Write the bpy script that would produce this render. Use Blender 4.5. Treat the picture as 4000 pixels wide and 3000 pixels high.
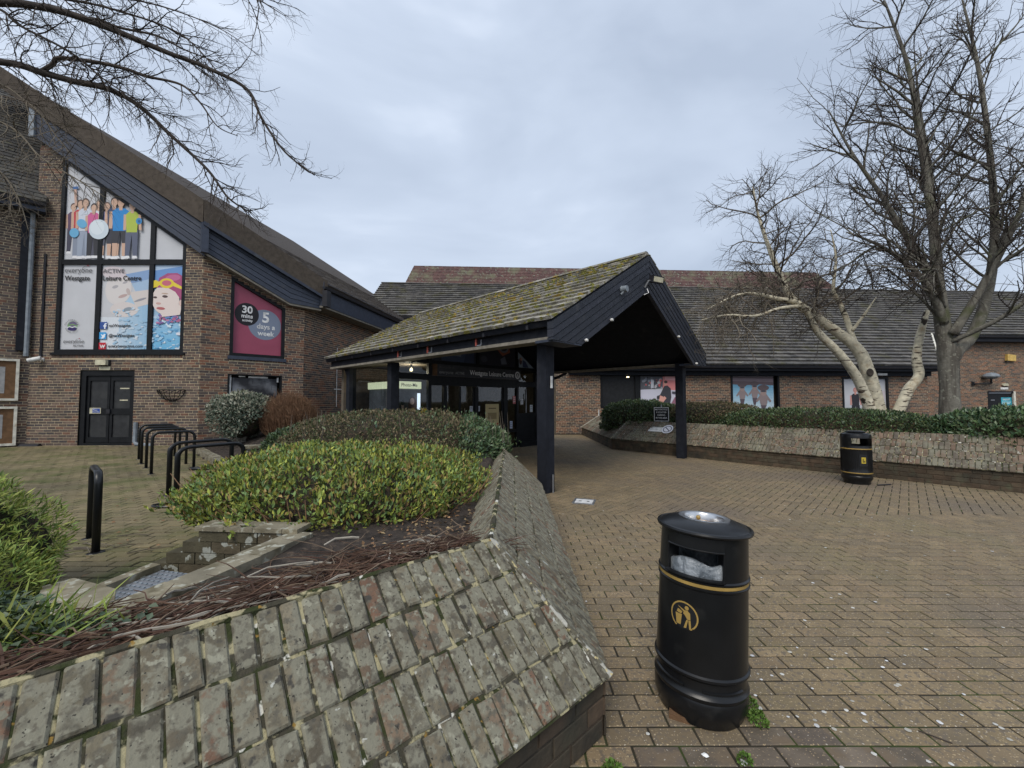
import bpy, math, random
import numpy as np
from mathutils import Vector, Matrix, noise

for o in list(bpy.data.objects):
    bpy.data.objects.remove(o)
sc = bpy.context.scene
col = sc.collection
rad = math.radians

# ------------------------------------------------------------------ camera, sky, sun
CAM = Vector((0, 0, 1.5))
cam = bpy.data.cameras.new('camera')
cam.sensor_width = 36.0
cam.lens = 14.4
cam.clip_start = 0.02
cam.clip_end = 3000
camo = bpy.data.objects.new('camera', cam)
camo.location = CAM
camo.rotation_euler = (rad(90) + math.atan(68 / 1600), 0, 0)
col.objects.link(camo)
sc.camera = camo

world = bpy.data.worlds.new('World')
sc.world = world
world.use_nodes = True
wt = world.node_tree
wt.nodes.clear()


def wn(t, **kw):
    n = wt.nodes.new(t)
    for k, v in kw.items():
        setattr(n, k, v)
    return n


SUN_EL, SUN_ROT = rad(48), rad(200)
sky = wn('ShaderNodeTexSky', sky_type='NISHITA', sun_disc=False, sun_elevation=SUN_EL, sun_rotation=SUN_ROT,
         air_density=1.5, dust_density=3.0)
tc = wn('ShaderNodeTexCoord')
mp = wn('ShaderNodeMapping')
mp.inputs['Scale'].default_value = (1.0, 1.0, 2.3)
mp.inputs['Location'].default_value = (0.35, 0.1, 0.25)
wt.links.new(tc.outputs['Generated'], mp.inputs['Vector'])
n1 = wn('ShaderNodeTexNoise')
n1.inputs['Scale'].default_value = 1.7
n1.inputs['Detail'].default_value = 5
n1.inputs['Roughness'].default_value = 0.48
n1.inputs['Distortion'].default_value = 0.35
wt.links.new(mp.outputs[0], n1.inputs['Vector'])
cr = wn('ShaderNodeValToRGB')
cr.color_ramp.elements[0].position = 0.34
cr.color_ramp.elements[0].color = (0.40, 0.468, 0.585, 1)
cr.color_ramp.elements[1].position = 0.70
cr.color_ramp.elements[1].color = (0.76, 0.83, 0.95, 1)
e = cr.color_ramp.elements.new(0.52)
e.color = (0.51, 0.585, 0.71, 1)
wt.links.new(n1.outputs['Fac'], cr.inputs[0])
bg1 = wn('ShaderNodeBackground')
bg1.inputs['Strength'].default_value = 0.08
wt.links.new(sky.outputs[0], bg1.inputs[0])
bg2 = wn('ShaderNodeBackground')
bg2.inputs['Strength'].default_value = 1.0
wt.links.new(cr.outputs[0], bg2.inputs[0])
mx = wn('ShaderNodeMixShader')
mx.inputs[0].default_value = 0.9
wt.links.new(bg1.outputs[0], mx.inputs[1])
wt.links.new(bg2.outputs[0], mx.inputs[2])
wo = wn('ShaderNodeOutputWorld')
wt.links.new(mx.outputs[0], wo.inputs[0])

sun = bpy.data.lights.new('sun', 'SUN')
sun.energy = 1.5
sun.angle = rad(28)
sun.color = (1.0, 0.94, 0.84)
suno = bpy.data.objects.new('sun', sun)
suno.rotation_euler = (rad(42), 0, rad(-20))
suno.location = (0, -5, 20)
col.objects.link(suno)

sc.view_settings.view_transform = 'Standard'
sc.view_settings.look = 'None'
sc.view_settings.gamma = 1
sc.view_settings.exposure = 0.40
sc.render.engine = 'CYCLES'
sc.cycles.max_bounces = 6
sc.cycles.transparent_max_bounces = 12

# ------------------------------------------------------------------ materials
MATS = {}


def lin(r, g, b):
    f = lambda c: (c / 255 / 12.92) if c / 255 <= 0.04045 else ((c / 255 + 0.055) / 1.055) ** 2.4
    return (f(r), f(g), f(b))


def mk(name, pal, rough=0.85, layers=(), bump=None, metal=0.0, spec=0.3, vary=0.25, vscale=9.0, jitter=0.0, bump2=None):
    """pal: colours chosen per piece; layers: (colour, scale, lo, hi, detail, kind) blotches over them"""
    m = bpy.data.materials.new(name)
    m.use_nodes = True
    t = m.node_tree
    N, Lk = t.nodes, t.links
    b = N['Principled BSDF']
    b.inputs['Roughness'].default_value = rough
    b.inputs['Metallic'].default_value = metal
    b.inputs['Specular IOR Level'].default_value = spec
    geo = N.new('ShaderNodeNewGeometry')
    oi = N.new('ShaderNodeObjectInfo')
    ad = N.new('ShaderNodeMath'); ad.operation = 'ADD'
    Lk.new(geo.outputs['Random Per Island'], ad.inputs[0]); Lk.new(oi.outputs['Random'], ad.inputs[1])
    fr = N.new('ShaderNodeMath'); fr.operation = 'FRACT'
    Lk.new(ad.outputs[0], fr.inputs[0])
    ra = N.new('ShaderNodeValToRGB'); ra.color_ramp.interpolation = 'CONSTANT'
    el = ra.color_ramp.elements
    k = len(pal)
    while len(el) < k:
        el.new(0.5)
    if k == 1:
        el[0].color = (*pal[0], 1); el[1].color = (*pal[0], 1)
    else:
        for i in range(k):
            el[i].position = i / k
        for i in range(k):
            el[i].color = (*pal[i], 1)
    Lk.new(fr.outputs[0], ra.inputs[0])
    cur = ra.outputs[0]

    def ns(scale, detail, kind='N'):
        if kind == 'V':
            n = N.new('ShaderNodeTexVoronoi'); n.inputs['Scale'].default_value = scale
            Lk.new(geo.outputs['Position'], n.inputs['Vector'])
            return n.outputs['Distance']
        n = N.new('ShaderNodeTexNoise'); n.inputs['Scale'].default_value = scale; n.inputs['Detail'].default_value = detail
        if kind in 'SH':
            mpp = N.new('ShaderNodeMapping'); mpp.inputs['Scale'].default_value = (1, 1, 0.12) if kind == 'S' else (1, 1, 5)
            Lk.new(geo.outputs['Position'], mpp.inputs['Vector']); Lk.new(mpp.outputs[0], n.inputs['Vector'])
        else:
            Lk.new(geo.outputs['Position'], n.inputs['Vector'])
        return n.outputs['Fac']
    if vary:
        nz = ns(vscale, 6)
        mr = N.new('ShaderNodeMapRange')
        mr.inputs['From Min'].default_value = 0.3; mr.inputs['From Max'].default_value = 0.7
        mr.inputs['To Min'].default_value = 1 - vary; mr.inputs['To Max'].default_value = 1 + vary
        Lk.new(nz, mr.inputs[0])
        if jitter:
            wn_ = N.new('ShaderNodeTexWhiteNoise'); wn_.noise_dimensions = '1D'
            Lk.new(fr.outputs[0], wn_.inputs['W'])
            m2 = N.new('ShaderNodeMapRange'); m2.inputs['To Min'].default_value = 1 - jitter; m2.inputs['To Max'].default_value = 1 + jitter
            Lk.new(wn_.outputs['Value'], m2.inputs[0])
            mu = N.new('ShaderNodeMath'); mu.operation = 'MULTIPLY'
            Lk.new(mr.outputs[0], mu.inputs[0]); Lk.new(m2.outputs[0], mu.inputs[1])
            fac = mu.outputs[0]
        else:
            fac = mr.outputs[0]
        vm = N.new('ShaderNodeVectorMath'); vm.operation = 'SCALE'
        Lk.new(cur, vm.inputs[0]); Lk.new(fac, vm.inputs['Scale'])
        cur = vm.outputs[0]
    for (c, scale, lo, hi, detail, kind) in layers:
        nz = ns(scale, detail, kind)
        mr = N.new('ShaderNodeMapRange')
        mr.inputs['From Min'].default_value = lo; mr.inputs['From Max'].default_value = hi
        Lk.new(nz, mr.inputs[0])
        mi = N.new('ShaderNodeMix'); mi.data_type = 'RGBA'
        Lk.new(mr.outputs[0], mi.inputs['Factor']); Lk.new(cur, mi.inputs[6]); mi.inputs[7].default_value = (*c, 1)
        cur = mi.outputs[2]
    Lk.new(cur, b.inputs['Base Color'])
    nrm = None
    for bb in (bump, bump2):
        if not bb:
            continue
        bp = N.new('ShaderNodeBump'); bp.inputs['Strength'].default_value = bb[1]; bp.inputs['Distance'].default_value = bb[2] if len(bb) > 2 else 0.01
        Lk.new(ns(bb[0], 5), bp.inputs['Height'])
        if nrm:
            Lk.new(nrm, bp.inputs['Normal'])
        nrm = bp.outputs[0]
    if nrm:
        Lk.new(nrm, b.inputs['Normal'])
    MATS[name] = m
    return m


def emit(name, c, s):
    m = bpy.data.materials.new(name); m.use_nodes = True
    b = m.node_tree.nodes['Principled BSDF']
    b.inputs['Base Color'].default_value = (*c, 1)
    b.inputs['Emission Color'].default_value = (*c, 1)
    b.inputs['Emission Strength'].default_value = s
    MATS[name] = m
    return m


def glass(name, tint, trans):
    m = bpy.data.materials.new(name); m.use_nodes = True
    t = m.node_tree; t.nodes.clear()
    o = t.nodes.new('ShaderNodeOutputMaterial')
    tr = t.nodes.new('ShaderNodeBsdfTransparent'); tr.inputs[0].default_value = (*tint, 1)
    gl = t.nodes.new('ShaderNodeBsdfGlossy'); gl.inputs['Roughness'].default_value = 0.02
    gl.inputs[0].default_value = (0.9, 0.92, 0.95, 1)
    lw = t.nodes.new('ShaderNodeLayerWeight'); lw.inputs[0].default_value = 0.5
    pw = t.nodes.new('ShaderNodeMath'); pw.operation = 'POWER'; pw.inputs[1].default_value = 4.0
    t.links.new(lw.outputs['Facing'], pw.inputs[0])
    fr = pw
    ma = t.nodes.new('ShaderNodeMath'); ma.operation = 'MULTIPLY_ADD'
    ma.inputs[1].default_value = 0.8; ma.inputs[2].default_value = trans + 0.035
    mxx = t.nodes.new('ShaderNodeMixShader')
    t.links.new(fr.outputs[0], ma.inputs[0]); t.links.new(ma.outputs[0], mxx.inputs[0])
    t.links.new(tr.outputs[0], mxx.inputs[1]); t.links.new(gl.outputs[0], mxx.inputs[2])
    t.links.new(mxx.outputs[0], o.inputs[0])
    MATS[name] = m
    return m


def printmat():
    m = bpy.data.materials.new('printed_vinyl'); m.use_nodes = True
    t = m.node_tree; b = t.nodes['Principled BSDF']
    a = t.nodes.new('ShaderNodeAttribute'); a.attribute_name = 'Col'
    t.links.new(a.outputs['Color'], b.inputs['Base Color'])
    b.inputs['Roughness'].default_value = 0.45
    b.inputs['Specular IOR Level'].default_value = 0.3
    MATS['print'] = m


printmat()
GREY_LICHEN = (0.30, 0.31, 0.245)
mk('wall_brick', [(0.11, 0.085, 0.072), (0.14, 0.095, 0.078), (0.09, 0.074, 0.068), (0.17, 0.092, 0.066), (0.12, 0.092, 0.08),
                  (0.155, 0.112, 0.09), (0.078, 0.066, 0.066), (0.13, 0.095, 0.08)], 0.9, [((0.055, 0.047, 0.04), 1.3, 0.58, 0.85, 4, 'N')],
   bump=(60, 0.35), vary=0.22, vscale=14, jitter=0.2)
mk('red_brick', [(0.16, 0.098, 0.074), (0.2, 0.112, 0.08), (0.1, 0.08, 0.074), (0.23, 0.112, 0.072), (0.12, 0.094, 0.084),
                 (0.19, 0.125, 0.09), (0.085, 0.066, 0.062)], 0.9, bump=(60, 0.35), vary=0.2, vscale=14, jitter=0.2)
mk('buff_mortar', [(0.55, 0.46, 0.31)], 0.95, [((0.34, 0.28, 0.2), 1.4, 0.45, 0.75, 5, 'N')], bump=(90, 0.3))
mk('grey_mortar', [(0.27, 0.225, 0.17)], 0.95, [((0.13, 0.11, 0.085), 2.0, 0.45, 0.75, 5, 'N')], bump=(90, 0.3))
mk('plinth_brick', [(0.075, 0.05952, 0.0408), (0.085, 0.06336, 0.0425), (0.065, 0.0528, 0.0374), (0.09, 0.06336, 0.0425)], 0.95,
   [((0.10, 0.098, 0.062), 6, 0.55, 0.75, 5, 'N'), ((0.035, 0.032, 0.026), 3, 0.5, 0.7, 5, 'N')], bump=(45, 0.5), jitter=0.2)
mk('coping_brick', [(0.15, 0.1261, 0.08624), (0.12, 0.1018, 0.07216), (0.16, 0.1164, 0.0792), (0.14, 0.1222, 0.08448), (0.18, 0.1067, 0.0704), (0.105, 0.09312, 0.06864),
                    (0.165, 0.1436, 0.09856), (0.175, 0.1503, 0.1038)],
   0.92, [((0.095, 0.086, 0.066), 26, 0.50, 0.64, 12, 'N'), ((0.205, 0.194, 0.145), 15, 0.455, 0.545, 12, 'N'), ((0.12, 0.108, 0.082), 55, 0.52, 0.66, 10, 'N'), ((0.20, 0.188, 0.14), 34, 0.55, 0.61, 10, 'N'), ((0.28, 0.27, 0.205), 24, 0.60, 0.65, 10, 'N'),
          ((0.065, 0.06, 0.05), 19, 0.63, 0.68, 8, 'N'), ((0.44, 0.44, 0.39), 17, 0.70, 0.715, 6, 'N'),
          ((0.04, 0.037, 0.03), 85, 0.66, 0.69, 3, 'N')],
   bump=(35, 0.55, 0.012), bump2=(150, 0.4, 0.004), vary=0.2, jitter=0.18)
mk('coping_red', [(0.1472, 0.115, 0.0833), (0.1615, 0.1122, 0.08075), (0.133, 0.1122, 0.085), (0.1568, 0.1104, 0.0782), (0.114, 0.0966, 0.0765)],
   0.92, [((0.20, 0.188, 0.14), 2.2, 0.5, 0.62, 9, 'N'), ((0.21, 0.2, 0.15), 14, 0.53, 0.62, 9, 'N'), ((0.36, 0.355, 0.30), 17, 0.67, 0.70, 7, 'N'), ((0.06, 0.055, 0.045), 14, 0.6, 0.68, 8, 'N')],
   bump=(45, 0.5, 0.012), vary=0.25, jitter=0.2)
mk('coping_mortar', [(0.055, 0.05, 0.034)], 0.98, [((0.035, 0.042, 0.014), 12, 0.46, 0.58, 6, 'N'), ((0.36, 0.32, 0.19), 15, 0.53, 0.58, 6, 'N'),
                                                  ((0.62, 0.60, 0.52), 11, 0.645, 0.67, 5, 'N'), ((0.26, 0.16, 0.04), 25, 0.66, 0.7, 4, 'N')], bump=(60, 0.8, 0.015))
mk('hip_mortar', [(0.42, 0.41, 0.36)], 0.95, [((0.12, 0.11, 0.08), 20, 0.5, 0.56, 6, 'N'), ((0.5, 0.42, 0.22), 33, 0.6, 0.64, 4, 'N')], bump=(60, 0.8, 0.015))
mk('paver', [(0.2162, 0.1646, 0.09516), (0.1978, 0.1495, 0.08736), (0.23, 0.1709, 0.0975), (0.184, 0.1424, 0.08736), (0.207, 0.1549, 0.08736), (0.2208, 0.162, 0.09516)], 0.72,
   [((0.185, 0.155, 0.078), 1.1, 0.52, 0.75, 4, 'N'), ((0.14, 0.11, 0.088), 0.55, 0.5, 0.72, 4, 'N'), ((0.15, 0.12, 0.085), 38, 0.52, 0.6, 4, 'N'),
    ((0.44, 0.34, 0.20), 95, 0.635, 0.665, 2, 'N'), ((0.52, 0.46, 0.37), 62, 0.69, 0.71, 2, 'N')],
   bump=(70, 0.35, 0.006), vary=0.16, vscale=5, jitter=0.13, spec=0.4)
mk('paver_moss', [(0.2, 0.1627, 0.08944), (0.175, 0.145, 0.08084), (0.21, 0.1705, 0.09632)], 0.85,
   [((0.10, 0.105, 0.038), 2.0, 0.45, 0.68, 5, 'N'), ((0.12, 0.098, 0.066), 0.6, 0.5, 0.75, 4, 'N'), ((0.36, 0.3, 0.2), 80, 0.66, 0.70, 2, 'N')],
   bump=(70, 0.35, 0.006), vary=0.18, vscale=4, jitter=0.14)
mk('joint_sand', [(0.036, 0.0304, 0.0208)], 1.0, [((0.04, 0.055, 0.014), 3, 0.5, 0.62, 4, 'N')], bump=(120, 0.5))
mk('ground', [(0.12, 0.105, 0.08)], 1.0, bump=(20, 0.4))
mk('soil', [(0.052, 0.041, 0.034)], 1.0, [((0.10, 0.075, 0.055), 24, 0.55, 0.65, 6, 'N'), ((0.022, 0.018, 0.015), 8, 0.5, 0.65, 6, 'N')], bump=(25, 0.9, 0.03), bump2=(90, 0.8, 0.01))
mk('grass_soil', [(0.05, 0.06, 0.022)], 1.0, [((0.05, 0.038, 0.03), 6, 0.5, 0.6, 6, 'N')], bump=(30, 0.9, 0.03))
mk('stone_kerb', [(0.25, 0.22, 0.155), (0.22, 0.195, 0.14)], 0.92, [((0.14, 0.12, 0.075), 6, 0.5, 0.62, 7, 'N'), ((0.37, 0.36, 0.29), 18, 0.57, 0.62, 7, 'N')], bump=(40, 0.6, 0.01))
mk('pit_brick', [(0.085, 0.07, 0.045), (0.10, 0.08, 0.05), (0.075, 0.066, 0.042)], 0.95, [((0.32, 0.33, 0.29), 13, 0.585, 0.61, 5, 'N')], bump=(45, 0.6, 0.012), jitter=0.15)
mk('roof_tile', [(0.1014, 0.09516, 0.08892), (0.078, 0.07488, 0.07176), (0.1209, 0.1131, 0.1053), (0.0936, 0.08892, 0.08424), (0.1365, 0.1287, 0.117)], 0.75,
   [((0.085, 0.08, 0.038), 1.4, 0.54, 0.72, 5, 'N'), ((0.11, 0.105, 0.03), 7, 0.66, 0.72, 6, 'N'), ((0.24, 0.24, 0.2), 9, 0.66, 0.70, 6, 'N')],
   bump=(40, 0.3), jitter=0.2)
mk('moss_tile', [(0.29, 0.275, 0.24), (0.24, 0.23, 0.205), (0.33, 0.31, 0.27), (0.19, 0.18, 0.16)], 0.8,
   [((0.14, 0.13, 0.10), 5, 0.50, 0.6, 6, 'N'), ((0.17, 0.155, 0.04), 7, 0.53, 0.59, 7, 'N'), ((0.24, 0.165, 0.035), 3, 0.60, 0.66, 6, 'N')],
   bump=(30, 0.6, 0.02), jitter=0.22)
mk('moss', [(0.15, 0.15, 0.03), (0.2, 0.18, 0.04), (0.11, 0.1, 0.025), (0.24, 0.165, 0.035), (0.09, 0.095, 0.025)], 1.0, bump=(120, 0.9, 0.01), vary=0.35, vscale=25)
mk('rust_tile', [(0.11, 0.06, 0.055), (0.12, 0.068, 0.06), (0.095, 0.055, 0.052)], 0.85,
   [((0.15, 0.145, 0.095), 1.2, 0.5, 0.66, 9, 'N'), ((0.2, 0.215, 0.165), 7, 0.58, 0.66, 9, 'N')], bump=(30, 0.3))
mk('verge_tile', [(0.0684, 0.05616, 0.04752), (0.0612, 0.0504, 0.04464), (0.0756, 0.06192, 0.0504)], 0.95, [((0.085, 0.07, 0.05), 30, 0.54, 0.66, 7, 'N')], bump=(50, 0.6, 0.012))
mk('black_timber', [(0.018, 0.020, 0.027), (0.021, 0.024, 0.031), (0.016, 0.018, 0.024)], 0.6, [((0.04, 0.04, 0.045), 4, 0.6, 0.8, 6, 'N')], bump=(60, 0.2), vary=0.2, spec=0.12)
mk('barge_timber', [(0.030, 0.034, 0.046), (0.034, 0.038, 0.052), (0.026, 0.030, 0.041)], 0.6, [((0.06, 0.06, 0.065), 4, 0.6, 0.8, 6, 'N')], bump=(60, 0.2), vary=0.2, spec=0.35)
mk('slate_timber', [(0.036, 0.045, 0.068), (0.042, 0.052, 0.078), (0.032, 0.040, 0.062)], 0.55, [((0.07, 0.075, 0.085), 3, 0.6, 0.8, 6, 'N')], bump=(60, 0.2), vary=0.2, spec=0.4)
mk('soffit_paint', [(0.22, 0.2, 0.165)], 0.8)
mk('black_frame', [(0.010, 0.011, 0.013)], 0.5, bump=(80, 0.1), spec=0.22)
mk('black_gutter', [(0.022, 0.022, 0.027)], 0.5, spec=0.3)
mk('black_paint', [(0.009, 0.010, 0.011)], 0.34, spec=0.4, vary=0.15)
mk('bin_black', [(0.0075, 0.008, 0.009)], 0.30, [((0.028, 0.028, 0.027), 7, 0.64, 0.85, 8, 'N')], bump=(260, 0.06, 0.002), spec=0.4, vary=0.2)
mk('gold', [(0.34, 0.225, 0.065)], 0.45, spec=0.4)
mk('steel', [(0.62, 0.62, 0.62)], 0.28, metal=1.0, vary=0.1)
mk('dull_steel', [(0.33, 0.34, 0.36)], 0.45, metal=0.7, bump=(60, 0.2))
mk('bin_liner', [(0.27, 0.295, 0.32)], 0.3, [((0.13, 0.15, 0.17), 22, 0.45, 0.6, 4, 'S')], bump=(28, 0.9, 0.02), spec=0.5)
mk('rust_water', [(0.32, 0.16, 0.05)], 0.15, [((0.16, 0.07, 0.02), 40, 0.5, 0.6, 4, 'N')])
mk('white_plastic', [(0.72, 0.72, 0.70)], 0.5)
mk('cream_plastic', [(0.55, 0.52, 0.38)], 0.5)
mk('amber_plastic', [(0.62, 0.42, 0.12)], 0.4)
mk('grey_plastic', [(0.22, 0.25, 0.28)], 0.5)
mk('white_timber', [(0.62, 0.60, 0.52)], 0.7, [((0.4, 0.3, 0.16), 7, 0.62, 0.7, 6, 'N')])
mk('cork', [(0.15, 0.085, 0.045)], 0.9, bump=(90, 0.4))
mk('yellow_paper', [(0.62, 0.5, 0.05)], 0.6)
mk('blue_litter', [(0.05, 0.22, 0.75)], 0.5)
mk('white_gum', [(0.55, 0.54, 0.50), (0.62, 0.62, 0.62), (0.42, 0.40, 0.35)], 0.8)
mk('red_paint', [(0.5, 0.12, 0.09)], 0.6)
mk('interior_wall', [(0.13, 0.11, 0.085)], 0.9)
mk('interior_floor', [(0.12, 0.11, 0.10)], 0.6)
mk('booth_grey', [(0.20, 0.21, 0.24)], 0.5)
mk('booth_face', [(0.10, 0.095, 0.095)], 0.5)
mk('dark_panel', [(0.018, 0.019, 0.021)], 0.4, spec=0.25)
mk('birch_bark', [(0.60, 0.55, 0.42)], 0.85, [((0.42, 0.34, 0.23), 5, 0.55, 0.7, 6, 'N'), ((0.07, 0.05, 0.04), 3.4, 0.61, 0.64, 5, 'H'), ((0.05, 0.04, 0.032), 2.2, 0.66, 0.68, 6, 'N')], bump=(30, 0.5, 0.01))
mk('grey_bark', [(0.165, 0.155, 0.13)], 0.95, [((0.10, 0.09, 0.075), 9, 0.5, 0.6, 7, 'S'), ((0.24, 0.235, 0.19), 12, 0.6, 0.66, 7, 'N'), ((0.1, 0.105, 0.06), 2, 0.55, 0.7, 5, 'N')], bump=(25, 0.9, 0.02))
mk('dark_twig', [(0.050, 0.042, 0.037), (0.062, 0.05, 0.042)], 0.95, vary=0.3)
mk('pale_twig', [(0.17, 0.145, 0.11), (0.12, 0.10, 0.08)], 0.95, vary=0.3)
mk('dead_stem', [(0.085, 0.048, 0.033), (0.12, 0.07, 0.046), (0.16, 0.115, 0.08), (0.07, 0.042, 0.03), (0.10, 0.055, 0.04)], 0.95, vary=0.35)
mk('grey_stem', [(0.33, 0.30, 0.25)], 0.95, vary=0.3)
mk('brown_twig', [(0.2295, 0.1283, 0.07425), (0.1755, 0.1013, 0.06075), (0.27, 0.162, 0.0945)], 0.95, vary=0.3)
mk('leaf_yellow', [(0.2633, 0.3094, 0.054), (0.1852, 0.2625, 0.0612), (0.3315, 0.3375, 0.0612), (0.1268, 0.1969, 0.0612), (0.195, 0.2438, 0.0504), (0.1365, 0.2156, 0.081), (0.312, 0.2156, 0.081)],
   0.55, [((0.12, 0.085, 0.038), 2.6, 0.60, 0.7, 4, 'N')], vary=0.3, vscale=6, jitter=0.25, spec=0.35)
mk('leaf_dark', [(0.0442, 0.0806, 0.0325), (0.0598, 0.1014, 0.039), (0.078, 0.117, 0.0416), (0.0364, 0.065, 0.0338), (0.1105, 0.1365, 0.0546)], 0.42, vary=0.3, vscale=5, jitter=0.3, spec=0.45)
mk('leaf_laurel', [(0.0585, 0.1105, 0.0468), (0.078, 0.1365, 0.0546), (0.104, 0.156, 0.065), (0.0455, 0.0858, 0.0455), (0.1495, 0.1885, 0.0975)], 0.38, vary=0.25, jitter=0.25, spec=0.5)
mk('leaf_brown', [(0.132, 0.1158, 0.0567), (0.1708, 0.1307, 0.07425), (0.09315, 0.104, 0.0432), (0.2018, 0.156, 0.0945), (0.1087, 0.08167, 0.0486), (0.07762, 0.09801, 0.0405)], 0.7, vary=0.3, jitter=0.3)
mk('leaf_silver', [(0.0825, 0.1155, 0.0825), (0.121, 0.154, 0.11), (0.187, 0.209, 0.1595), (0.0605, 0.0902, 0.066), (0.275, 0.275, 0.209)], 0.5, vary=0.25, jitter=0.25)
mk('leaf_pale', [(0.36, 0.36, 0.29), (0.26, 0.27, 0.2), (0.17, 0.19, 0.13), (0.3, 0.28, 0.21)], 0.6, vary=0.25, jitter=0.25)
mk('leaf_feather', [(0.214, 0.2882, 0.05797), (0.279, 0.3348, 0.07673), (0.1394, 0.214, 0.05115), (0.3348, 0.3628, 0.09378)], 0.6, vary=0.3, jitter=0.25)
mk('leaf_ivy', [(0.075, 0.1125, 0.0625), (0.05625, 0.0875, 0.0525), (0.1125, 0.1438, 0.0875), (0.09375, 0.1313, 0.05)], 0.5, vary=0.3, jitter=0.25)
mk('weed', [(0.09, 0.17, 0.03), (0.12, 0.2, 0.04)], 0.6, jitter=0.2)
mk('dead_leaf', [(0.22, 0.12, 0.06), (0.28, 0.17, 0.09), (0.15, 0.09, 0.05), (0.33, 0.24, 0.13)], 0.85, jitter=0.2)
emit('lit_sign', lin(238, 245, 205), 0.75)
emit('lit_bulb', (1.0, 0.85, 0.5), 3.0)
emit('lit_tube', (0.75, 0.85, 1.0), 1.6)
glass('window_glass', (0.55, 0.58, 0.6), 0.02)
glass('lobby_glass', (0.72, 0.74, 0.74), 0.0)
# ------------------------------------------------------------------ helpers
rng = random.Random(7)
nr = np.random.default_rng(11)


class F:
    """local frame: O + U*u + V*v + N*w"""
    def __init__(s, O, U, V):
        s.O = Vector(O); s.U = Vector(U).normalized(); s.V = Vector(V).normalized()
        s.N = s.U.cross(s.V).normalized()
    def p(s, u, v, w=0.0):
        return s.O + s.U * u + s.V * v + s.N * w
    def uv(s, P):
        d = Vector(P) - s.O
        return (d.dot(s.U), d.dot(s.V))
    def mat(s, u=0, v=0, w=0):
        m = Matrix((s.U, s.V, s.N)).transposed().to_4x4()
        m.translation = s.p(u, v, w)
        return m


WORLD = F((0, 0, 0), (1, 0, 0), (0, 1, 0))


class MB:
    def __init__(s):
        s.v = []; s.f = []; s.c = []
    def add(s, vs, fs, c=None):
        n = len(s.v)
        s.v.extend([tuple(x) for x in vs])
        s.f.extend([tuple(i + n for i in f) for f in fs])
        s.c.extend([c] * len(fs))
    def box(s, f, u0, u1, v0, v1, w0, w1, c=None):
        P = [f.p(u, v, w) for w in (w0, w1) for v in (v0, v1) for u in (u0, u1)]
        s.add(P, [(0, 2, 3, 1), (4, 5, 7, 6), (0, 1, 5, 4), (2, 6, 7, 3), (0, 4, 6, 2), (1, 3, 7, 5)], c)
    def prism(s, f, pts, w0, w1, c=None):
        n = len(pts)
        P = [f.p(u, v, w0) for u, v in pts] + [f.p(u, v, w1) for u, v in pts]
        s.add(P, [tuple(range(n))[::-1], tuple(range(n, 2 * n))] + [(i, (i + 1) % n, n + (i + 1) % n, n + i) for i in range(n)], c)
    def flat(s, f, pts, w, c=None):
        s.add([f.p(u, v, w) for u, v in pts], [tuple(range(len(pts)))], c)
    def tube(s, pts, r, n=6, cap=True, c=None):
        pts = [Vector(p) for p in pts]
        k = len(pts)
        if not hasattr(r, '__len__'):
            r = [r] * k
        vs = []
        ref = None
        for i, p in enumerate(pts):
            t = (pts[min(i + 1, k - 1)] - pts[max(i - 1, 0)])
            if t.length < 1e-9:
                t = Vector((0, 0, 1))
            t.normalize()
            if ref is None:
                ref = t.orthogonal().normalized()
            a = ref - t * ref.dot(t)
            if a.length < 1e-6:
                a = t.orthogonal()
            a.normalize(); ref = a
            b = t.cross(a)
            for j in range(n):
                an = 2 * math.pi * j / n
                vs.append(p + (a * math.cos(an) + b * math.sin(an)) * r[i])
        fs = []
        for i in range(k - 1):
            for j in range(n):
                j2 = (j + 1) % n
                fs.append((i * n + j, i * n + j2, (i + 1) * n + j2, (i + 1) * n + j))
        if cap:
            fs.append(tuple(range(n))[::-1]); fs.append(tuple(range((k - 1) * n, k * n)))
        s.add(vs, fs, c)
    def lathe(s, prof, n=32, f=WORLD, c=None, a0=0, a1=2 * math.pi):
        full = abs(a1 - a0 - 2 * math.pi) < 1e-6
        m = n if full else n + 1
        vs = []
        for r, z in prof:
            for j in range(m):
                a = a0 + (a1 - a0) * j / n
                vs.append(f.p(r * math.cos(a), r * math.sin(a), z))
        fs = []
        for i in range(len(prof) - 1):
            for j in range(n):
                j2 = (j + 1) % m
                fs.append((i * m + j, i * m + j2, (i + 1) * m + j2, (i + 1) * m + j))
        s.add(vs, fs, c)
    def build(s, name, mat, parent=None, smooth=False, auto=None):
        me = bpy.data.meshes.new(name)
        me.from_pydata(s.v, [], s.f)
        if any(c is not None for c in s.c):
            at = me.color_attributes.new('Col', 'FLOAT_COLOR', 'CORNER')
            buf = []
            for f, c in zip(s.f, s.c):
                buf.extend(list((*(c or (0.5, 0.5, 0.5)), 1.0)) * len(f))
            at.data.foreach_set('color', buf)
        return mobj(name, me, mat, parent, smooth)


def mobj(name, me, mat, parent=None, smooth=False):
    me.materials.append(MATS[mat] if isinstance(mat, str) else mat)
    if smooth:
        me.polygons.foreach_set('use_smooth', [True] * len(me.polygons))
        if smooth != 'full':
            me.set_sharp_from_angle(angle=rad(38))
    me.update()
    o = bpy.data.objects.new(name, me)
    col.objects.link(o)
    if parent is not None:
        setpar(o, parent)
    return o


def setpar(o, parent):
    o.parent = parent
    if parent.get('_local'):
        return
    if parent.type == 'EMPTY':
        o.matrix_parent_inverse = parent.matrix_basis.inverted()


def tag(o, label=None, cat=None, group=None, kind=None):
    if label: o['label'] = label
    if cat: o['category'] = cat
    if group: o['group'] = group
    if kind: o['kind'] = kind
    return o


LOCALS = []


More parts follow.
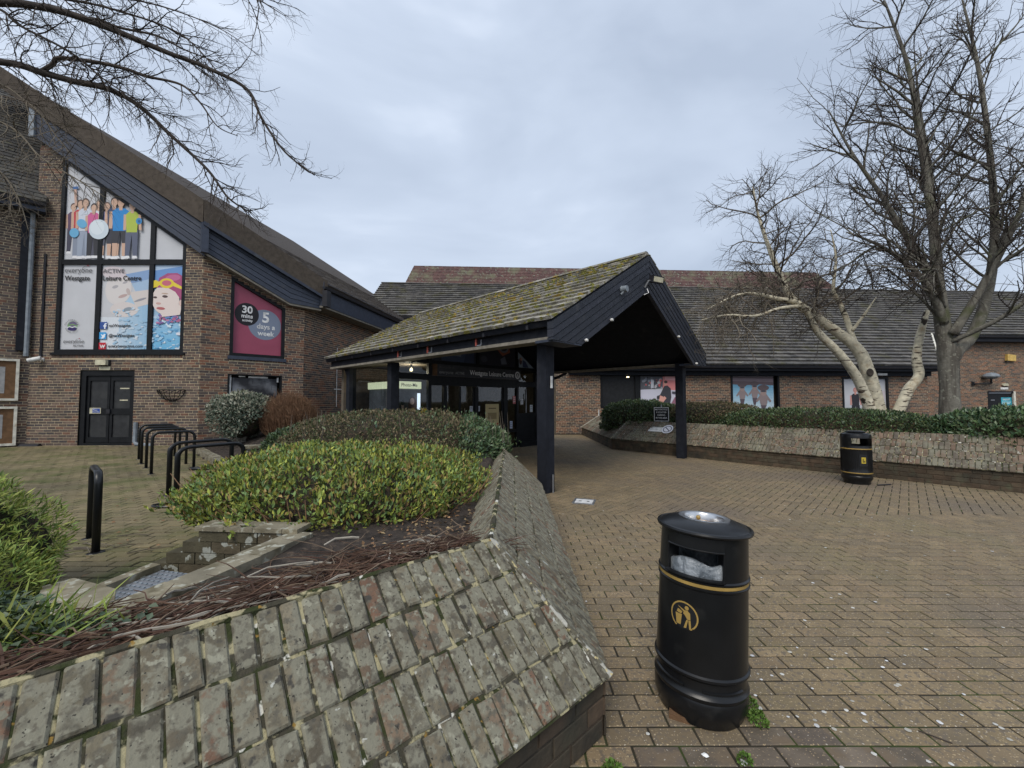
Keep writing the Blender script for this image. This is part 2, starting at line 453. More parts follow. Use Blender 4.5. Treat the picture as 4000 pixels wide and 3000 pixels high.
def thing(name, label, cat, loc=(0, 0, 0), rotz=0.0, group=None, local=False, rot=None):
    o = bpy.data.objects.new(name, None)
    o.empty_display_size = 0.1
    o.location = loc
    o.rotation_euler = rot if rot else (0, 0, rotz)
    if not rot and not rotz:
        o.matrix_basis = Matrix.Translation(Vector(loc))
    col.objects.link(o)
    tag(o, label, cat, group)
    if local:
        o['_local'] = 1
        LOCALS.append(o)
    return o


def copy_tree(o, parent=None):
    c = o.copy(); col.objects.link(c)
    if parent is not None:
        c.parent = parent
        c.matrix_parent_inverse = o.matrix_parent_inverse
    if o.get('_local'):
        LOCALS.append(c)
    for ch in list(o.children):
        copy_tree(ch, c)
    return c


def clip(poly, reg):
    """clip convex/any poly by convex CCW region"""
    out = poly
    m = len(reg)
    for i in range(m):
        ax, ay = reg[i]; bx, by = reg[(i + 1) % m]
        ex, ey = bx - ax, by - ay
        inp, out = out, []
        if not inp:
            break
        for j in range(len(inp)):
            p, q = inp[j - 1], inp[j]
            sp = ex * (p[1] - ay) - ey * (p[0] - ax)
            sq = ex * (q[1] - ay) - ey * (q[0] - ax)
            if (sp >= 0) != (sq >= 0):
                t = sp / (sp - sq)
                out.append((p[0] + (q[0] - p[0]) * t, p[1] + (q[1] - p[1]) * t))
            if sq >= 0:
                out.append(q)
    return out


def area(p):
    return 0.5 * sum(p[i - 1][0] * p[i][1] - p[i][0] * p[i - 1][1] for i in range(len(p)))


def inset(p, b):
    n = len(p)
    out = []
    for i in range(n):
        x, y = p[i]; px, py = p[i - 1]; qx, qy = p[(i + 1) % n]
        ax, ay = x - px, y - py; bx, by = qx - x, qy - y
        la, lb = math.hypot(ax, ay) or 1e-6, math.hypot(bx, by) or 1e-6
        n1 = (-ay / la, ax / la); n2 = (-by / lb, bx / lb)
        k = 1 + n1[0] * n2[0] + n1[1] * n2[1]
        k = max(k, 0.35)
        out.append((x + b * (n1[0] + n2[0]) / k, y + b * (n1[1] + n2[1]) / k))
    return out


def piece_geo(poly, h, d, bev, tilt=0.0, vlo=0.0, vhi=1.0):
    n = len(poly)
    top = inset(poly, bev)
    def w(v, base):
        return base - tilt * (v - vlo) / max(vhi - vlo, 1e-6)
    V = [(u, v, -d) for u, v in poly] + [(u, v, w(v, h - bev)) for u, v in poly] + [(u, v, w(v, h)) for u, v in top]
    fs = [(i, (i + 1) % n, n + (i + 1) % n, n + i) for i in range(n)]
    fs += [(n + i, n + (i + 1) % n, 2 * n + (i + 1) % n, 2 * n + i) for i in range(n)]
    fs.append(tuple(range(2 * n, 3 * n)))
    return V, fs


def pieces(f, polys, name, parent, mat, h=0.008, d=0.01, bev=0.003, nmax=300, tilt=0.0, hj=0.0, rj=0.0, cj=0.0, stuff=None, frames=None):
    """polys: CCW polygons in frame f. The nmax that show largest become objects, the rest one joined part."""
    items = []
    for i, p in enumerate(polys):
        a = area(p)
        if a < 1e-5:
            continue
        ff = frames[i] if frames else f
        cu = sum(q[0] for q in p) / len(p); cv = sum(q[1] for q in p) / len(p)
        P = ff.p(cu, cv)
        D = P - CAM
        face = max(0.02, -D.normalized().dot(ff.N))
        vis = 1.0 if (D.y > 0 and abs(D.x) < 1.28 * D.y and abs(D.z + 0.0) < 1.0 * D.y) else 0.001
        items.append((a * face / D.length_squared * vis, ff, p, cu, cv))
    items.sort(key=lambda t: -t[0])
    cache = {}
    mb = MB()
    for k, (sc_, ff, p, cu, cv) in enumerate(items):
        loc = [(u - cu, v - cv) for u, v in p]
        if cj:
            loc = [(u + rng.uniform(-cj, cj), v + rng.uniform(-cj, cj)) for u, v in loc]
        vlo = min(v for _, v in loc); vhi = max(v for _, v in loc)
        M = ff.mat(cu, cv, rng.uniform(-hj, hj))
        if rj:
            M = M @ Matrix.Rotation(rng.gauss(0, rj), 4, 'X') @ Matrix.Rotation(rng.gauss(0, rj), 4, 'Y') @ Matrix.Rotation(rng.gauss(0, rj * 0.5), 4, 'Z')
        if k < nmax:
            key = tuple((round(u, 2), round(v, 2)) for u, v in loc) + ((k % 5,) if cj else ())
            me = cache.get(key)
            if me is None:
                V, fs = piece_geo(loc, h, d, bev, tilt, vlo, vhi)
                me = bpy.data.meshes.new(name)
                me.from_pydata(V, [], fs); me.materials.append(MATS[mat]); me.update()
                cache[key] = me
            o = bpy.data.objects.new(name, me)
            o.matrix_basis = M
            col.objects.link(o)
            if parent is not None:
                setpar(o, parent)
        else:
            V, fs = piece_geo(loc, h, d, bev, tilt, vlo, vhi)
            mb.add([M @ Vector(v) for v in V], fs)
    if mb.v:
        o = mb.build(stuff or (name + '_field'), mat, parent)
        o['kind'] = 'stuff'
        return o


def intervals(reg, vm, holes):
    """free u-intervals of convex region reg at height vm, minus holes (polygons, convex)"""
    def span(poly):
        xs = []
        n = len(poly)
        for i in range(n):
            (x0, y0), (x1, y1) = poly[i - 1], poly[i]
            if (y0 - vm) * (y1 - vm) < 0:
                xs.append(x0 + (x1 - x0) * (vm - y0) / (y1 - y0))
        return (min(xs), max(xs)) if len(xs) >= 2 else None
    s = span(reg)
    if not s:
        return []
    iv = [s]
    for h in holes:
        t = span(h)
        if not t:
            continue
        new = []
        for a, b in iv:
            if t[1] <= a or t[0] >= b:
                new.append((a, b)); continue
            if t[0] > a: new.append((a, t[0]))
            if t[1] < b: new.append((t[1], b))
        iv = new
    return [(a, b) for a, b in iv if b - a > 0.004]


def brick_wall(f, reg, holes, parent, bmat, mmat, nmax=300, cw=0.225, chh=0.075, stuff='brickwork', v0=None, soldiers=(), name='brick', thick=0.25):
    vs = [v for _, v in reg]
    lo = min(vs) if v0 is None else v0
    hi = max(vs)
    mb = MB()
    polys = []
    sh = [[(a, b), (c, b), (c, e_), (a, e_)] for a, c, b, e_ in soldiers]
    k = 0
    v = lo
    while v < hi - 0.01:
        top = min(v + chh, hi)
        vm = (v + top) / 2
        for a, b in intervals(reg, vm, holes):
            P = [f.p(a, v, 0), f.p(b, v, 0), f.p(b, top, 0), f.p(a, top, 0)]
            mb.add(P, [(0, 1, 2, 3)])
        for a, b in intervals(reg, vm, list(holes) + sh):
            off = (k % 2) * cw / 2 + (0.03 if k % 4 > 1 else 0)
            i = math.floor((a - off) / cw)
            while True:
                x0 = off + i * cw
                if x0 >= b:
                    break
                x1 = x0 + cw - 0.014
                p0, p1 = max(x0, a + 0.002), min(x1, b - 0.002)
                if p1 - p0 > 0.012:
                    polys.append([(p0, v + 0.005), (p1, v + 0.005), (p1, top - 0.008), (p0, top - 0.008)])
                i += 1
        v += chh
        k += 1
    for a, c, b, e_ in soldiers:
        x = a
        while x < c - 0.03:
            polys.append([(x + 0.004, b + 0.005), (min(x + 0.071, c), b + 0.005), (min(x + 0.071, c), e_ - 0.005), (x + 0.004, e_ - 0.005)])
            x += 0.075
    mb.build('mortar', mmat, parent)
    pieces(f, polys, name, parent, bmat, h=0.007, d=0.004, bev=0.0025, nmax=nmax, hj=0.0015, rj=0.004, stuff=stuff)


def tiles(f, reg, parent, mat, w=0.33, g=0.33, nmax=300, h=0.028, tilt=0.02, stuff='tiling', cj=0.004):
    vs = [v for _, v in reg]; us = [u for u, _ in reg]
    polys = []
    r = 0
    v = min(vs)
    while v < max(vs):
        off = (r % 2) * w / 2
        i = math.floor((min(us) - off) / w)
        while off + i * w < max(us):
            x0 = off + i * w
            q = clip([(x0 + 0.003, v), (x0 + w - 0.003, v), (x0 + w - 0.003, v + g - 0.001), (x0 + 0.003, v + g - 0.001)], reg)
            if len(q) >= 3 and area(q) > 0.0015:
                polys.append(q)
            i += 1
        v += g; r += 1
    mb = MB(); mb.flat(f, reg, -0.01)
    mb.build('roof_deck', mat, parent)
    pieces(f, polys, 'tile', parent, mat, h=h, d=0.008, bev=0.004, nmax=nmax, tilt=tilt, hj=0.003, rj=0.008, cj=cj, stuff=stuff)


def text(parent, s, size, f, u, v, mat, w=0.004, align='LEFT', bold=0.0, ext=0.0008, rot=0.0, name='lettering', squash=1.0):
    cu = bpy.data.curves.new('t', 'FONT')
    cu.body = s; cu.size = size; cu.align_x = align; cu.offset = bold * size; cu.extrude = ext
    cu.resolution_u = 3
    to = bpy.data.objects.new('t', cu); col.objects.link(to)
    dg = bpy.context.evaluated_depsgraph_get()
    me = bpy.data.meshes.new_from_object(to.evaluated_get(dg))
    bpy.data.objects.remove(to)
    M = f.mat(u, v, w) @ Matrix.Rotation(rot, 4, 'Z') @ Matrix.Diagonal((squash, 1, 1, 1))
    me.transform(M)
    me.materials.clear()
    me.name = name
    return mobj(name, me, mat, parent)


def ell(cx, cy, rx, ry=None, n=20, rot=0.0, a0=0, a1=2 * math.pi):
    ry = rx if ry is None else ry
    pts = []
    for i in range(n):
        a = a0 + (a1 - a0) * i / n
        x, y = rx * math.cos(a), ry * math.sin(a)
        pts.append((cx + x * math.cos(rot) - y * math.sin(rot), cy + x * math.sin(rot) + y * math.cos(rot)))
    return pts


def prints(f, shapes, parent, w=0.003, name='poster_print', step=0.0006, glare_wash=0.0):
    """shapes: (srgb colour, polygon) painted one over the other as thin vinyl layers"""
    mb = MB()
    for i, (c, p) in enumerate(shapes):
        if area(p) < 0:
            p = p[::-1]
        mb.flat(f, p, w + i * step, lin(*[q * (1 - glare_wash) + 196 * glare_wash for q in c]))  # pulled towards grey-white: veil of window-glass reflection painted into the print colours
    return mb.build(name, 'print', parent)


def person(x, top, bot, s, shirt, pants, skin=(205, 165, 140), hair=(70, 50, 40), bare=0.0, arms=True, sw=1.0):
    """flat printed figure; x centre, z of head top and feet"""
    H = top - bot
    hr = H * 0.068
    w = H * 0.115 * sw
    sh = []
    for sg in (-1, 1):
        a = x + sg * w * 0.45
        sh.append((pants, [(a - w * 0.5, bot + H * 0.5), (a + w * 0.5, bot + H * 0.5), (a + w * 0.33 + sg * w * 0.15, bot + H * (0.04 + bare)), (a - w * 0.33 + sg * w * 0.15, bot + H * (0.04 + bare))]))
        if bare:
            sh.append((skin, [(a - w * 0.25 + sg * w * .1, bot + H * 0.05), (a + w * 0.25 + sg * w * .1, bot + H * 0.05), (a + w * 0.3 + sg * w * .1, bot + H * (0.04 + bare)), (a - w * 0.3 + sg * w * .1, bot + H * (0.04 + bare))]))
        sh.append(((235, 235, 238), [(a - w * 0.35 + sg * w * .15, bot), (a + w * 0.45 + sg * w * .15, bot), (a + w * 0.3 + sg * w * .1, bot + H * 0.045), (a - w * 0.3 + sg * w * .1, bot + H * 0.045)]))
        if arms:
            b = x + sg * w * 1.05
            sh.append((skin, [(b - w * 0.26, bot + H * 0.78), (b + w * 0.26, bot + H * 0.78), (b + w * 0.3 + sg * w * .15, bot + H * 0.5), (b - w * 0.1 + sg * w * .15, bot + H * 0.5)]))
    sh.append((shirt, [(x - w * 0.8, bot + H * 0.46), (x + w * 0.8, bot + H * 0.46), (x + w * 0.95, bot + H * 0.78), (x + w * 0.5, bot + H * 0.83), (x - w * 0.5, bot + H * 0.83), (x - w * 0.95, bot + H * 0.78)]))
    sh.append((skin, [(x - hr * 0.4, bot + H * 0.8), (x + hr * 0.4, bot + H * 0.8), (x + hr * 0.4, bot + H * 0.88), (x - hr * 0.4, bot + H * 0.88)]))
    sh.append((hair, ell(x, top - hr * 1.0, hr * 0.92, hr * 1.1, 14)))
    sh.append((skin, ell(x, top - hr * 1.25, hr * 0.74, hr * 0.95, 14)))
    return sh


# ---- foliage
def leafmesh(name, P, D, Nn, L, W, mat, parent, fold=0.25):
    n = len(P)
    D = D / np.maximum(np.linalg.norm(D, axis=1, keepdims=True), 1e-6)
    S = np.cross(D, Nn); S /= np.maximum(np.linalg.norm(S, axis=1, keepdims=True), 1e-6)
    Np = np.cross(S, D)
    L = L[:, None]; W = W[:, None]
    V = np.empty((n, 4, 3))
    V[:, 0] = P
    V[:, 1] = P + D * L * 0.5 + S * W * 0.5 + Np * W * fold
    V[:, 2] = P + D * L
    V[:, 3] = P + D * L * 0.5 - S * W * 0.5 + Np * W * fold
    me = bpy.data.meshes.new(name)
    me.vertices.add(4 * n); me.vertices.foreach_set('co', V.ravel())
    idx = np.arange(n)[:, None] * 4
    T = np.concatenate([idx + np.array([[0, 1, 2]]), idx + np.array([[0, 2, 3]])], axis=1).ravel()
    me.loops.add(6 * n); me.loops.foreach_set('vertex_index', T.astype(np.int32))
    me.polygons.add(2 * n); me.polygons.foreach_set('loop_start', np.arange(2 * n, dtype=np.int32) * 3)
    me.update(calc_edges=True)
    return mobj(name, me, mat, parent)


def superell(n, c, r, ex=1.0, ez=1.0, rotz=0.0, lump=0.12, lfreq=2.5, zmin=-0.3, inner=0.25, seed=0):
    """points and outward normals near the surface of a lumpy superellipsoid mound"""
    g = np.random.default_rng(100 + seed)
    v = g.normal(size=(int(n * 1.9), 3)); v /= np.linalg.norm(v, axis=1, keepdims=True)
    v = v[v[:, 2] > zmin][:n]
    m = len(v)
    p = np.sign(v) * np.abs(v) ** np.array([ex, ex, ez])
    nn = v / np.array(r); nn /= np.linalg.norm(nn, axis=1, keepdims=True)
    s = np.array([noise.noise(Vector((a * r[0] * lfreq + seed, b * r[1] * lfreq, c_ * r[2] * lfreq))) for a, b, c_ in p])
    k = 1 + lump * s - inner * g.random(m) ** 2.2
    p = p * k[:, None] * np.array(r)
    ca, sa = math.cos(rotz), math.sin(rotz)
    R = np.array([[ca, -sa, 0], [sa, ca, 0], [0, 0, 1]])
    return p @ R.T + np.array(c), nn @ R.T, g


def bush(parent, mat, n, c, r, L, W, name='foliage', ex=1.0, ez=1.0, rotz=0.0, lump=0.12, lfreq=2.5, zmin=-0.3, up=0.5, rnd=0.9, inner=0.25, seed=0, floor=None, sel=None):
    P, Nn, g = superell(n, c, r, ex, ez, rotz, lump, lfreq, zmin, inner, seed)
    if floor is not None:
        k = P[:, 2] > floor
        P, Nn = P[k], Nn[k]
    if sel is not None:
        k = sel(P, Nn, g)
        P, Nn = P[k], Nn[k]
    m = len(P)
    D = Nn * 0.6 + g.normal(size=(m, 3)) * rnd * 0.6 + np.array([0, 0, up])
    N2 = Nn + g.normal(size=(m, 3)) * 0.5 + np.array([0, 0, 0.4])
    ll = L * g.uniform(0.6, 1.25, m)
    o = leafmesh(name, P, D, N2, ll, ll * W, mat, parent)
    return o


def core(parent, mat, c, r, ex=1.0, ez=1.0, rotz=0.0, k=0.82, name='twig_core', lump=0.12, lfreq=2.5, seed=0, zcut=None):
    mb = MB()
    nu, nv = 40, 16
    ca, sa = math.cos(rotz), math.sin(rotz)
    vs = []
    for j in range(nv + 1):
        ph = -0.5 * math.pi + math.pi * j / nv
        for i in range(nu):
            th = 2 * math.pi * i / nu
            d = (math.cos(ph) * math.cos(th), math.cos(ph) * math.sin(th), math.sin(ph))
            q = [math.copysign(abs(d[0]) ** ex, d[0]), math.copysign(abs(d[1]) ** ex, d[1]), math.copysign(abs(d[2]) ** ez, d[2])]
            s = 1 + lump * noise.noise(Vector((q[0] * r[0] * lfreq + seed, q[1] * r[1] * lfreq, q[2] * r[2] * lfreq)))
            s *= 1 + 0.08 * noise.noise(Vector((q[0] * 9, q[1] * 9, q[2] * 9)))
            x, y, z = q[0] * r[0] * k * s, q[1] * r[1] * k * s, q[2] * r[2] * k * s
            Z = c[2] + z
            if zcut is not None:
                Z = max(Z, zcut)
            vs.append((c[0] + x * ca - y * sa, c[1] + x * sa + y * ca, Z))
    fs = [(j * nu + i, j * nu + (i + 1) % nu, (j + 1) * nu + (i + 1) % nu, (j + 1) * nu + i) for j in range(nv) for i in range(nu)]
    mb.add(vs, fs)
    return mb.build(name, mat, parent, smooth='full')


# ---- bare branches
def walk(p, d, length, r0, r1, seg, rg, wob=0.15, grav=0.0, up=0.0):
    pts = [p.copy()]; rs = [r0]
    k = max(2, int(length / seg))
    d = d.normalized()
    for i in range(k):
        d = d + Vector((rg.gauss(0, wob), rg.gauss(0, wob), rg.gauss(0, wob) + up - grav))
        d.normalize()
        p = p + d * (length / k)
        pts.append(p.copy()); rs.append(r0 + (r1 - r0) * (i + 1) / k)
    return pts, rs


def at_poly(pts, rs, t):
    x = t * (len(pts) - 1)
    i = min(int(x), len(pts) - 2)
    fr = x - i
    return pts[i].lerp(pts[i + 1], fr), (pts[i + 1] - pts[i]).normalized(), rs[i] + (rs[i + 1] - rs[i]) * fr


def grow(mbs, pts, rs, level, P, rg):
    """mbs: list of mesh builders by level; P: parameters by level"""
    q = P[level]
    L = sum((pts[i + 1] - pts[i]).length for i in range(len(pts) - 1))
    n = max(1, int(L * q['dens'] * rg.uniform(0.8, 1.2)))
    for i in range(n):
        t = q['t0'] + (1 - q['t0']) * ((i + rg.random()) / n)
        t = min(t, 0.985)
        p, d, r = at_poly(pts, rs, t)
        a = d.orthogonal().normalized()
        a.rotate(Matrix.Rotation(rg.uniform(0, 2 * math.pi), 3, d))
        ang = rad(q['ang']) * rg.uniform(0.6, 1.35)
        nd = d * math.cos(ang) + a * math.sin(ang)
        nd += Vector((0, 0, q.get('lift', 0.0)))
        if q.get('bias'):
            nd += Vector(q['bias'])
        ln = q['len'] * rg.uniform(0.5, 1.25) * (1 - 0.45 * t)
        r0 = min(r * 0.75, q['r'] * rg.uniform(0.75, 1.2))
        pp, rr = walk(p, nd, ln, r0, r0 * q.get('taper', 0.35), q['seg'], rg, q.get('wob', 0.14), q.get('grav', 0.0), q.get('up', 0.0))
        mbs[min(level, len(mbs) - 1)].tube(pp, rr, q['n'], cap=False)
        if level + 1 < len(P):
            grow(mbs, pp, rr, level + 1, P, rg)
# ------------------------------------------------------------------ ground and paving
mb = MB()
mb.add([(-900, -900, -0.06), (900, -900, -0.06), (900, 900, -0.06), (-900, 900, -0.06)], [(0, 1, 2, 3)])
tag(mb.build('ground', 'ground'), kind='structure')
FG = F((0, 0, 0), (1, 0, 0), (0, 1, 0))
mb = MB()
mb.flat(FG, [(-2.6, -2), (14, -2), (14, 6), (4.5, 19.5), (-5.0, 19.5), (-5.0, 9), (-0.2, 5)], -0.0035)
paving = tag(mb.build('brick_paving', 'joint_sand'), kind='structure')


def running_bond(x0, x1, y0, y1, a=0.208, b=0.104, j=0.010):
    out = []
    r = 0
    y = y0
    while y < y1 - 0.02:
        off = (r % 2) * a / 2
        i = math.floor((x0 - off) / a)
        while off + i * a < x1:
            u = off + i * a
            out.append([(u + j / 2, y + j / 2), (u + a - j / 2, y + j / 2), (u + a - j / 2, y + b - j / 2), (u + j / 2, y + b - j / 2)])
            i += 1
        y += b; r += 1
    return out


def herringbone(u0, u1, v0, v1, c=0.104, j=0.010):
    out = []
    for y in range(math.floor(v0 / c), math.ceil(v1 / c)):
        for x in range(math.floor(u0 / c), math.ceil(u1 / c)):
            s = (x - y) % 4
            if s == 0:
                q = (x, y, 2, 1)
            elif s == 3:
                q = (x, y, 1, 2)
            else:
                continue
            a, b, w, h = q
            out.append([(a * c + j / 2, b * c + j / 2), ((a + w) * c - j / 2, b * c + j / 2), ((a + w) * c - j / 2, (b + h) * c - j / 2), (a * c + j / 2, (b + h) * c - j / 2)])
    return out


near = [p for p in running_bond(-0.5, 9.8, 1.02, 5.27) if p[0][0] > -0.5 and not (p[0][0] < 0.3 and p[0][1] > 1.95)]
mk('paver_stained', [(0.13, 0.105, 0.078), (0.15, 0.12, 0.09), (0.115, 0.092, 0.072)], 0.7,
   [((0.36, 0.27, 0.16), 95, 0.64, 0.67, 2, 'N'), ((0.16, 0.12, 0.08), 6, 0.52, 0.6, 6, 'N'), ((0.4, 0.36, 0.3), 62, 0.69, 0.71, 2, 'N')], bump=(70, 0.35, 0.006), vary=0.3, vscale=8, jitter=0.2)
sold = []
x = 0.3
while x < 9.8:
    sold.append([(x + 0.003, 5.275), (x + 0.101, 5.275), (x + 0.101, 5.478), (x + 0.003, 5.478)]); x += 0.104
FH = F((0.2, 5.5, 0), (0.695, 0.719, 0), (-0.719, 0.695, 0))
hreg = [FH.uv((x_, y_, 0)) for x_, y_ in [(0.1, 5.483), (10.6, 5.483), (4.0, 18.6), (-4.2, 18.6), (-4.2, 10.2)]]
hb = []
for p in herringbone(-5, 14, -9, 13):
    q = clip(p, hreg)
    if len(q) >= 3 and area(q) > 0.002:
        cu = sum(a for a, _ in q) / len(q); cv = sum(b for _, b in q) / len(q)
        P = FH.p(cu, cv)
        if (P.x - 3.11) * 0.767 + (P.y - 12.95) * 0.642 < 0.35 or P.x < 3.4:
            hb.append(q)
stain = lambda p: ((p[0][0] - 1.05) ** 2 / 0.30 + (p[0][1] - 1.62) ** 2 / 0.06) < 1 + 0.5 * math.sin(p[0][0] * 37)
allp = [p for p in near if not stain(p)] + sold + hb
frs = [FG] * (len(allp) - len(hb)) + [FH] * len(hb)
pieces(FG, allp, 'paver', paving, 'paver', h=0.0, d=0.03, bev=0.003, nmax=260, hj=0.0015, rj=0.006, cj=0.0012, stuff='paver_field', frames=frs)
st = [p for p in near if stain(p)]
pieces(FG, st, 'stained_paver', paving, 'paver_stained', h=0.0, d=0.03, bev=0.003, nmax=60, hj=0.0015, rj=0.006, cj=0.0012, stuff='stained_paver_field')

# raised, gently rising paving of the cycle yard
FY = F((0, 0, -0.004), (1, 0, 0), (0, 1, 0.024))
yreg = [(-17.5, 2.0), (-1.6, 2.0), (-7.4, 11.45), (-17.5, 11.45)]
mb = MB(); mb.flat(FY, yreg, -0.0045)
yard = tag(mb.build('yard_paving', 'joint_sand'), kind='structure')
yp = []
for p in running_bond(-17, -1.5, 2.0, 11.45, 0.212, 0.106, 0.012):
    z = 0.022
    q = [(p[0][0], p[0][1]), ((p[0][0] + p[1][0]) / 2, p[0][1] - 0.0), (p[1][0], p[1][1]), (p[2][0], p[2][1]), (p[3][0], p[3][1])]
    q = clip(p, yreg)
    if len(q) >= 3 and area(q) > 0.002:
        yp.append(q)
pieces(FY, yp, 'yard_paver', yard, 'paver_moss', h=0.0, d=0.03, bev=0.005, nmax=280, hj=0.003, rj=0.012, cj=0.002, stuff='yard_paver_field')
gz = lambda y: -0.004 + 0.024 * y

# small service cover in the paving
t = thing('service_cover', 'small pale square service cover let into the herringbone paving by the canopy post', 'cover', (1.08, 6.2, 0))
fc = F((1.08, 6.2, 0.004), (0.95, -0.30, 0), (0.30, 0.95, 0))
mb = MB()
for a in ((-0.16, 0.16, -0.16, -0.13), (-0.16, 0.16, 0.13, 0.16), (-0.16, -0.13, -0.128, 0.128), (0.13, 0.16, -0.128, 0.128)):
    mb.box(fc, *a, -0.01, 0.006)
mb.build('frame', 'dull_steel', t)
mb = MB(); mb.box(fc, -0.128, 0.128, -0.128, 0.128, -0.012, 0.003); lid = mb.build('lid', 'white_gum', t)
mb = MB()
for x in (-0.06, 0.06):
    mb = MB(); mb.box(fc, x - 0.02, x + 0.02, -0.012, 0.012, 0.0032, 0.006)
    mb.build('keyhole', 'black_frame', lid)
# ------------------------------------------------------------------ brick wing with the big poster window (left)
wing = thing('brick_wing', 'brick wing with sloping roof edge, black double doors and tall poster windows', 'building', (-11, 11.5, 0.2))
UPZ = (0, 0, 1)
FL = F((0, 11.43, 0), (1, 0, 0), UPZ)
FC = F((-8.74, 11.43, 0), (1, 1, 0), UPZ)
FS = F((-6.82, 13.35, 0), (0.14, 0.99, 0), UPZ)
FW = F((-13.5, 11.43, 0), (1, 1, 0), UPZ)          # wall turning towards the viewer at far left, u<0
mb = MB()
winpoly = [(-12.84, 2.86), (-9.22, 2.86), (-9.22, 5.98), (-12.84, 8.50)]
doorpoly = [(-12.07, 0.24), (-10.55, 0.24), (-10.55, 2.36), (-12.07, 2.36)]
w = MB(); w.box(FL, -13.5, -12.9, 0.1, 2, -0.5, -0.3); wallp = w.build('front_wall', 'grey_mortar', wing)
brick_wall(FL, [(-13.5, 0.2), (-8.74, 0.2), (-8.74, 5.78), (-13.5, 9.1)], [winpoly, doorpoly], wallp, 'wall_brick', 'buff_mortar', 300, soldiers=[(-12.9, -9.22, 2.71, 2.86)])
w = MB(); w.box(FC, 0.3, 0.6, 0.1, 2, -0.5, -0.3); wallc = w.build('angled_wall', 'grey_mortar', wing)
pinkpoly = [(0.68, 2.84), (2.15, 2.84), (2.15, 4.46), (0.68, 5.20)]
lowpoly = [(0.66, 0.95), (2.10, 0.95), (2.10, 2.33), (0.66, 2.33)]
brick_wall(FC, [(0, 0.2), (2.72, 0.2), (2.72, 4.55), (2.2, 4.62), (0, 5.7)], [pinkpoly, lowpoly], wallc, 'red_brick', 'buff_mortar', 300, soldiers=[(0.68, 2.17, 2.70, 2.84), (0.66, 2.1, 0.83, 0.95)])
w = MB(); w.box(FS, 0.3, 0.6, 0.1, 2, -0.5, -0.3); walls = w.build('side_wall', 'grey_mortar', wing)
brick_wall(FS, [(0, 0.2), (6.5, 0.2), (6.5, 4.65), (0, 4.65)], [], walls, 'red_brick', 'buff_mortar', 200)
w = MB(); w.box(FW, -0.6, -0.4, 0.1, 2, -0.5, -0.3); wallw = w.build('return_wall', 'grey_mortar', wing)
brick_wall(FW, [(-3.2, 0.0), (0, 0.0), (0, 7.0), (-3.2, 7.0)], [], wallw, 'wall_brick', 'buff_mortar', 200)
# dark backing behind the openings
mb = MB(); mb.prism(FL, [(-13.3, 0.2), (-8.9, 0.2), (-8.9, 6.2), (-13.3, 9.2)], -0.6, -0.55); mb.prism(FC, [(0.1, 0.2), (2.6, 0.2), (2.6, 4.7), (0.1, 5.9)], -0.6, -0.55)
mb.build('inner_wall', 'dark_panel', wing)


def fascia_z(line, x):
    return line[0] + line[1] * (x - line[2])


vt, ft, fb = (7.21, -0.655, -8.73), (6.47, -0.664, -8.62), (5.70, -0.70, -8.80)
FF = F((0, 11.27, 0), (1, 0, 0), UPZ)
x0, x1 = -13.55, -8.58
for i in range(5):
    a, b = i / 5, (i + 1) / 5 - 0.02
    m = MB()
    pts = []
    for x, k in ((x0, a), (x1, a), (x1, b), (x0, b)):
        pts.append((x, fascia_z(fb, x) * (1 - k) + fascia_z(ft, x) * k))
    m.prism(FF, pts, -0.12, 0.004 * (i % 2) + 0.006 * i)
    m.build('fascia_board', 'slate_timber', wing)
m = MB(); m.prism(FF, [(x0, fascia_z(fb, x0) + .03), (x1, fascia_z(fb, x1) + .03), (x1, fascia_z(ft, x1)), (x0, fascia_z(ft, x0))], -0.14, -0.10); m.build('fascia_backing', 'black_timber', wing)
m = MB(); m.prism(FF, [(-16.5, fascia_z(ft, -16.5) + .01), (x1, fascia_z(ft, x1) + .01), (x1, fascia_z(vt, x1)), (-16.5, fascia_z(vt, -16.5))], -0.2, 0.10); m.build('verge', 'verge_tile', wing)
# angled fascia over the corner
FA = F((-8.56, 11.25, 0), (1, 1, 0), UPZ)
for i in range(5):
    a, b = i / 5, (i + 1) / 5 - 0.02
    m = MB()
    L0 = lambda u: 5.68 - 0.49 * u if u < 2.2 else 4.60 - 0.03 * (u - 2.2)
    T0 = lambda u: 6.42 - 0.455 * u
    us = (-0.02, 2.2, 3.15)
    lo = [(u, L0(u) * (1 - a) + T0(u) * a) for u in us]
    hi = [(u, L0(u) * (1 - b) + T0(u) * b) for u in us]
    m.prism(FA, lo + hi[::-1], -0.10, 0.02 + 0.006 * i)
    m.build('fascia_board', 'slate_timber', wing)
m = MB(); m.prism(FA, [(-0.05, 6.42), (3.3, 4.93), (3.3, 5.50), (-0.05, 7.10)], -0.12, 0.12); m.build('verge', 'verge_tile', wing)
m = MB(); m.prism(FA, [(-0.06, 6.36), (3.2, 4.88), (3.2, 4.96), (-0.06, 6.47)], 0.0, 0.18); m.build('verge_trim', 'slate_timber', wing)
m = MB(); m.box(FA, -0.10, 0.06, 5.62, 6.45, -0.05, 0.14); m.build('fascia_end_box', 'slate_timber', wing)
# soffit under the angled fascia
m = MB()
m.prism(F((-8.56, 11.25, 0), (1, 1, 0), UPZ), [(0, 5.60), (2.2, 4.54), (3.15, 4.50), (3.15, 4.56), (2.2, 4.60), (0, 5.66)], -0.32, 0.0)
m.build('soffit', 'soffit_paint', wing)
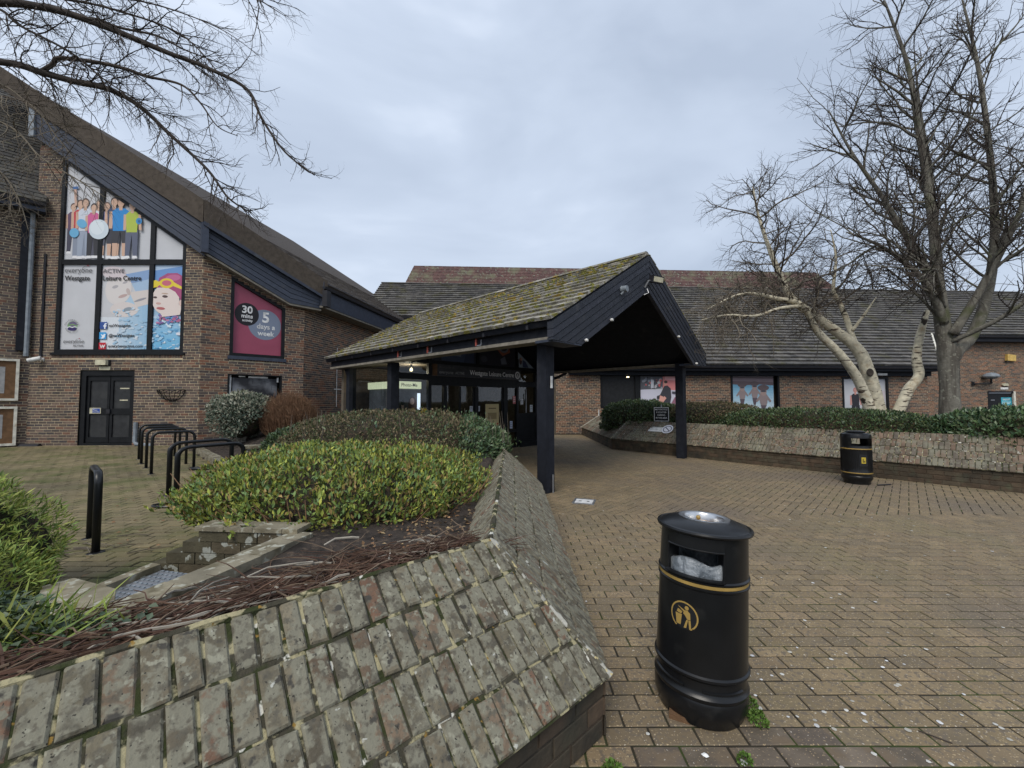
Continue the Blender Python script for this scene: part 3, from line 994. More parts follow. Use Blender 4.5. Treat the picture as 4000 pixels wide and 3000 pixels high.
# roof plane falling to the right
sl = Vector((-0.83, 0.117, 0.655 * 0.84)).normalized()
ru = Vector((0.14, 0.99, 0)).normalized()
FR = F((-6.12, 13.55, 5.36), ru, (-0.99, 0.14, 0.658))
m = MB(); m.prism(FR, [(0, 0), (14, 0), (14, 14), (-2.4, 14), (-2.4, 3.5)], -0.12, -0.02); roofp = m.build('roof', 'verge_tile', wing)
tiles(FR, [(0, 0), (13, 0), (13, 4.0), (-2.3, 4.0), (-2.3, 3.4)], roofp, 'verge_tile', 0.33, 0.33, 150)
# side eave: fascia, gutter, hopper
FE = F((-6.22, 13.4, 0), (0.14, 0.99, 0), UPZ)
m = MB(); m.box(FE, 0, 9, 4.66, 5.46, -0.12, 0.0); m.build('eaves_board', 'slate_timber', wing)
m = MB(); m.box(FE, 0, 9, 4.60, 4.655, -0.62, -0.02); m.build('soffit', 'soffit_paint', wing)
m = MB()
pf = [(0.0, 0.10), (0.02, 0.02), (0.06, 0.0), (0.10, 0.02), (0.12, 0.10), (0.11, 0.10), (0.095, 0.03), (0.06, 0.012), (0.025, 0.03), (0.01, 0.10)]
def gutter(f, u0, u1, z, w, name='gutter', parent=None, scl=1.0, mat='black_gutter'):
    q = MB()
    n = len(pf)
    P = [f.p(u, z + b * scl, w + a * scl) for u in (u0, u1) for a, b in pf]
    q.add(P, [(i, (i + 1) % n, n + (i + 1) % n, n + i) for i in range(n)] + [tuple(range(n))[::-1], tuple(range(n, 2 * n))])
    return q.build(name, mat, parent)
gutter(FE, -0.1, 9, 5.18, 0.0, parent=wing)
m = MB(); m.box(FE, -0.08, 0.16, 4.62, 5.15, 0.0, 0.16); m.build('rainwater_hopper', 'black_gutter', wing)
m = MB(); m.tube([FS.p(1.9, 3.5, 0.03), FS.p(1.9, 1.3, 0.03)], 0.012, 6); m.build('conduit', 'white_plastic', wing)
m = MB(); m.tube([FS.p(1.75, 1.95, 0.03), FS.p(4.3, 1.95, 0.03), FS.p(4.3, 3.6, 0.03)], 0.015, 6); m.build('conduit', 'white_plastic', wing)
# left, lower roof over the return wall
FQ = F((-13.1, 11.15, 7.05), (1, 1, 0), (-0.55, 0.55, 0.70))
m = MB(); m.prism(FQ, [(-5, 0), (0.12, 0), (0.12, 9.5), (-5, 9.5)], -0.15, -0.02); rq = m.build('lower_roof', 'roof_tile', wing)
mk('dark_tile', [(0.062, 0.060, 0.056), (0.05, 0.048, 0.046), (0.07, 0.067, 0.06)], 0.85, [((0.1, 0.095, 0.06), 5, 0.6, 0.68, 6, 'N')], jitter=0.2)
tiles(FQ, [(-5, 0), (0.1, 0), (0.1, 9.5), (-5, 9.5)], rq, 'dark_tile', 0.3, 0.24, 200)
FX = F((-13.1, 11.15, 0), (1, 1, 0), UPZ)
gutter(FX, -5, 0.1, 6.90, 0.0, parent=wing)
m = MB(); m.box(FX, -5, 0.1, 6.78, 7.0, -0.3, 0.0); m.build('eaves_board', 'slate_timber', wing)
m = MB(); m.tube([(-13.46, 11.30, 6.9), (-13.46, 11.30, 2.75)], 0.055, 8); m.build('downpipe', 'grey_plastic', wing)
m = MB(); m.box(FW, -0.26, -0.06, 2.9, 6.9, 0.0, 0.14); m.build('downpipe_casing', 'black_timber', wing)
m = MB(); m.box(FF, -13.62, -13.46, 8.95, 9.95, 0.0, 0.06); m.build('flashing', 'grey_plastic', wing)
m = MB(); m.tube([FL.p(-13.17, 5.66, 0.03), FL.p(-13.17, 2.75, 0.03)], 0.03, 6); m.build('cable_conduit', 'black_gutter', wing)


def opening(f, poly, parent, nm, fw=0.09, depth=0.10, mat='black_frame'):
    """frame bars round a polygonal opening, set back in the reveal, as one part"""
    m = MB()
    inn = inset(poly, fw)
    n = len(poly)
    for i in range(n):
        j = (i + 1) % n
        m.prism(f, [poly[i], poly[j], inn[j], inn[i]], -0.13, -0.13 + depth)
    return m.build(nm, mat, parent), inn


# ---- tall poster window
win, wi = opening(FL, winpoly, wing, 'window', 0.10, 0.13)
m = MB(); m.box(FL, -12.9, -9.16, 2.80, 2.86, -0.12, 0.05); m.build('sill', 'black_frame', win)
for u in (-11.69, -10.20):
    m = MB(); m.box(FL, u - 0.065, u + 0.065, 2.9, (7.64 if u < -11 else 6.60), -0.13, -0.012); m.build('mullion', 'black_frame', win)
m = MB(); m.box(FL, -12.8, -9.26, 5.38, 5.52, -0.13, -0.008); m.build('transom', 'black_frame', win)
zt = lambda x: 5.98 + (x + 9.22) * (-0.696) - 0.11
mk('poster_white', [(0.56, 0.57, 0.60)], 0.4, vary=0.05, vscale=2)
panes = []
for a, b in ((-12.78, -11.71), (-11.67, -10.22), (-10.18, -9.28)):
    m = MB(); m.flat(FL, [(a, 2.9), (b, 2.9), (b, 5.42), (a, 5.42)], -0.06); panes.append(m.build('pane', 'poster_white', win))
    m = MB(); m.flat(FL, [(a, 5.48), (b, 5.48), (b, zt(b)), (a, zt(a))], -0.06); panes.append(m.build('pane', 'poster_white', win))
A = lambda X, Y: (-13.186 + 0.003386 * X + (0.000164 - 0.00000004 * X) * Y, 8.585 - 0.003433 * Y)
B = lambda X, Y: (-13.044 + 0.003081 * X + 0.000146 * Y, 5.612 - 0.003093 * Y)
mapp = lambda fn, pts: [fn(x, y) for x, y in pts]


def PA(x, top, bot, **k):
    a, b = A(x, top), A(x, bot)
    return person((a[0] + b[0]) / 2, a[1], b[1], 1, **k)


sh = []
sh += PA(165, 415, 840, shirt=(88, 62, 88), pants=(58, 58, 75), hair=(80, 55, 45))
sh += PA(225, 385, 880, shirt=(190, 50, 60), pants=(130, 140, 160), hair=(90, 70, 60))
sh += PA(268, 375, 885, shirt=(205, 212, 225), pants=(150, 162, 182), hair=(80, 60, 50))
sh += PA(385, 385, 880, shirt=(225, 228, 235), pants=(70, 70, 85), hair=(170, 170, 170))
sh += PA(345, 420, 880, shirt=(205, 84, 140), pants=(40, 40, 45), hair=(40, 35, 35))
sh.append(((96, 170, 215), mapp(A, ell(250, 590, 45, 36, 16, 0.5)))); sh.append(((96, 170, 215), mapp(A, ell(185, 668, 40, 40, 16, 0.5))))
sh.append(((200, 160, 140), mapp(A, [(185, 300), (205, 300), (212, 440), (190, 440)]))); sh.append(((50, 90, 150), mapp(A, [(170, 278), (222, 275), (222, 296), (170, 298)])))
sh += PA(458, 410, 880, shirt=(48, 72, 130), pants=(82, 84, 98), hair=(90, 70, 60), bare=0.18)
sh += PA(522, 370, 885, shirt=(50, 60, 92), pants=(45, 46, 55), hair=(45, 38, 35), bare=0.2)
sh += PA(580, 378, 890, shirt=(32, 128, 205), pants=(42, 42, 48), hair=(120, 85, 65), bare=0.22, sw=1.25)
sh += PA(680, 412, 885, shirt=(172, 190, 62), pants=(80, 86, 108), hair=(200, 180, 160))
sh.append(((45, 130, 195), mapp(A, ell(742, 573, 26, 28, 14)))); sh.append(((30, 80, 140), mapp(A, ell(744, 575, 12, 13, 10))))
sh.append(((206, 220, 230), mapp(A, ell(402, 642, 84, 84, 28)))); sh.append(((222, 233, 240), mapp(A, ell(390, 628, 60, 60, 24))))
prints(FL, sh, panes[1], -0.058, glare_wash=0.15)
# swimming picture
g = random.Random(5)
sh = []
bl = lambda f: tuple(int(a + (b - a) * f) for a, b in zip((225, 232, 240), (120, 178, 222)))
for i in range(12):
    f = i / 11
    sh.append((bl(0.1 + 0.9 * f), mapp(B, [(430 + 470 * f, 330 + 45 * 0), (895, 330), (860, 868), (440 + 410 * f, 868), (430 + 470 * f, 620 + 0 * f)])) if f > 0.35 else (bl(0.15 * f), mapp(B, [(430, 560), (880, 560), (850, 868), (385, 868)])))
sh.append(((110, 150, 205), mapp(B, [(660, 165), (900, 118), (895, 210), (700, 250)])))
sh.append(((150, 185, 222), mapp(B, [(720, 250), (895, 205), (890, 310), (760, 330)])))
sh.append(((222, 214, 212), mapp(B, ell(600, 300, 120, 150, 22, 0.3))))
sh.append(((215, 200, 205), mapp(B, ell(560, 150, 110, 62, 20, 0.1))))
sh.append(((224, 216, 213), mapp(B, ell(605, 320, 105, 120, 22, 0.3))))
sh.append(((218, 206, 200), mapp(B, [(700, 330), (885, 305), (878, 440), (760, 470)])))
sh.append(((222, 210, 206), mapp(B, ell(650, 490, 130, 70, 20))))
for x, y, rx, ry, c in ((570, 280, 30, 14, (165, 160, 165)), (660, 240, 24, 10, (165, 160, 165)), (640, 365, 45, 14, (185, 150, 145)), (690, 325, 18, 34, (190, 170, 165)), (680, 490, 42, 20, (120, 135, 150)), (800, 400, 60, 10, (130, 130, 140))):
    sh.append((c, mapp(B, ell(x, y, rx, ry, 12, -0.3))))
for i in range(70):
    x, y = g.uniform(560, 860), g.uniform(470, 850)
    sh.append((g.choice([(190, 215, 235), (150, 195, 228), (215, 228, 240), (130, 185, 225)]), mapp(B, ell(x, y, g.uniform(6, 26), g.uniform(4, 12), 8, g.uniform(-.5, .5)))))
rest = [(c, [(min(max(x, -11.66), -10.23), min(max(z, 2.92), 5.41)) for x, z in p]) for c, p in sh]
prints(FL, rest, panes[2], -0.058, step=0.0002, glare_wash=0.3)
sh = [((170, 196, 226), mapp(B, [(935, 70), (1235, 75), (1190, 870), (890, 868)]))]
sh.append(((96, 142, 205), mapp(B, [(932, 130), (1232, 85), (1228, 300), (925, 330)])))
sh.append(((150, 190, 222), mapp(B, [(930, 300), (1225, 300), (1215, 520), (915, 540)])))
for i in range(14):
    f = i / 13
    sh.append(((int(150 - 60 * f), int(195 - 22 * f), int(228 - 8 * f)), mapp(B, [(905, 560 + 300 * f), (1210, 570 + 290 * f), (1190, 870), (888, 868)])))
for i in range(110):
    x, y = g.uniform(895, 1195), g.uniform(560, 865)
    sh.append((g.choice([(150, 200, 232), (100, 170, 216), (185, 215, 238), (80, 155, 208), (215, 232, 244)]), mapp(B, ell(x, y, g.uniform(6, 24), g.uniform(3, 12), 8, g.uniform(-.4, .4)))))
for i in range(40):
    sh.append((g.choice([(120, 90, 150), (190, 120, 160), (90, 120, 190), (170, 90, 130)]), mapp(B, ell(g.uniform(960, 1200), g.uniform(540, 620), g.uniform(8, 20), g.uniform(6, 14), 8))))
sk = (228, 212, 205)
sh.append((sk, mapp(B, ell(1040, 400, 125, 140, 28, 0.1)))); sh.append((sk, mapp(B, [(960, 480), (1190, 440), (1170, 540), (1010, 560)])))
sh.append(((222, 190, 182), mapp(B, ell(1185, 432, 24, 32, 14))))
sh.append(((162, 62, 110), mapp(B, [(955, 290), (985, 200), (1060, 158), (1150, 155), (1215, 190), (1228, 260), (1220, 400), (1190, 420), (1130, 330), (1060, 290)])))
sh.append(((186, 92, 140), mapp(B, ell(1110, 200, 70, 30, 16, -0.1))))
sh.append(((232, 205, 50), mapp(B, [(925, 245), (1000, 230), (1110, 235), (1222, 290), (1220, 312), (1110, 275), (1000, 262), (925, 295)])))
sh.append(((228, 200, 40), mapp(B, ell(1052, 250, 68, 46, 20)))); sh.append(((198, 90, 110), mapp(B, ell(1052, 248, 44, 26, 18))))
sh.append(((228, 200, 40), mapp(B, ell(950, 255, 32, 34, 14))))
for x, y, rx, ry, c in ((1035, 372, 26, 12, (70, 50, 50)), (945, 380, 18, 10, (70, 50, 50)), (975, 436, 24, 10, (205, 160, 150)), (995, 482, 40, 13, (175, 85, 85)), (1035, 345, 32, 6, (190, 160, 140))):
    sh.append((c, mapp(B, ell(x, y, rx, ry, 14, 0.08))))
sh.append(((225, 228, 240), mapp(B, ell(1160, 715, 30, 14, 12))))
rest = [(c, [(min(max(x, -10.17), -9.29), min(max(z, 2.92), 5.41)) for x, z in p]) for c, p in sh]
prints(FL, rest, panes[4], -0.058, step=0.0002, glare_wash=0.16)
mk('ink_black', [(0.02, 0.02, 0.022)], 0.5); mk('ink_white', [(0.75, 0.75, 0.75)], 0.5); mk('ink_grey', [(0.10, 0.10, 0.11)], 0.5)
mk('ink_dim', [(0.30, 0.30, 0.30)], 0.5); mk('ink_dimmer', [(0.10, 0.10, 0.10)], 0.5); mk('ink_blue', [(0.03, 0.08, 0.35)], 0.5)


def tb(pane, s, X, Y, size, mat='ink_black', bold=0.0, sq=1.0, w=-0.036):
    u, v = B(X, Y)
    return text(pane, s, size, FL, u, v, mat, w, bold=bold, squash=sq)


tb(panes[0], 'everyone', 110, 150, 0.225, 'ink_grey', -0.004, 0.93); tb(panes[0], 'Westgate', 112, 222, 0.195, 'ink_black', 0.016, 0.93)
tb(panes[2], 'ACTIVE', 462, 152, 0.165, 'ink_grey', 0.004, 1.12); tb(panes[2], 'Leisure Centre', 458, 222, 0.195, 'ink_black', 0.016, 0.92)
tb(panes[0], 'everyone', 95, 800, 0.165, 'ink_grey', -0.004, 0.95); tb(panes[0], 'ACTIVE', 185, 832, 0.075, 'ink_grey', 0.01, 1.15)
for s, y in (('eaWestgate', 650), ('@eaWestgate', 742), ('everyoneactive.com', 838)):
    tb(panes[2], s, 515 - (y - 650) * 0.06, y, 0.115, 'ink_black', 0.012, 1.1 if y < 800 else 1.06)
sh = [((58, 86, 152), mapp(B, [(424, 606), (490, 606), (487, 670), (421, 670)])), ((70, 160, 220), mapp(B, [(417, 700), (482, 700), (479, 763), (414, 763)])), ((190, 45, 60), mapp(B, [(413, 795), (477, 795), (474, 856), (410, 856)])),
      ((235, 240, 248), mapp(B, [(462, 670), (474, 670), (475, 648), (484, 648), (485, 638), (475, 638), (476, 628), (486, 628), (486, 617), (472, 617), (464, 626), (463, 638), (455, 638), (455, 648), (463, 648)])),
      ((235, 242, 250), mapp(B, [(428, 752), (446, 745), (430, 715), (444, 724), (456, 726), (460, 715), (470, 716), (476, 720), (470, 726), (468, 745), (455, 757), (440, 758)]))]
sh = [(c, [(x + 0.035, z) for x, z in p]) for c, p in sh]
prints(FL, sh, panes[2], -0.03, 'icon_print')
tb(panes[2], 'w', 434, 846, 0.2, 'ink_white', 0.02, 1.0, -0.024)
# swoosh marks with their red dots
sh = []
for ox, oy, s in ((270, 130, 1.0), (205, 790, 0.72)):
    arc = []
    for i in range(9):
        a = rad(180 - 82 * i / 8); arc.append((ox + s * (58 + 58 * math.cos(a)), oy - s * 45 * math.sin(a)))
    for i in range(8):
        p, q = arc[i], arc[i + 1]
        sh.append(((110, 110, 115), mapp(B, [(p[0] - 3 * s, p[1]), (q[0] - 2 * s, q[1] - 2 * s), (q[0] + 2 * s, q[1] + 2 * s), (p[0] + 3 * s, p[1])])))
    sh.append(((165, 40, 60), mapp(B, ell(ox + s * 56, oy - s * 45, 7 * s, 6 * s, 12))))
    prints(FL, sh, panes[0], -0.035, 'swoosh_print', 0.0002); sh = []
sh.append(((120, 150, 120), mapp(B, ell(175, 640, 46, 42, 24)))); sh.append(((110, 100, 130), mapp(B, ell(180, 625, 34, 24, 20))))
sh.append(((60, 50, 100), mapp(B, ell(172, 668, 42, 18, 20)))); sh.append(((222, 225, 230), mapp(B, [(130, 650), (150, 644), (172, 652), (195, 644), (218, 650), (218, 656), (195, 652), (172, 660), (150, 652), (130, 658)])))
sh.append(((120, 170, 90), mapp(B, [(133, 640), (175, 622), (215, 640), (215, 646), (175, 630), (133, 646)])))
prints(FL, sh, panes[0], -0.056, 'logo_print', 0.0004)
cx, cz = B(174, 645)
for s, r, a0, da, sz, up in (('CHICHESTER', 0.158, 165, -16.5, 0.062, 1), ('DISTRICT COUNCIL', 0.185, 205, 9.0, 0.045, -1)):
    for i, ch in enumerate(s):
        a = rad(a0 + da * i)
        if ch == ' ':
            continue
        text(panes[0], ch, sz, FL, cx + r * math.cos(a), cz + r * math.sin(a), 'ink_grey', -0.03, 'CENTER', 0.01, rot=a - rad(90) * up, name='crest_letter')

# ---- pink window on the angled wall
pw, pi_ = opening(FC, pinkpoly, wing, 'window', 0.09, 0.13)
m = MB(); m.box(FC, 0.64, 2.19, 2.74, 2.84, -0.12, 0.05); m.build('sill', 'slate_timber', pw)
mk('poster_pink', [(0.34, 0.075, 0.125)], 0.4, vary=0.08, vscale=3)
m = MB(); m.flat(FC, pi_, -0.08); pk = m.build('pane', 'poster_pink', pw)
sh = [((128, 138, 158), ell(1.60, 3.87, 0.45, 0.47, 32)), ((33, 31, 36), ell(1.115, 4.13, 0.315, 0.345, 32))]
prints(FC, sh, pk, -0.078)
for s, u, v, z, b in (('30', 1.12, 4.17, 0.30, 0.03), ('mins', 1.12, 4.02, 0.17, 0.025), ('activity', 1.13, 3.91, 0.10, 0.02), ('5', 1.62, 3.95, 0.44, 0.03), ('days a', 1.63, 3.74, 0.215, 0.02), ('week', 1.63, 3.53, 0.215, 0.02)):
    text(pk, s, z, FC, u, v, 'ink_white', -0.072, 'CENTER', b, squash=0.95)
# ---- lower window: cracked frosted film behind glass with white tape
lw, li = opening(FC, lowpoly, wing, 'window', 0.05, 0.13)
m = MB(); m.flat(FC, [(0.8, 1.08), (1.98, 1.08), (1.98, 2.20), (0.8, 2.20)], -0.10)
mk('frosted', [(0.16, 0.175, 0.20)], 0.35, [((0.03, 0.03, 0.035), 7, 0.0, 0.025, 0, 'V'), ((0.25, 0.26, 0.28), 1.2, 0.5, 0.7, 3, 'N')])
fpane = m.build('pane', 'frosted', lw)
m = MB()
gg = random.Random(3)
for i in range(95):
    u, v = gg.uniform(0.85, 1.93), gg.uniform(1.15, 2.15)
    if gg.random() < 0.5:
        m.box(FC, u, u + gg.uniform(0.05, 0.16), v, v + 0.006, -0.099, -0.097)
    else:
        m.box(FC, u, u + 0.006, v, v + gg.uniform(0.05, 0.14), -0.099, -0.097)
m.build('cracks', 'ink_black', fpane)
m = MB()
for a in ((0.71, 0.80, 1.0, 1.32), (0.71, 0.77, 1.7, 2.28), (1.2, 1.72, 2.21, 2.26), (0.95, 1.12, 2.23, 2.26), (0.9, 1.5, 1.0, 1.06), (1.97, 2.02, 2.1, 2.25)):
    m.box(FC, *a, -0.095, -0.092)
m.build('tape', 'white_plastic', lw)
mk('door_grey', [(0.030, 0.031, 0.033)], 0.4, [((0.045, 0.046, 0.046), 3, 0.5, 0.7, 5, 'N')], spec=0.3)
# ---- double doors
dr = MB()
for a in ((-12.07, -11.93, 0.24, 2.36), (-10.64, -10.55, 0.24, 2.36), (-11.93, -10.64, 2.22, 2.36), (-11.93, -10.64, 0.24, 0.34)):
    dr.box(FL, *a, -0.16, -0.03)
door = dr.build('double_door', 'black_frame', wing)
for k, (a, b) in enumerate(((-11.92, -11.29), (-11.27, -10.65))):
    m = MB()
    for q in ((a, b, 0.35, 0.50), (a, b, 1.14, 1.30), (a, b, 2.08, 2.21), (a, a + 0.07, 0.502, 1.138), (b - 0.07, b, 0.502, 1.138), (a, a + 0.07, 1.302, 2.078), (b - 0.07, b, 1.302, 2.078)):
        m.box(FL, *q, -0.15, -0.07)
    leaf = m.build('door_leaf', 'black_frame', door)
    for z0, z1 in ((0.502, 1.138), (1.302, 2.078)):
        m = MB(); m.box(FL, a + 0.072, b - 0.072, z0, z1, -0.12, -0.10); m.build('door_pane', 'door_grey', door)
    if k == 1:
        m = MB(); m.box(FL, -11.03, -10.77, 1.85, 1.88, -0.099, -0.094); m.box(FL, -11.03, -10.80, 1.52, 1.55, -0.099, -0.094); m.build('tape_strip', 'cream_plastic', door)
m = MB(); m.box(FL, -11.34, -11.24, 1.16, 1.28, -0.069, -0.03); m.build('lock_case', 'black_gutter', door)
m = MB(); m.box(FL, -11.83, -11.52, 1.16, 1.32, -0.069, -0.062); sg = m.build('notice', 'cream_plastic', door)
m = MB(); m.box(FL, -11.745, -11.54, 1.18, 1.30, -0.061, -0.058); m.build('notice_panel', 'ink_blue', door)
text(door, 'Please', 0.05, FL, -11.73, 1.245, 'ink_white', -0.056, bold=0.01); text(door, 'keep clear', 0.04, FL, -11.73, 1.195, 'ink_white', -0.056, bold=0.01)
# ---- things on the wall
t = thing('bulkhead_light', 'dirty cream bulkhead light over the black double doors', 'lamp', FL.p(-11.38, 2.57, 0.01))
m = MB(); m.box(FL, -11.55, -11.22, 2.50, 2.66, 0.008, 0.05); m.build('backplate', 'black_gutter', t)
m = MB(); m.prism(F((-11.40, 11.43, 2.50), (1, 0, 0), (0, 0, 1)), [(-0.14, 0.01), (0.14, 0.01), (0.15, 0.08), (0.14, 0.15), (-0.14, 0.15), (-0.15, 0.08)], 0.05, 0.13); m.build('diffuser', 'cream_plastic', t)
m = MB(); m.box(FL, -11.52, -11.22, 2.375, 2.47, 0.008, 0.03); tag(m.build('exit_plate', 'cream_plastic'), 'blank cream plate just above the black double doors', 'sign')
t = thing('security_camera', 'white bullet security camera at the foot of a black conduit on the brick wall', 'camera', FL.p(-13.2, 2.65, 0.01))
m = MB(); m.box(FL, -13.18, -13.08, 2.62, 2.72, 0.008, 0.03); m.build('base', 'white_plastic', t)
m = MB(); m.tube([FL.p(-13.07, 2.70, 0.10), FL.p(-13.30, 2.62, 0.22)], [0.062, 0.058], 12); bd = m.build('body', 'white_plastic', t, True)
m = MB(); m.tube([FL.p(-13.13, 2.66, 0.02), FL.p(-13.14, 2.66, 0.12)], 0.02, 8); m.build('arm', 'white_plastic', t)
m = MB(); m.tube([FL.p(-13.301, 2.62, 0.222), FL.p(-13.31, 2.617, 0.226)], 0.045, 12); m.build('lens', 'black_frame', t)
# half-round hanging basket on the wall
t = thing('hanging_basket', 'empty black wire half-round basket fixed to the brick wall', 'basket', FL.p(-9.45, 1.55, 0.01))
m = MB()
R0 = 0.36
for k in range(4):
    z, r = 1.82 - 0.09 * k, R0 * (1, 0.92, 0.76, 0.45)[k]
    m.tube([FL.p(-9.47 + r * math.cos(a), z, 0.012 + r * 0.8 * math.sin(a)) for a in np.linspace(0, math.pi, 13)], 0.009 if k else 0.014, 5)
m.build('hoop', 'black_paint', t)
m = MB()
for a in np.linspace(0, math.pi, 9):
    m.tube([FL.p(-9.47 + R0 * k * math.cos(a), z, 0.012 + R0 * 0.8 * k * math.sin(a)) for k, z in ((1, 1.82), (0.92, 1.73), (0.76, 1.64), (0.45, 1.55), (0.05, 1.52))], 0.008, 5)
m.build('rib', 'black_paint', t)
m = MB()
for j in range(9):
    a = math.pi * j / 8
    m.tube([FL.p(-9.47 + R0 * .97 * math.cos(a), 1.80, 0.012 + R0 * .78 * math.sin(a)), FL.p(-9.47 + R0 * .97 * math.cos(a + .3), 1.75, 0.012 + R0 * .78 * abs(math.sin(a + .3)))], 0.012, 5)
m.build('liner_edge', 'dark_twig', t)
# grey guard pipe by the door
t = thing('pipe_guard', 'grey plastic pipe bent along the foot of the wall beside the doors', 'pipe', FL.p(-10.4, 0.27, 0.05))
m = MB(); m.tube([FL.p(-10.42, 0.92, 0.05), FL.p(-10.43, 0.40, 0.05), FL.p(-10.38, 0.32, 0.06), FL.p(-9.95, 0.29, 0.06)], 0.05, 8); m.build('pipe', 'grey_plastic', t, True)
# noticeboards on the return wall
FN = F((-13.5, 11.43, 0), (1, 1, 0), UPZ)
for k, (z0, z1, lab) in enumerate(((1.52, 2.66, 'white framed cork noticeboard with pale sheet, upper one of a pair on the brick wall'), (0.30, 1.36, 'white framed cork noticeboard standing just above the ground below another'))):
    t = thing('noticeboard', lab, 'noticeboard', FN.p(-0.8, z0, 0.05), group='noticeboards on the return wall')
    m = MB()
    a, b = -1.9, -0.17
    for q in ((a, b, z0, z0 + 0.06), (a, b, z1 - 0.06, z1), (a, a + 0.06, z0 + 0.06, z1 - 0.06), (b - 0.06, b, z0 + 0.06, z1 - 0.06)):
        m.box(FN, *q, 0.01, 0.10)
    m.build('frame', 'white_timber', t)
    m = MB(); m.box(FN, a + 0.05, b - 0.05, z0 + 0.05, z1 - 0.05, 0.01, 0.05); bk = m.build('board', 'cork', t)
    m = MB(); m.box(FN, -1.4, -0.42, z0 + 0.2, z1 - 0.22, 0.051, 0.054); m.build('sheet', 'ink_dim', t)
t = thing('cable_cover', 'black cable cover lying at the foot of the wall by the noticeboards', 'cable cover', FL.p(-13.3, 0.27, 0.05))
m = MB(); m.prism(F((-13.25, 11.36, 0.26), (0, -1, 0), (0, 0, 1)), [(-0.05, 0), (0.09, 0), (0.05, 0.07), (0.0, 0.08)], -0.25, 0.32); m.build('cover', 'black_gutter', t)
# ------------------------------------------------------------------ entrance canopy
DG = Vector((0.695, 0.719, 0)).normalized()     # along the gable
EG = Vector((-0.719, 0.695, 0)).normalized()    # back towards the doors
P1 = Vector((0.595, 6.82, 0))
can = thing('entrance_canopy', 'black timber entrance canopy with mossy tiled gable roof on square posts', 'canopy', P1)
ZE, ZA = 2.80, 4.62                             # eaves and apex of the roof surface
S0, S1 = -0.40, 6.05
SM = (S0 + S1) / 2
TF, TB = -0.42, 8.05                            # front verge and back end along EG


def cp(s, t, z):
    return P1 + DG * s + EG * t + Vector((0, 0, z))


run = SM - S0
rise = ZA - ZE
slope = math.hypot(run, rise)
# roof slopes
FRL = F(cp(S0 - 0.06, TB, ZE - 0.03), -EG, DG * run + Vector((0, 0, rise)))
LEN = TB - TF
m = MB(); m.prism(FRL, [(0, 0), (LEN, 0), (LEN, slope + 0.05), (0, slope + 0.05)], -0.12, -0.03); rl = m.build('roof_slope', 'black_timber', can)
tiles(FRL, [(-0.05, -0.02), (LEN + 0.04, -0.02), (LEN + 0.04, slope + 0.04), (-0.05, slope + 0.04)], rl, 'moss_tile', 0.30, 0.285, 300, h=0.05, tilt=0.043, cj=0.008)
FRR = F(cp(S1 + 0.06, TF, ZE - 0.03), EG, -DG * run + Vector((0, 0, rise)))
m = MB(); m.prism(FRR, [(0, 0), (LEN, 0), (LEN, slope + 0.05), (0, slope + 0.05)], -0.12, -0.03); rr_ = m.build('roof_slope', 'black_timber', can)
tiles(FRR, [(-0.05, -0.02), (LEN + 0.04, -0.02), (LEN + 0.04, slope + 0.04), (-0.05, slope + 0.04)], rr_, 'moss_tile', 0.30, 0.285, 60, h=0.034, tilt=0.028)
# ridge tiles
t0 = TF
while t0 < TB - 0.05:
    m = MB()
    a, b = t0, min(t0 + 0.44, TB)
    k = 7
    vs = []
    for t in (a, b):
        for i in range(k):
            an = rad(20 + 140 * i / (k - 1))
            vs.append(cp(SM - 0.13 * math.cos(an), t, ZA - 0.05 + 0.11 * math.sin(an)))
    m.add(vs, [(i, i + 1, k + i + 1, k + i) for i in range(k - 1)] + [tuple(range(k))[::-1], tuple(range(k, 2 * k))])
    m.build('ridge_tile', 'moss_tile', can)
    t0 += 0.45
# moss clumps
g = random.Random(21)
mm = MB()
for i in range(1300):
    u, v = g.uniform(0, LEN), g.uniform(0.03, slope - 0.02)
    pr_ = 0.2 + 0.95 * max(0, noise.noise(Vector((u * 0.8, v * 0.8, 3.3)))) + 0.35 * (v / slope) * (u / LEN)
    if g.random() > pr_:
        continue
    v = math.floor(v / 0.285) * 0.285 + g.choice((0.0, 0.0, 0.26, g.random() * 0.285))
    r = g.uniform(0.02, 0.06)
    c = FRL.p(u, v, 0.02)
    n = 6
    ring = [FRL.p(u + r * g.uniform(.8, 1.7) * math.cos(6.283 * j / n), v + r * g.uniform(.5, 1.0) * math.sin(6.283 * j / n), 0.008) for j in range(n)]
    rin = [FRL.p(u + r * 0.6 * math.cos(6.283 * j / n), v + r * 0.5 * math.sin(6.283 * j / n), 0.02 + r * 0.5) for j in range(n)]
    mm.add(ring + rin + [FRL.p(u, v, 0.022 + r * 0.65)], [(j, (j + 1) % n, n + (j + 1) % n, n + j) for j in range(n)] + [(n + j, n + (j + 1) % n, 2 * n) for j in range(n)])
mo = mm.build('moss_clumps', 'moss', can, True); mo['kind'] = 'stuff'
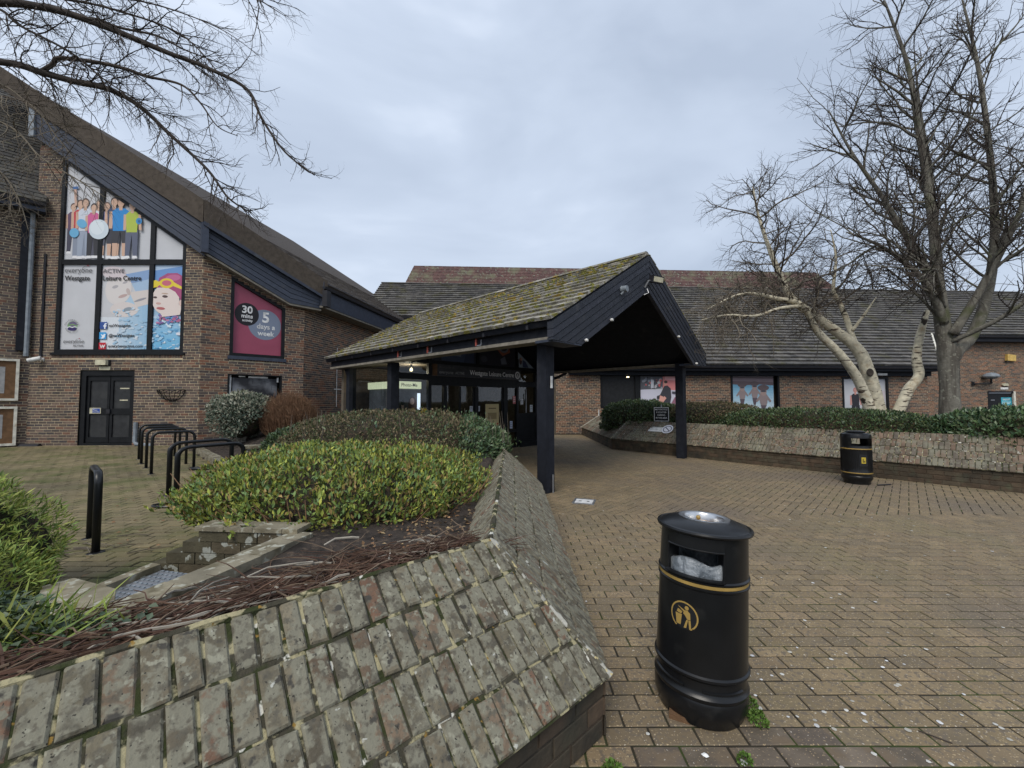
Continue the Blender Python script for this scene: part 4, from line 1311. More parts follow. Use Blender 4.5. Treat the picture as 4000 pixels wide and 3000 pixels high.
# front barge boards: five boards on each rake, clipped level at the eaves
FB = F(P1 + EG * TF + Vector((0, 0, 0)), DG, UPZ)
pt = rise / run
zb = 2.44
for sgn in (0, 1):
    for i in range(6):
        a, b = 0.05 + 0.125 * i, 0.05 + 0.125 * (i + 1) - 0.012
        def zz(s, k):
            return ZE + (s - S0) * pt - k
        poly = [(S0 - 0.05, zz(S0 - 0.05, b)), (SM, zz(SM, b)), (SM, zz(SM, a)), (S0 - 0.05, zz(S0 - 0.05, a))]
        poly = clip(poly, [(S0 - 1, zb), (S1 + 1, zb), (S1 + 1, 6), (S0 - 1, 6)])
        if sgn:
            poly = [(2 * SM - s, z) for s, z in poly][::-1]
        if len(poly) < 3:
            continue
        m = MB(); m.prism(FB, poly, -0.06, 0.02 + 0.008 * (5 - i)); m.build('barge_board', 'barge_timber', can)
    # soffit closing piece behind the boards
    s0, s1 = (S0, S0 + 0.75) if not sgn else (S1 - 0.75, S1)
    m = MB(); m.box(FB, s0, s1, zb - 0.02, zb + 0.02, -0.35, 0.02); m.build('eaves_box', 'slate_timber', can)
# ceiling under both slopes
for fr in (FRL, FRR):
    m = MB(); m.prism(fr, [(0.02, 0.1), (LEN - 0.08, 0.1), (LEN - 0.08, slope - 0.02), (0.02, slope - 0.02)], -0.36, -0.14); m.build('ceiling', 'black_timber', can)
# side beams with gutters
for s, sg in ((S0 + 0.10, -1), (S1 - 0.10, 1)):
    U = -EG if sg < 0 else EG
    O = cp(s, TB if sg < 0 else TF + 0.1, 0)
    fb_ = F(O, U, UPZ)
    Lb = LEN - 0.1
    m = MB(); m.box(fb_, 0, Lb, 2.52, 2.78, -0.10, 0.0); m.build('eaves_beam', 'black_timber', can)
    m = MB(); m.box(fb_, 0.02, Lb, 2.46, 2.515, -0.28, 0.03); m.build('soffit', 'soffit_paint', can)
    gutter(fb_, -0.12, Lb + 0.02, 2.66, 0.005, parent=can)
    x = 0.6
    while x < Lb - 0.2 and sg < 0:
        m = MB(); m.box(fb_, x, x + 0.05, 2.655, 2.775, 0.0, 0.135); m.build('gutter_bracket', 'black_gutter', can)
        x += 1.05
fbl = F(cp(S0 + 0.10, TB, 0), -EG, UPZ)
for t_ in (1.38, 2.95, 4.15):
    u = TB - t_
    m = MB(); m.box(fbl, u - 0.085, u - 0.06, 2.53, 2.68, 0.002, 0.03); br = m.build('hook', 'red_paint', can)
    m = MB(); m.box(fbl, u - 0.06, u + 0.06, 2.53, 2.545, 0.002, 0.02); m.box(fbl, u + 0.06, u + 0.075, 2.53, 2.64, 0.002, 0.02); m.build('hook_bar', 'dull_steel', can)
# posts
def post(s, t, z1=2.52, w=0.10, zbot=0.0):
    m = MB(); f = F(cp(s, t, 0), DG, EG)
    m.box(f, -w, w, -w, w, zbot, z1)
    o = m.build('post', 'black_timber', can)
    m = MB(); m.box(f, w + 0.001, w + 0.008, -w, -w + 0.03, 0.0, z1 - 0.01); m.build('post_edge', 'black_gutter', can)
    return o
post(0.0, 0.05); post(5.67, 0.05); post(0.0, 5.0); post(5.67, 4.6); post(0.0, 7.35)
m = MB(); m.tube([cp(0.03, -0.08, 0.0) , cp(0.03, -0.08, 0.30)], 0.012, 6); m.build('bolt', 'dull_steel', can)
m = MB(); fpp = F(cp(0.0, -0.055, 0), DG, UPZ); m.box(fpp, 0.0, 0.05, 1.72, 1.92, 0.002, 0.01); m.build('sticker', 'white_plastic', can)
m = MB(); m.tube([cp(0.0, 7.75, 2.66), cp(0.0, 7.72, 2.45), cp(0.0, 7.6, 2.30), cp(0.0, 7.45, 2.2)], 0.045, 8); m.build('downpipe_swan_neck', 'black_gutter', can)
m = MB(); m.tube([cp(5.9, 4.0, 2.62), cp(5.9, 4.0, 2.45), cp(5.75, 4.2, 2.32), cp(5.68, 4.5, 2.25)], 0.05, 8); m.build('downpipe_swan_neck', 'black_gutter', can)
# lamps and sensor on the barge
t = thing('floodlight', 'small square floodlight on a bracket under the canopy apex', 'lamp', FB.p(SM - 0.05, 3.95, 0.1))
ff_ = F(FB.p(SM + 0.02, 4.05, 0.10), (DG * 0.95 - EG * 0.3), (0.1, -0.2, 1))
m = MB(); m.box(ff_, -0.16, 0.16, -0.07, 0.07, 0.06, 0.17); m.build('housing', 'black_gutter', t)
m = MB(); m.box(ff_, -0.13, 0.13, -0.05, 0.05, 0.171, 0.178); m.build('lens', 'cream_plastic', t)
m = MB(); m.tube([FB.p(SM - 0.2, 3.86, 0.04), FB.p(SM - 0.2, 3.98, 0.12), ff_.p(0, 0, 0.08)], 0.02, 6); m.tube([FB.p(SM - 0.22, 3.70, 0.03), FB.p(SM - 0.16, 3.74, 0.1), FB.p(SM - 0.14, 3.84, 0.06)], 0.012, 5); m.build('bracket', 'dull_steel', t)
t = thing('sensor', 'small grey round sensor on the sloping canopy board', 'sensor', FB.p(1.66, 3.60, 0.06))
m = MB(); m.tube([FB.p(1.66, 3.62, 0.05), FB.p(1.66, 3.62, 0.16)], [0.07, 0.06], 12); m.build('head', 'grey_plastic', t, True)
m = MB(); m.tube([FB.p(1.62, 3.52, 0.05), FB.p(1.64, 3.57, 0.10)], 0.02, 6); m.build('stem', 'grey_plastic', t)
for s, z, lb in ((0.42, 2.52, 'tiny white bulb at the bottom corner of the gable board next to the near post'), (1.24, 2.98, 'tiny white bulb below the round sensor on the gable board'), (4.26, 3.02, 'tiny white bulb halfway down the steep gable board beyond the floodlight'), (5.35, 2.46, 'tiny white bulb low on the gable board above the post by the long wall')):
    t = thing('fairy_bulb', lb, 'bulb', FB.p(s, z, 0.05), group='bulbs along the canopy gable')
    m = MB(); m.tube([FB.p(s, z, 0.045), FB.p(s, z, 0.07), FB.p(s, z - 0.01, 0.10)], [0.02, 0.03, 0.018], 8); m.build('bulb', 'white_plastic', t, True)
    m = MB(); m.tube([FB.p(s, z, 0.03), FB.p(s, z, 0.048)], 0.016, 6); m.build('cap', 'black_gutter', t)

# ------------------------------------------------------------------ glazed lobby under the canopy
lob = thing('glazed_lobby', 'dark glazed entrance lobby with sliding doors and long name sign under the canopy', 'entrance', cp(2.8, 5.0, 0))
FEN = F(cp(0, 5.0, 0), DG, UPZ)                 # entrance front
WE = 5.67
zr = lambda s: ZE + (min(s, 2 * SM - s) - S0) * pt - 0.42
m = MB()
fr_bars = [(0.10, 0.16, 0.12, 2.46), (1.04, 1.14, 0.05, 3.1), (1.55, 1.63, 0.05, 2.0), (2.70, 2.80, 0.05, 1.92), (3.90, 4.08, 0.05, 2.0), (4.50, 4.60, 0.05, 2.9), (5.45, 5.60, 0.05, 2.5)]
for a, b, z0, z1 in fr_bars:
    mm = MB(); mm.box(FEN, a, b, z0, z1, -0.06, 0.04); mm.build('mullion', 'black_frame', lob)
for a, b, z0, z1 in ((0.16, 1.04, 2.08, 2.24), (1.14, 4.5, 1.94, 2.20), (4.6, 5.45, 1.98, 2.16), (0.10, 5.6, 2.53, 2.62), (4.6, 5.45, 0.96, 1.10), (4.08, 4.5, 0.50, 0.58), (4.6, 5.45, 0.18, 0.28), (0.16, 1.55, 0.05, 0.2), (1.63, 4.5, 0.0, 0.05)):
    mm = MB(); mm.box(FEN, a, b, z0, z1, -0.055, 0.035); mm.build('transom', 'black_frame', lob)
mm = MB(); mm.box(FEN, 4.6, 5.45, 0.28, 0.96, -0.03, 0.02); mm.build('kick_panel', 'black_frame', lob)
mm = MB(); mm.box(FEN, 4.6, 5.6, 0.0, 0.17, -0.05, 0.12); mm.build('plinth', 'black_frame', lob)
for a, b, z0, z1 in ((0.16, 1.04, 0.2, 2.08), (0.16, 1.04, 2.24, 2.53), (1.14, 1.55, 0.05, 1.94), (1.63, 2.70, 0.05, 1.94), (2.80, 3.90, 0.05, 1.94), (4.08, 4.50, 0.05, 1.94), (4.6, 5.45, 1.10, 1.98), (4.6, 5.45, 2.16, 2.53)):
    mm = MB(); mm.box(FEN, a, b, z0, z1, -0.012, -0.006); mm.build('pane', 'lobby_glass', lob)
# door stiles
for a in (1.63, 2.13, 2.64, 2.80, 3.84):
    mm = MB(); mm.box(FEN, a, a + 0.055, 0.05, 1.92, -0.04, 0.01); mm.build('door_stile', 'black_frame', lob)
for a, b in ((1.63, 2.70), (2.80, 3.90)):
    mm = MB(); mm.box(FEN, a, b, 0.05, 0.14, -0.038, 0.012); mm.build('door_rail', 'black_frame', lob)
mm = MB(); mm.tube([FEN.p(4.95, 1.12, 0.05), FEN.p(4.95, 1.75, 0.05)], 0.015, 8); mm.build('pull_handle', 'dull_steel', lob)
mm = MB(); mm.box(FEN, 4.98, 5.0, 1.12, 1.9, 0.0, 0.02); mm.build('door_edge', 'dull_steel', lob)
# gable panels above the sign, printed vinyl
mk('gable_print', [(0.035, 0.038, 0.05)], 0.3, vary=0.1)
gp = [[(0.16, 2.62), (1.04, 2.62), (1.04, zr(1.04)), (0.16, zr(0.16))], [(1.14, 2.62), (2.78, 2.62), (2.78, zr(2.78)), (1.14, zr(1.14))], [(2.88, 2.62), (4.5, 2.62), (4.5, zr(4.5)), (2.88, zr(2.88))], [(4.6, 2.62), (5.5, 2.62), (4.6, zr(4.6))]]
gpo = []
for p in gp:
    mm = MB(); mm.flat(FEN, p, -0.02); gpo.append(mm.build('gable_panel', 'gable_print', lob))
mm = MB(); mm.box(FEN, 2.78, 2.88, 2.6, 3.7, -0.05, 0.02); mm.build('mullion', 'black_frame', lob)
prints(FEN, [((70, 84, 112), [(1.5, 2.64), (2.7, 2.64), (2.7, 3.0), (1.5, 3.05)]), ((120, 128, 140), [(1.75, 2.82), (2.2, 2.80), (2.2, 2.93), (1.75, 2.95)]), ((60, 70, 95), [(2.3, 2.64), (2.7, 2.64), (2.7, 2.9), (2.4, 2.95)])], gpo[1], -0.017)
prints(FEN, [((50, 50, 60), [(3.0, 2.65), (4.4, 2.65), (4.4, 3.2), (3.2, 3.25)]), ((150, 92, 76), [(3.2, 3.3), (3.45, 3.3), (3.9, 2.95), (4.25, 3.1), (4.2, 3.22), (3.9, 3.12), (3.55, 3.42), (3.3, 3.45)]), ((110, 116, 130), ell(3.95, 3.22, 0.22, 0.16, 16)), ((50, 52, 62), ell(3.95, 3.22, 0.15, 0.10, 16)), ((105, 110, 125), [(3.85, 2.68), (4.1, 2.70), (4.0, 2.95), (3.8, 2.85)]), ((70, 72, 84), ell(3.1, 2.8, 0.14, 0.1, 12))], gpo[2], -0.017)
prints(FEN, [((150, 165, 182), [(4.62, 2.64), (5.42, 2.64), (4.62, zr(4.6) - .05)]), ((90, 70, 70), ell(4.75, 2.85, 0.07, 0.12, 12)), ((70, 80, 110), [(4.85, 2.65), (5.15, 2.65), (5.0, 2.85), (4.85, 2.9)]), ((190, 150, 135), ell(4.78, 2.92, 0.045, 0.055, 10))], gpo[3], -0.017)
# name sign
sg_ = thing('name_sign', 'long dark grey entrance sign reading Westgate Leisure Centre above the sliding doors', 'sign', FEN.p(2.9, 2.2, 0.06))
mk('sign_grey', [(0.045, 0.046, 0.052)], 0.4)
mm = MB(); mm.box(FEN, 1.14, 4.66, 2.205, 2.525, 0.042, 0.075); board = mm.build('board', 'sign_grey', sg_)
mm = MB(); mm.box(FEN, 1.142, 1.30, 2.207, 2.522, 0.0755, 0.077); mm.build('red_end', 'cork', sg_)
text(sg_, 'Welcome to', 0.10, FEN, 1.36, 2.42, 'ink_dimmer', 0.0765)
text(sg_, 'everyone', 0.13, FEN, 1.36, 2.27, 'ink_dim', 0.0765); text(sg_, 'ACTIVE', 0.10, FEN, 1.92, 2.275, 'ink_dim', 0.0765, bold=0.008)
text(sg_, 'Westgate Leisure Centre', 0.195, FEN, 2.46, 2.285, 'ink_white', 0.0765, bold=0.012, squash=0.93)
prints(FEN, [((205, 205, 205), ell(4.50, 2.36, 0.12, 0.12, 26)), ((60, 60, 65), ell(4.50, 2.36, 0.075, 0.075, 22)), ((200, 200, 200), ell(4.50, 2.335, 0.06, 0.02, 16)), ((190, 190, 190), [(4.46, 2.36), (4.54, 2.36), (4.52, 2.41), (4.48, 2.41)])], sg_, 0.077, 'logo')
# interior
fl = F(cp(0, 5.0, 0), DG, EG)
mm = MB(); mm.box(fl, 0.02, 5.6, 0.1, 3.0, -0.02, 0.01); mm.build('floor', 'interior_floor', lob)
mm = MB(); mm.box(fl, 0.0, 5.6, 2.85, 3.0, 0.0, 2.75); mm.build('back_wall', 'interior_wall', lob)
mm = MB(); mm.box(fl, 5.5, 5.65, 0.1, 2.85, 0.0, 2.5); mm.build('right_wall', 'interior_wall', lob)
mm = MB(); mm.box(fl, 0.02, 5.5, 0.1, 2.85, 2.52, 2.58); mm.build('ceiling', 'interior_wall', lob)
# glazed left flank of the lobby
FLS = F(cp(0, 7.4, 0), -EG, UPZ)
mm = MB(); mm.box(FLS, 0.12, 2.30, 0.1, 2.46, -0.01, -0.004); mm.build('side_pane', 'lobby_glass', lob)
mm = MB(); mm.box(FLS, 0.1, 2.3, 0.0, 0.12, -0.05, 0.03); mm.build('side_rail', 'black_frame', lob)
# wooden welcome board, notices on the glass
prints(FEN, [((196, 178, 130), [(3.15, 0.70), (3.72, 0.70), (3.72, 1.42), (3.15, 1.42)]), ((170, 60, 50), ell(3.22, 0.80, 0.035, 0.03, 8)), ((170, 60, 50), ell(3.66, 0.80, 0.035, 0.03, 8)), ((110, 90, 60), [(3.28, 1.27), (3.6, 1.27), (3.6, 1.30), (3.28, 1.30)]), ((150, 132, 92), [(3.25, 0.95), (3.62, 0.95), (3.62, 1.15), (3.25, 1.15)])], lob, -0.002, 'welcome_board_print')
notes = [((2.52, 2.64, 1.2, 1.36), (200, 205, 212)), ((2.81, 2.92, 1.2, 1.36), (200, 205, 212)), ((4.36, 4.49, 1.42, 1.68), (205, 120, 120)), ((4.22, 4.34, 0.62, 0.86), (190, 200, 220)), ((4.72, 4.86, 1.40, 1.58), (225, 225, 225)), ((5.2, 5.34, 1.14, 1.38), (215, 222, 228))]
for (a, b, z0, z1), c in notes:
    shs = [(c, [(a, z0), (b, z0), (b, z1), (a, z1)])]
    for k in range(3):
        zz_ = z1 - (k + 1) * (z1 - z0) / 4.2
        shs.append(((110, 115, 130) if c[1] > 150 else (240, 235, 235), [(a + 0.015, zz_ - 0.01), (b - 0.015, zz_ - 0.01), (b - 0.015, zz_ + 0.008), (a + 0.015, zz_ + 0.008)]))
    prints(FEN, shs, lob, 0.0, 'notice')
# pendant bulb and photo booth inside
t = thing('pendant_lamp', 'glowing yellow bulb hanging behind the lobby window', 'lamp', FEN.p(0.73, 2.4, -0.5))
mm = MB(); mm.tube([FEN.p(0.75, 2.5, -0.35), FEN.p(0.75, 2.42, -0.35)], 0.03, 8); mm.build('holder', 'dull_steel', t)
mm = MB(); mm.lathe([(0.005, 0.0), (0.035, 0.012), (0.045, 0.05), (0.03, 0.09), (0.005, 0.1)], 12, F(FEN.p(0.75, 2.31, -0.35), (1, 0, 0), (0, 1, 0))); mm.build('bulb', 'lit_bulb', t, True)
pl = bpy.data.lights.new('bulb_light', 'POINT'); pl.energy = 28; pl.color = (1.0, 0.86, 0.62); pl.shadow_soft_size = 0.06
plo = bpy.data.objects.new('bulb_light', pl); plo.location = FEN.p(0.9, 2.28, -0.6); col.objects.link(plo); setpar(plo, t)
bt = thing('photo_booth', 'grey photo booth with a lit pale header sign behind the lobby glass', 'photo booth', FEN.p(0.5, 0, -0.6))
fb2 = F(cp(0.30, 5.32, 0.012), DG, UPZ)
mm = MB(); mm.box(fb2, 0.0, 0.72, 0.0, 1.99, -1.5, 0.0); mm.build('cabinet', 'booth_grey', bt)
mm = MB(); mm.box(fb2, 0.0, 0.72, 1.83, 2.02, 0.002, 0.05); hd = mm.build('header', 'lit_sign', bt)
text(bt, 'Photo-Me', 0.13, fb2, 0.10, 1.885, 'ink_black', 0.053, bold=0.006, squash=0.95)
mm = MB(); mm.box(fb2, 0.02, 0.70, 0.1, 1.80, 0.002, 0.012); mm.build('face_panel', 'booth_face', bt)
fbs = F(cp(0.30, 6.82, 0.012), -EG, UPZ)
mm = MB(); mm.box(fbs, 0.0, 1.5, 1.83, 2.02, 0.002, 0.05); mm.build('side_header', 'lit_sign', bt)
prints(fb2, [((80, 50, 40), ell(0.47, 1.42, 0.13, 0.20, 18)), ((215, 175, 155), ell(0.46, 1.49, 0.065, 0.095, 16)), ((200, 150, 60), [(0.2, 0.75), (0.62, 0.75), (0.62, 1.22), (0.5, 1.32), (0.38, 1.28), (0.22, 1.2)]), ((40, 38, 40), [(0.2, 0.82), (0.62, 0.82), (0.62, 0.90), (0.2, 0.90)]), ((40, 38, 40), [(0.2, 0.99), (0.62, 0.99), (0.62, 1.07), (0.2, 1.07)]), ((40, 38, 40), [(0.25, 1.15), (0.6, 1.15), (0.58, 1.22), (0.3, 1.22)]), ((205, 165, 145), [(0.16, 1.0), (0.24, 1.0), (0.2, 1.42), (0.13, 1.42)]), ((35, 35, 38), ell(0.17, 1.45, 0.055, 0.065, 14))], bt, 0.014, 'woman_print')
mm = MB(); mm.box(FEN, 0.86, 0.94, 1.28, 1.72, -0.22, -0.19); mm.build('lit_strip', 'lit_tube', bt)
prints(FEN, [((215, 190, 40), [(0.84, 1.06), (1.02, 1.06), (1.02, 1.32), (0.84, 1.32)]), ((40, 36, 20), [(0.87, 1.1), (0.99, 1.1), (0.93, 1.24)]), ((200, 205, 215), [(0.2, 1.0), (0.62, 1.0), (0.62, 1.22), (0.2, 1.22)]), ((70, 76, 95), [(0.22, 1.14), (0.6, 1.14), (0.6, 1.19), (0.22, 1.19)]), ((225, 232, 238), [(0.33, 1.0), (0.45, 1.0), (0.45, 1.24), (0.33, 1.24)])], lob, -0.001, 'window_notice')
# ------------------------------------------------------------------ main hall behind: long tiled roof, brick walls
hall = thing('main_hall', 'long low brick hall with a big tiled roof and poster windows behind the planters', 'building', (10, 19, 0))
rot = rad(3.0)
UH = Vector((math.cos(rot), math.sin(rot), 0))
BH = Vector((-math.sin(rot), math.cos(rot), 0))
HO = Vector((2.0, 18.65, 0))
FH1 = F(HO, UH, UPZ)


def hp(u, b, z):
    return HO + UH * u + BH * b + Vector((0, 0, z))


# roof plane: passes eave z=3.16 at b=-0.45, pitch 0.70
ZE2 = 3.16
RH = F(hp(0, -0.5, ZE2), UH, BH + Vector((0, 0, 0.70)))
kz = math.sqrt(1 + 0.49)
vb = lambda b: (b + 0.5) * kz                      # slope coordinate of a point b behind the wall
RIDGE = vb(8.0)
UE = 18.0 + 2.9 * 1.0
m = MB(); m.prism(RH, [(0.6, 0), (18.0, 0), (UE, vb(2.4)), (UE, RIDGE), (0.6, RIDGE)], -0.15, -0.02)
roofh = m.build('roof', 'black_timber', hall)
tiles(RH, [(0.6, 0), (18.0, 0), (UE, vb(2.4)), (UE, RIDGE), (0.6, RIDGE)], roofh, 'roof_tile', 0.34, 0.345, 300, h=0.085, tilt=0.077, cj=0.006)
# ridge tiles
u = -10.0
while u < 34:
    m = MB()
    k = 5
    vs = []
    for uu in (u, u + 0.44):
        for i in range(k):
            an = rad(15 + 150 * i / (k - 1))
            vs.append(hp(uu, 8.0 - 0.15 * math.cos(an), ZE2 + 8.5 * 0.70 + 0.12 * math.sin(an) - 0.03))
    m.add(vs, [(i, i + 1, k + i + 1, k + i) for i in range(k - 1)] + [tuple(range(k))[::-1], tuple(range(k, 2 * k))])
    m.build('ridge_tile', 'roof_tile', hall)
    u += 0.45
# verge strip at right end
m = MB(); m.prism(RH, [(18.0, 0), (18.10, 0), (UE + .1, vb(2.4)), (UE, vb(2.4))], -0.06, 0.05); m.build('verge_trim', 'white_timber', hall)
FVB = F(hp(18.06, -0.5, 0), UH + BH, UPZ)
m = MB(); m.prism(FVB, [(0, 2.92), (4.1, 2.92 + 2.9 * .7), (4.1, 3.12 + 2.9 * .7), (0, 3.12)], -0.03, 0.03); m.build('barge_board', 'black_timber', hall)
# right, set-back part with the higher eaves; left part above the lobby
m = MB(); m.prism(RH, [(UE, vb(2.4)), (34, vb(2.4)), (34, RIDGE), (UE, RIDGE)], -0.15, -0.02); r2 = m.build('roof', 'black_timber', hall)
tiles(RH, [(UE, vb(2.3)), (34, vb(2.3)), (34, RIDGE), (UE, RIDGE)], r2, 'roof_tile', 0.34, 0.345, 120, h=0.085, tilt=0.077)
m = MB(); m.prism(RH, [(-10, vb(3.8)), (1, vb(3.8)), (1, RIDGE), (-10, RIDGE)], -0.15, -0.02); r3 = m.build('roof', 'black_timber', hall)
tiles(RH, [(-10, vb(3.7)), (0.6, vb(3.7)), (0.6, RIDGE), (-10, RIDGE)], r3, 'roof_tile', 0.34, 0.345, 200, h=0.085, tilt=0.077)
# higher roof beyond
FT = F(hp(0, 9.2, 9.0), UH, BH * 1.0 + Vector((0, 0, 1.7)))
m = MB(); m.prism(FT, [(-9.0, 0), (22.5, 0), (21.2, 2.45), (-8.4, 2.45)], -0.2, 0.0); hr = m.build('upper_roof', 'rust_tile', hall)
tiles(FT, [(-9.0, 0), (22.5, 0), (21.2, 2.45), (-8.4, 2.45)], hr, 'rust_tile', 0.34, 0.30, 60, h=0.02, tilt=0.015)
# back fill of the roofs
m = MB(); m.prism(F(hp(0, 0, 0), BH, UPZ), [(0.4, 0), (14, 0), (14, 8.9), (8.2, 8.9), (0.4, 3.4)], -0.2, 17.9); m.build('inner_mass', 'interior_wall', hall)
# walls
ww = MB(); ww.box(FH1, 1, 1.2, 0.3, 1, -0.6, -0.5); wl = ww.build('front_wall', 'grey_mortar', hall)
U3 = lambda x: (x - HO.x) / UH.x
o1 = [(2.05, 1.20), (5.95, 1.20), (5.95, 3.1), (2.05, 3.1)]
o2 = [(8.20, 1.05), (10.55, 1.05), (10.55, 2.78), (8.20, 2.78)]
o3 = [(13.62, 0.9), (15.92, 0.9), (15.92, 2.66), (13.62, 2.66)]
brick_wall(FH1, [(0.0, 0.02), (17.9, 0.02), (17.9, 3.12), (0.0, 3.12)], [o1, o2, o3], wl, 'red_brick', 'buff_mortar', 300, soldiers=[(0.9, 1.55, 2.35, 2.57)])
FH2 = F(hp(0, 2.7, 0), UH, UPZ)
ww = MB(); ww.box(FH2, 21.3, 21.5, 0.3, 1, -0.6, -0.5); wl2 = ww.build('set_back_wall', 'grey_mortar', hall)
d1 = [(24.43, 0.0), (26.08, 0.0), (26.08, 2.06), (24.43, 2.06)]
brick_wall(FH2, [(20.6, 0.02), (30, 0.02), (30, 5.05), (20.6, 5.05)], [d1], wl2, 'red_brick', 'buff_mortar', 150)
FH3 = F(hp(17.9, 0, 0), UH + BH, UPZ)
ww = MB(); ww.box(FH3, 0.3, 0.5, 0.3, 1, -0.6, -0.5); wl3 = ww.build('end_wall', 'grey_mortar', hall)
brick_wall(FH3, [(0, 0.02), (3.8, 0.02), (3.8, 4.75), (0, 3.0)], [], wl3, 'red_brick', 'buff_mortar', 60)
FH4 = F(hp(0, 4.1, 0), UH, UPZ)
ww = MB(); ww.box(FH4, -6, -5.8, 0.3, 1, -0.6, -0.5); wl4 = ww.build('upper_wall', 'grey_mortar', hall)
brick_wall(FH4, [(-10, 3.4), (0.6, 3.4), (0.6, 6.0), (-10, 6.0)], [], wl4, 'red_brick', 'buff_mortar', 60)
# eaves boards and gutters
for f, a, b, z, dz in ((F(hp(0, -0.48, 0), UH, UPZ), 0.5, 18.0, ZE2 - 0.02, 0.24), (F(hp(0, 2.28, 0), UH, UPZ), UE - 0.1, 34, ZE2 + 2.8 * 0.7 - 0.02, 0.34), (F(hp(0, 3.68, 0), UH, UPZ), -10, 0.6, ZE2 + 4.2 * .7 - 0.02, 0.42)):
    m = MB(); m.box(f, a, b, z - dz, z, -0.5, 0.0); m.build('eaves_board', 'black_timber', hall)
    gutter(f, a - 0.1, b, z - 0.14, 0.002, parent=hall)
m = MB(); m.box(F(hp(0, -0.2, 0), UH, UPZ), 0.6, 17.9, 2.70, 2.92, -0.2, 0.0); m.build('eaves_beam', 'black_timber', hall)
m = MB(); m.tube([hp(-6.2, 3.55, 5.95), hp(-6.2, 3.6, 5.0)], 0.06, 8); m.build('downpipe', 'black_gutter', hall)
# windows with posters
def poster_window(poly, nm, bars=()):
    o, inn = opening(FH1, poly, hall, 'window', 0.09, 0.16)
    for a, b, z0, z1 in bars:
        q = MB(); q.box(FH1, a, b, z0, z1, -0.13, 0.012); q.build('mullion', 'black_frame', o)
    return o, inn
w1, i1 = poster_window(o1, 'w', ((3.68, 3.92, 1.25, 3.0), (2.1, 3.68, 2.68, 2.78), (3.92, 5.9, 2.68, 2.78)))
m = MB(); m.flat(FH1, [(2.1, 1.26), (3.68, 1.26), (3.68, 2.68), (2.1, 2.68)], -0.07); m.build('pane', 'dark_panel', w1)
m = MB(); m.flat(FH1, [(2.1, 2.78), (5.9, 2.78), (5.9, 3.05), (2.1, 3.05)], -0.07); m.build('pane', 'dark_panel', w1)
m = MB(); m.box(FH1, 3.30, 3.42, 2.60, 2.65, -0.068, -0.064); m.build('lit_lamp', 'lit_bulb', w1)
m = MB(); m.flat(FH1, [(3.94, 1.26), (5.88, 1.26), (5.88, 2.66), (3.94, 2.66)], -0.06); pn = m.build('pane', 'poster_white', w1)
c0 = 3.94
sh = [((205, 205, 222), [(c0, 1.27), (5.88, 1.27), (5.88, 2.0), (c0, 2.06)]), ((80, 82, 90), [(c0, 2.04), (5.0, 2.1), (5.0, 2.66), (c0, 2.66)]), ((220, 130, 130), [(5.0, 2.05), (5.88, 2.0), (5.88, 2.66), (5.0, 2.66)]), ((235, 170, 170), [(5.1, 2.5), (5.88, 2.45), (5.88, 2.66), (5.1, 2.66)])]
gq = random.Random(8)
for i in range(40):
    sh.append((gq.choice([(150, 155, 165), (50, 52, 60), (190, 190, 195), (110, 112, 120), (210, 90, 90)]), ell(gq.uniform(c0 + .1, 4.95), gq.uniform(2.1, 2.6), gq.uniform(.02, .07), gq.uniform(.03, .09), 8)))
sh += [((200, 205, 215), [(4.42, 2.12), (4.56, 2.12), (4.56, 2.5), (4.42, 2.52)]), ((140, 90, 110), [(5.3, 1.28), (5.88, 1.27), (5.88, 1.75), (5.55, 1.7)]), ((60, 58, 70), [(5.42, 1.86), (5.88, 1.84), (5.88, 1.95), (5.42, 1.96)]),
       ((48, 48, 55), [(4.9, 1.3), (5.3, 1.3), (5.38, 1.7), (5.36, 2.1), (5.2, 2.24), (5.05, 2.2), (4.85, 1.8), (4.7, 1.75), (4.7, 1.62), (4.92, 1.62)]), ((215, 150, 135), ell(5.10, 2.33, 0.075, 0.11, 14)), ((60, 45, 40), ell(5.13, 2.40, 0.085, 0.065, 14)),
       ((225, 160, 145), [(4.75, 1.3), (4.9, 1.3), (5.0, 1.72), (4.85, 1.78)]), ((225, 160, 145), [(4.9, 1.35), (5.15, 1.65), (5.05, 1.75), (4.85, 1.5)]), ((240, 240, 240), [(4.62, 1.28), (4.8, 1.28), (4.78, 1.42), (4.62, 1.4)])]
prints(FH1, sh, pn, -0.058, glare_wash=0.12)
w2, i2 = poster_window(o2, 'w')
m = MB(); m.flat(FH1, [(8.3, 1.14), (10.30, 1.14), (10.30, 2.68), (8.3, 2.68)], -0.05); p2_ = m.build('pane', 'poster_white', w2)
sh = [((150, 185, 208), [(8.31, 1.15), (10.29, 1.15), (10.29, 2.67), (8.31, 2.67)])]
for i in range(10):
    f = i / 9
    sh.append(((int(205 - 110 * f), int(222 - 62 * f), int(232 - 36 * f)), [(8.31, 1.15 + 1.1 * f), (10.29, 1.15 + 1.1 * f), (10.29, 2.3), (8.31, 2.3)]))
sh += [((96, 78, 84), [(8.31, 2.3), (8.9, 2.25), (9.5, 2.3), (10.29, 2.25), (10.29, 2.67), (8.31, 2.67)]), ((130, 112, 118), [(8.31, 2.45), (10.29, 2.4), (10.29, 2.55), (8.31, 2.6)])]
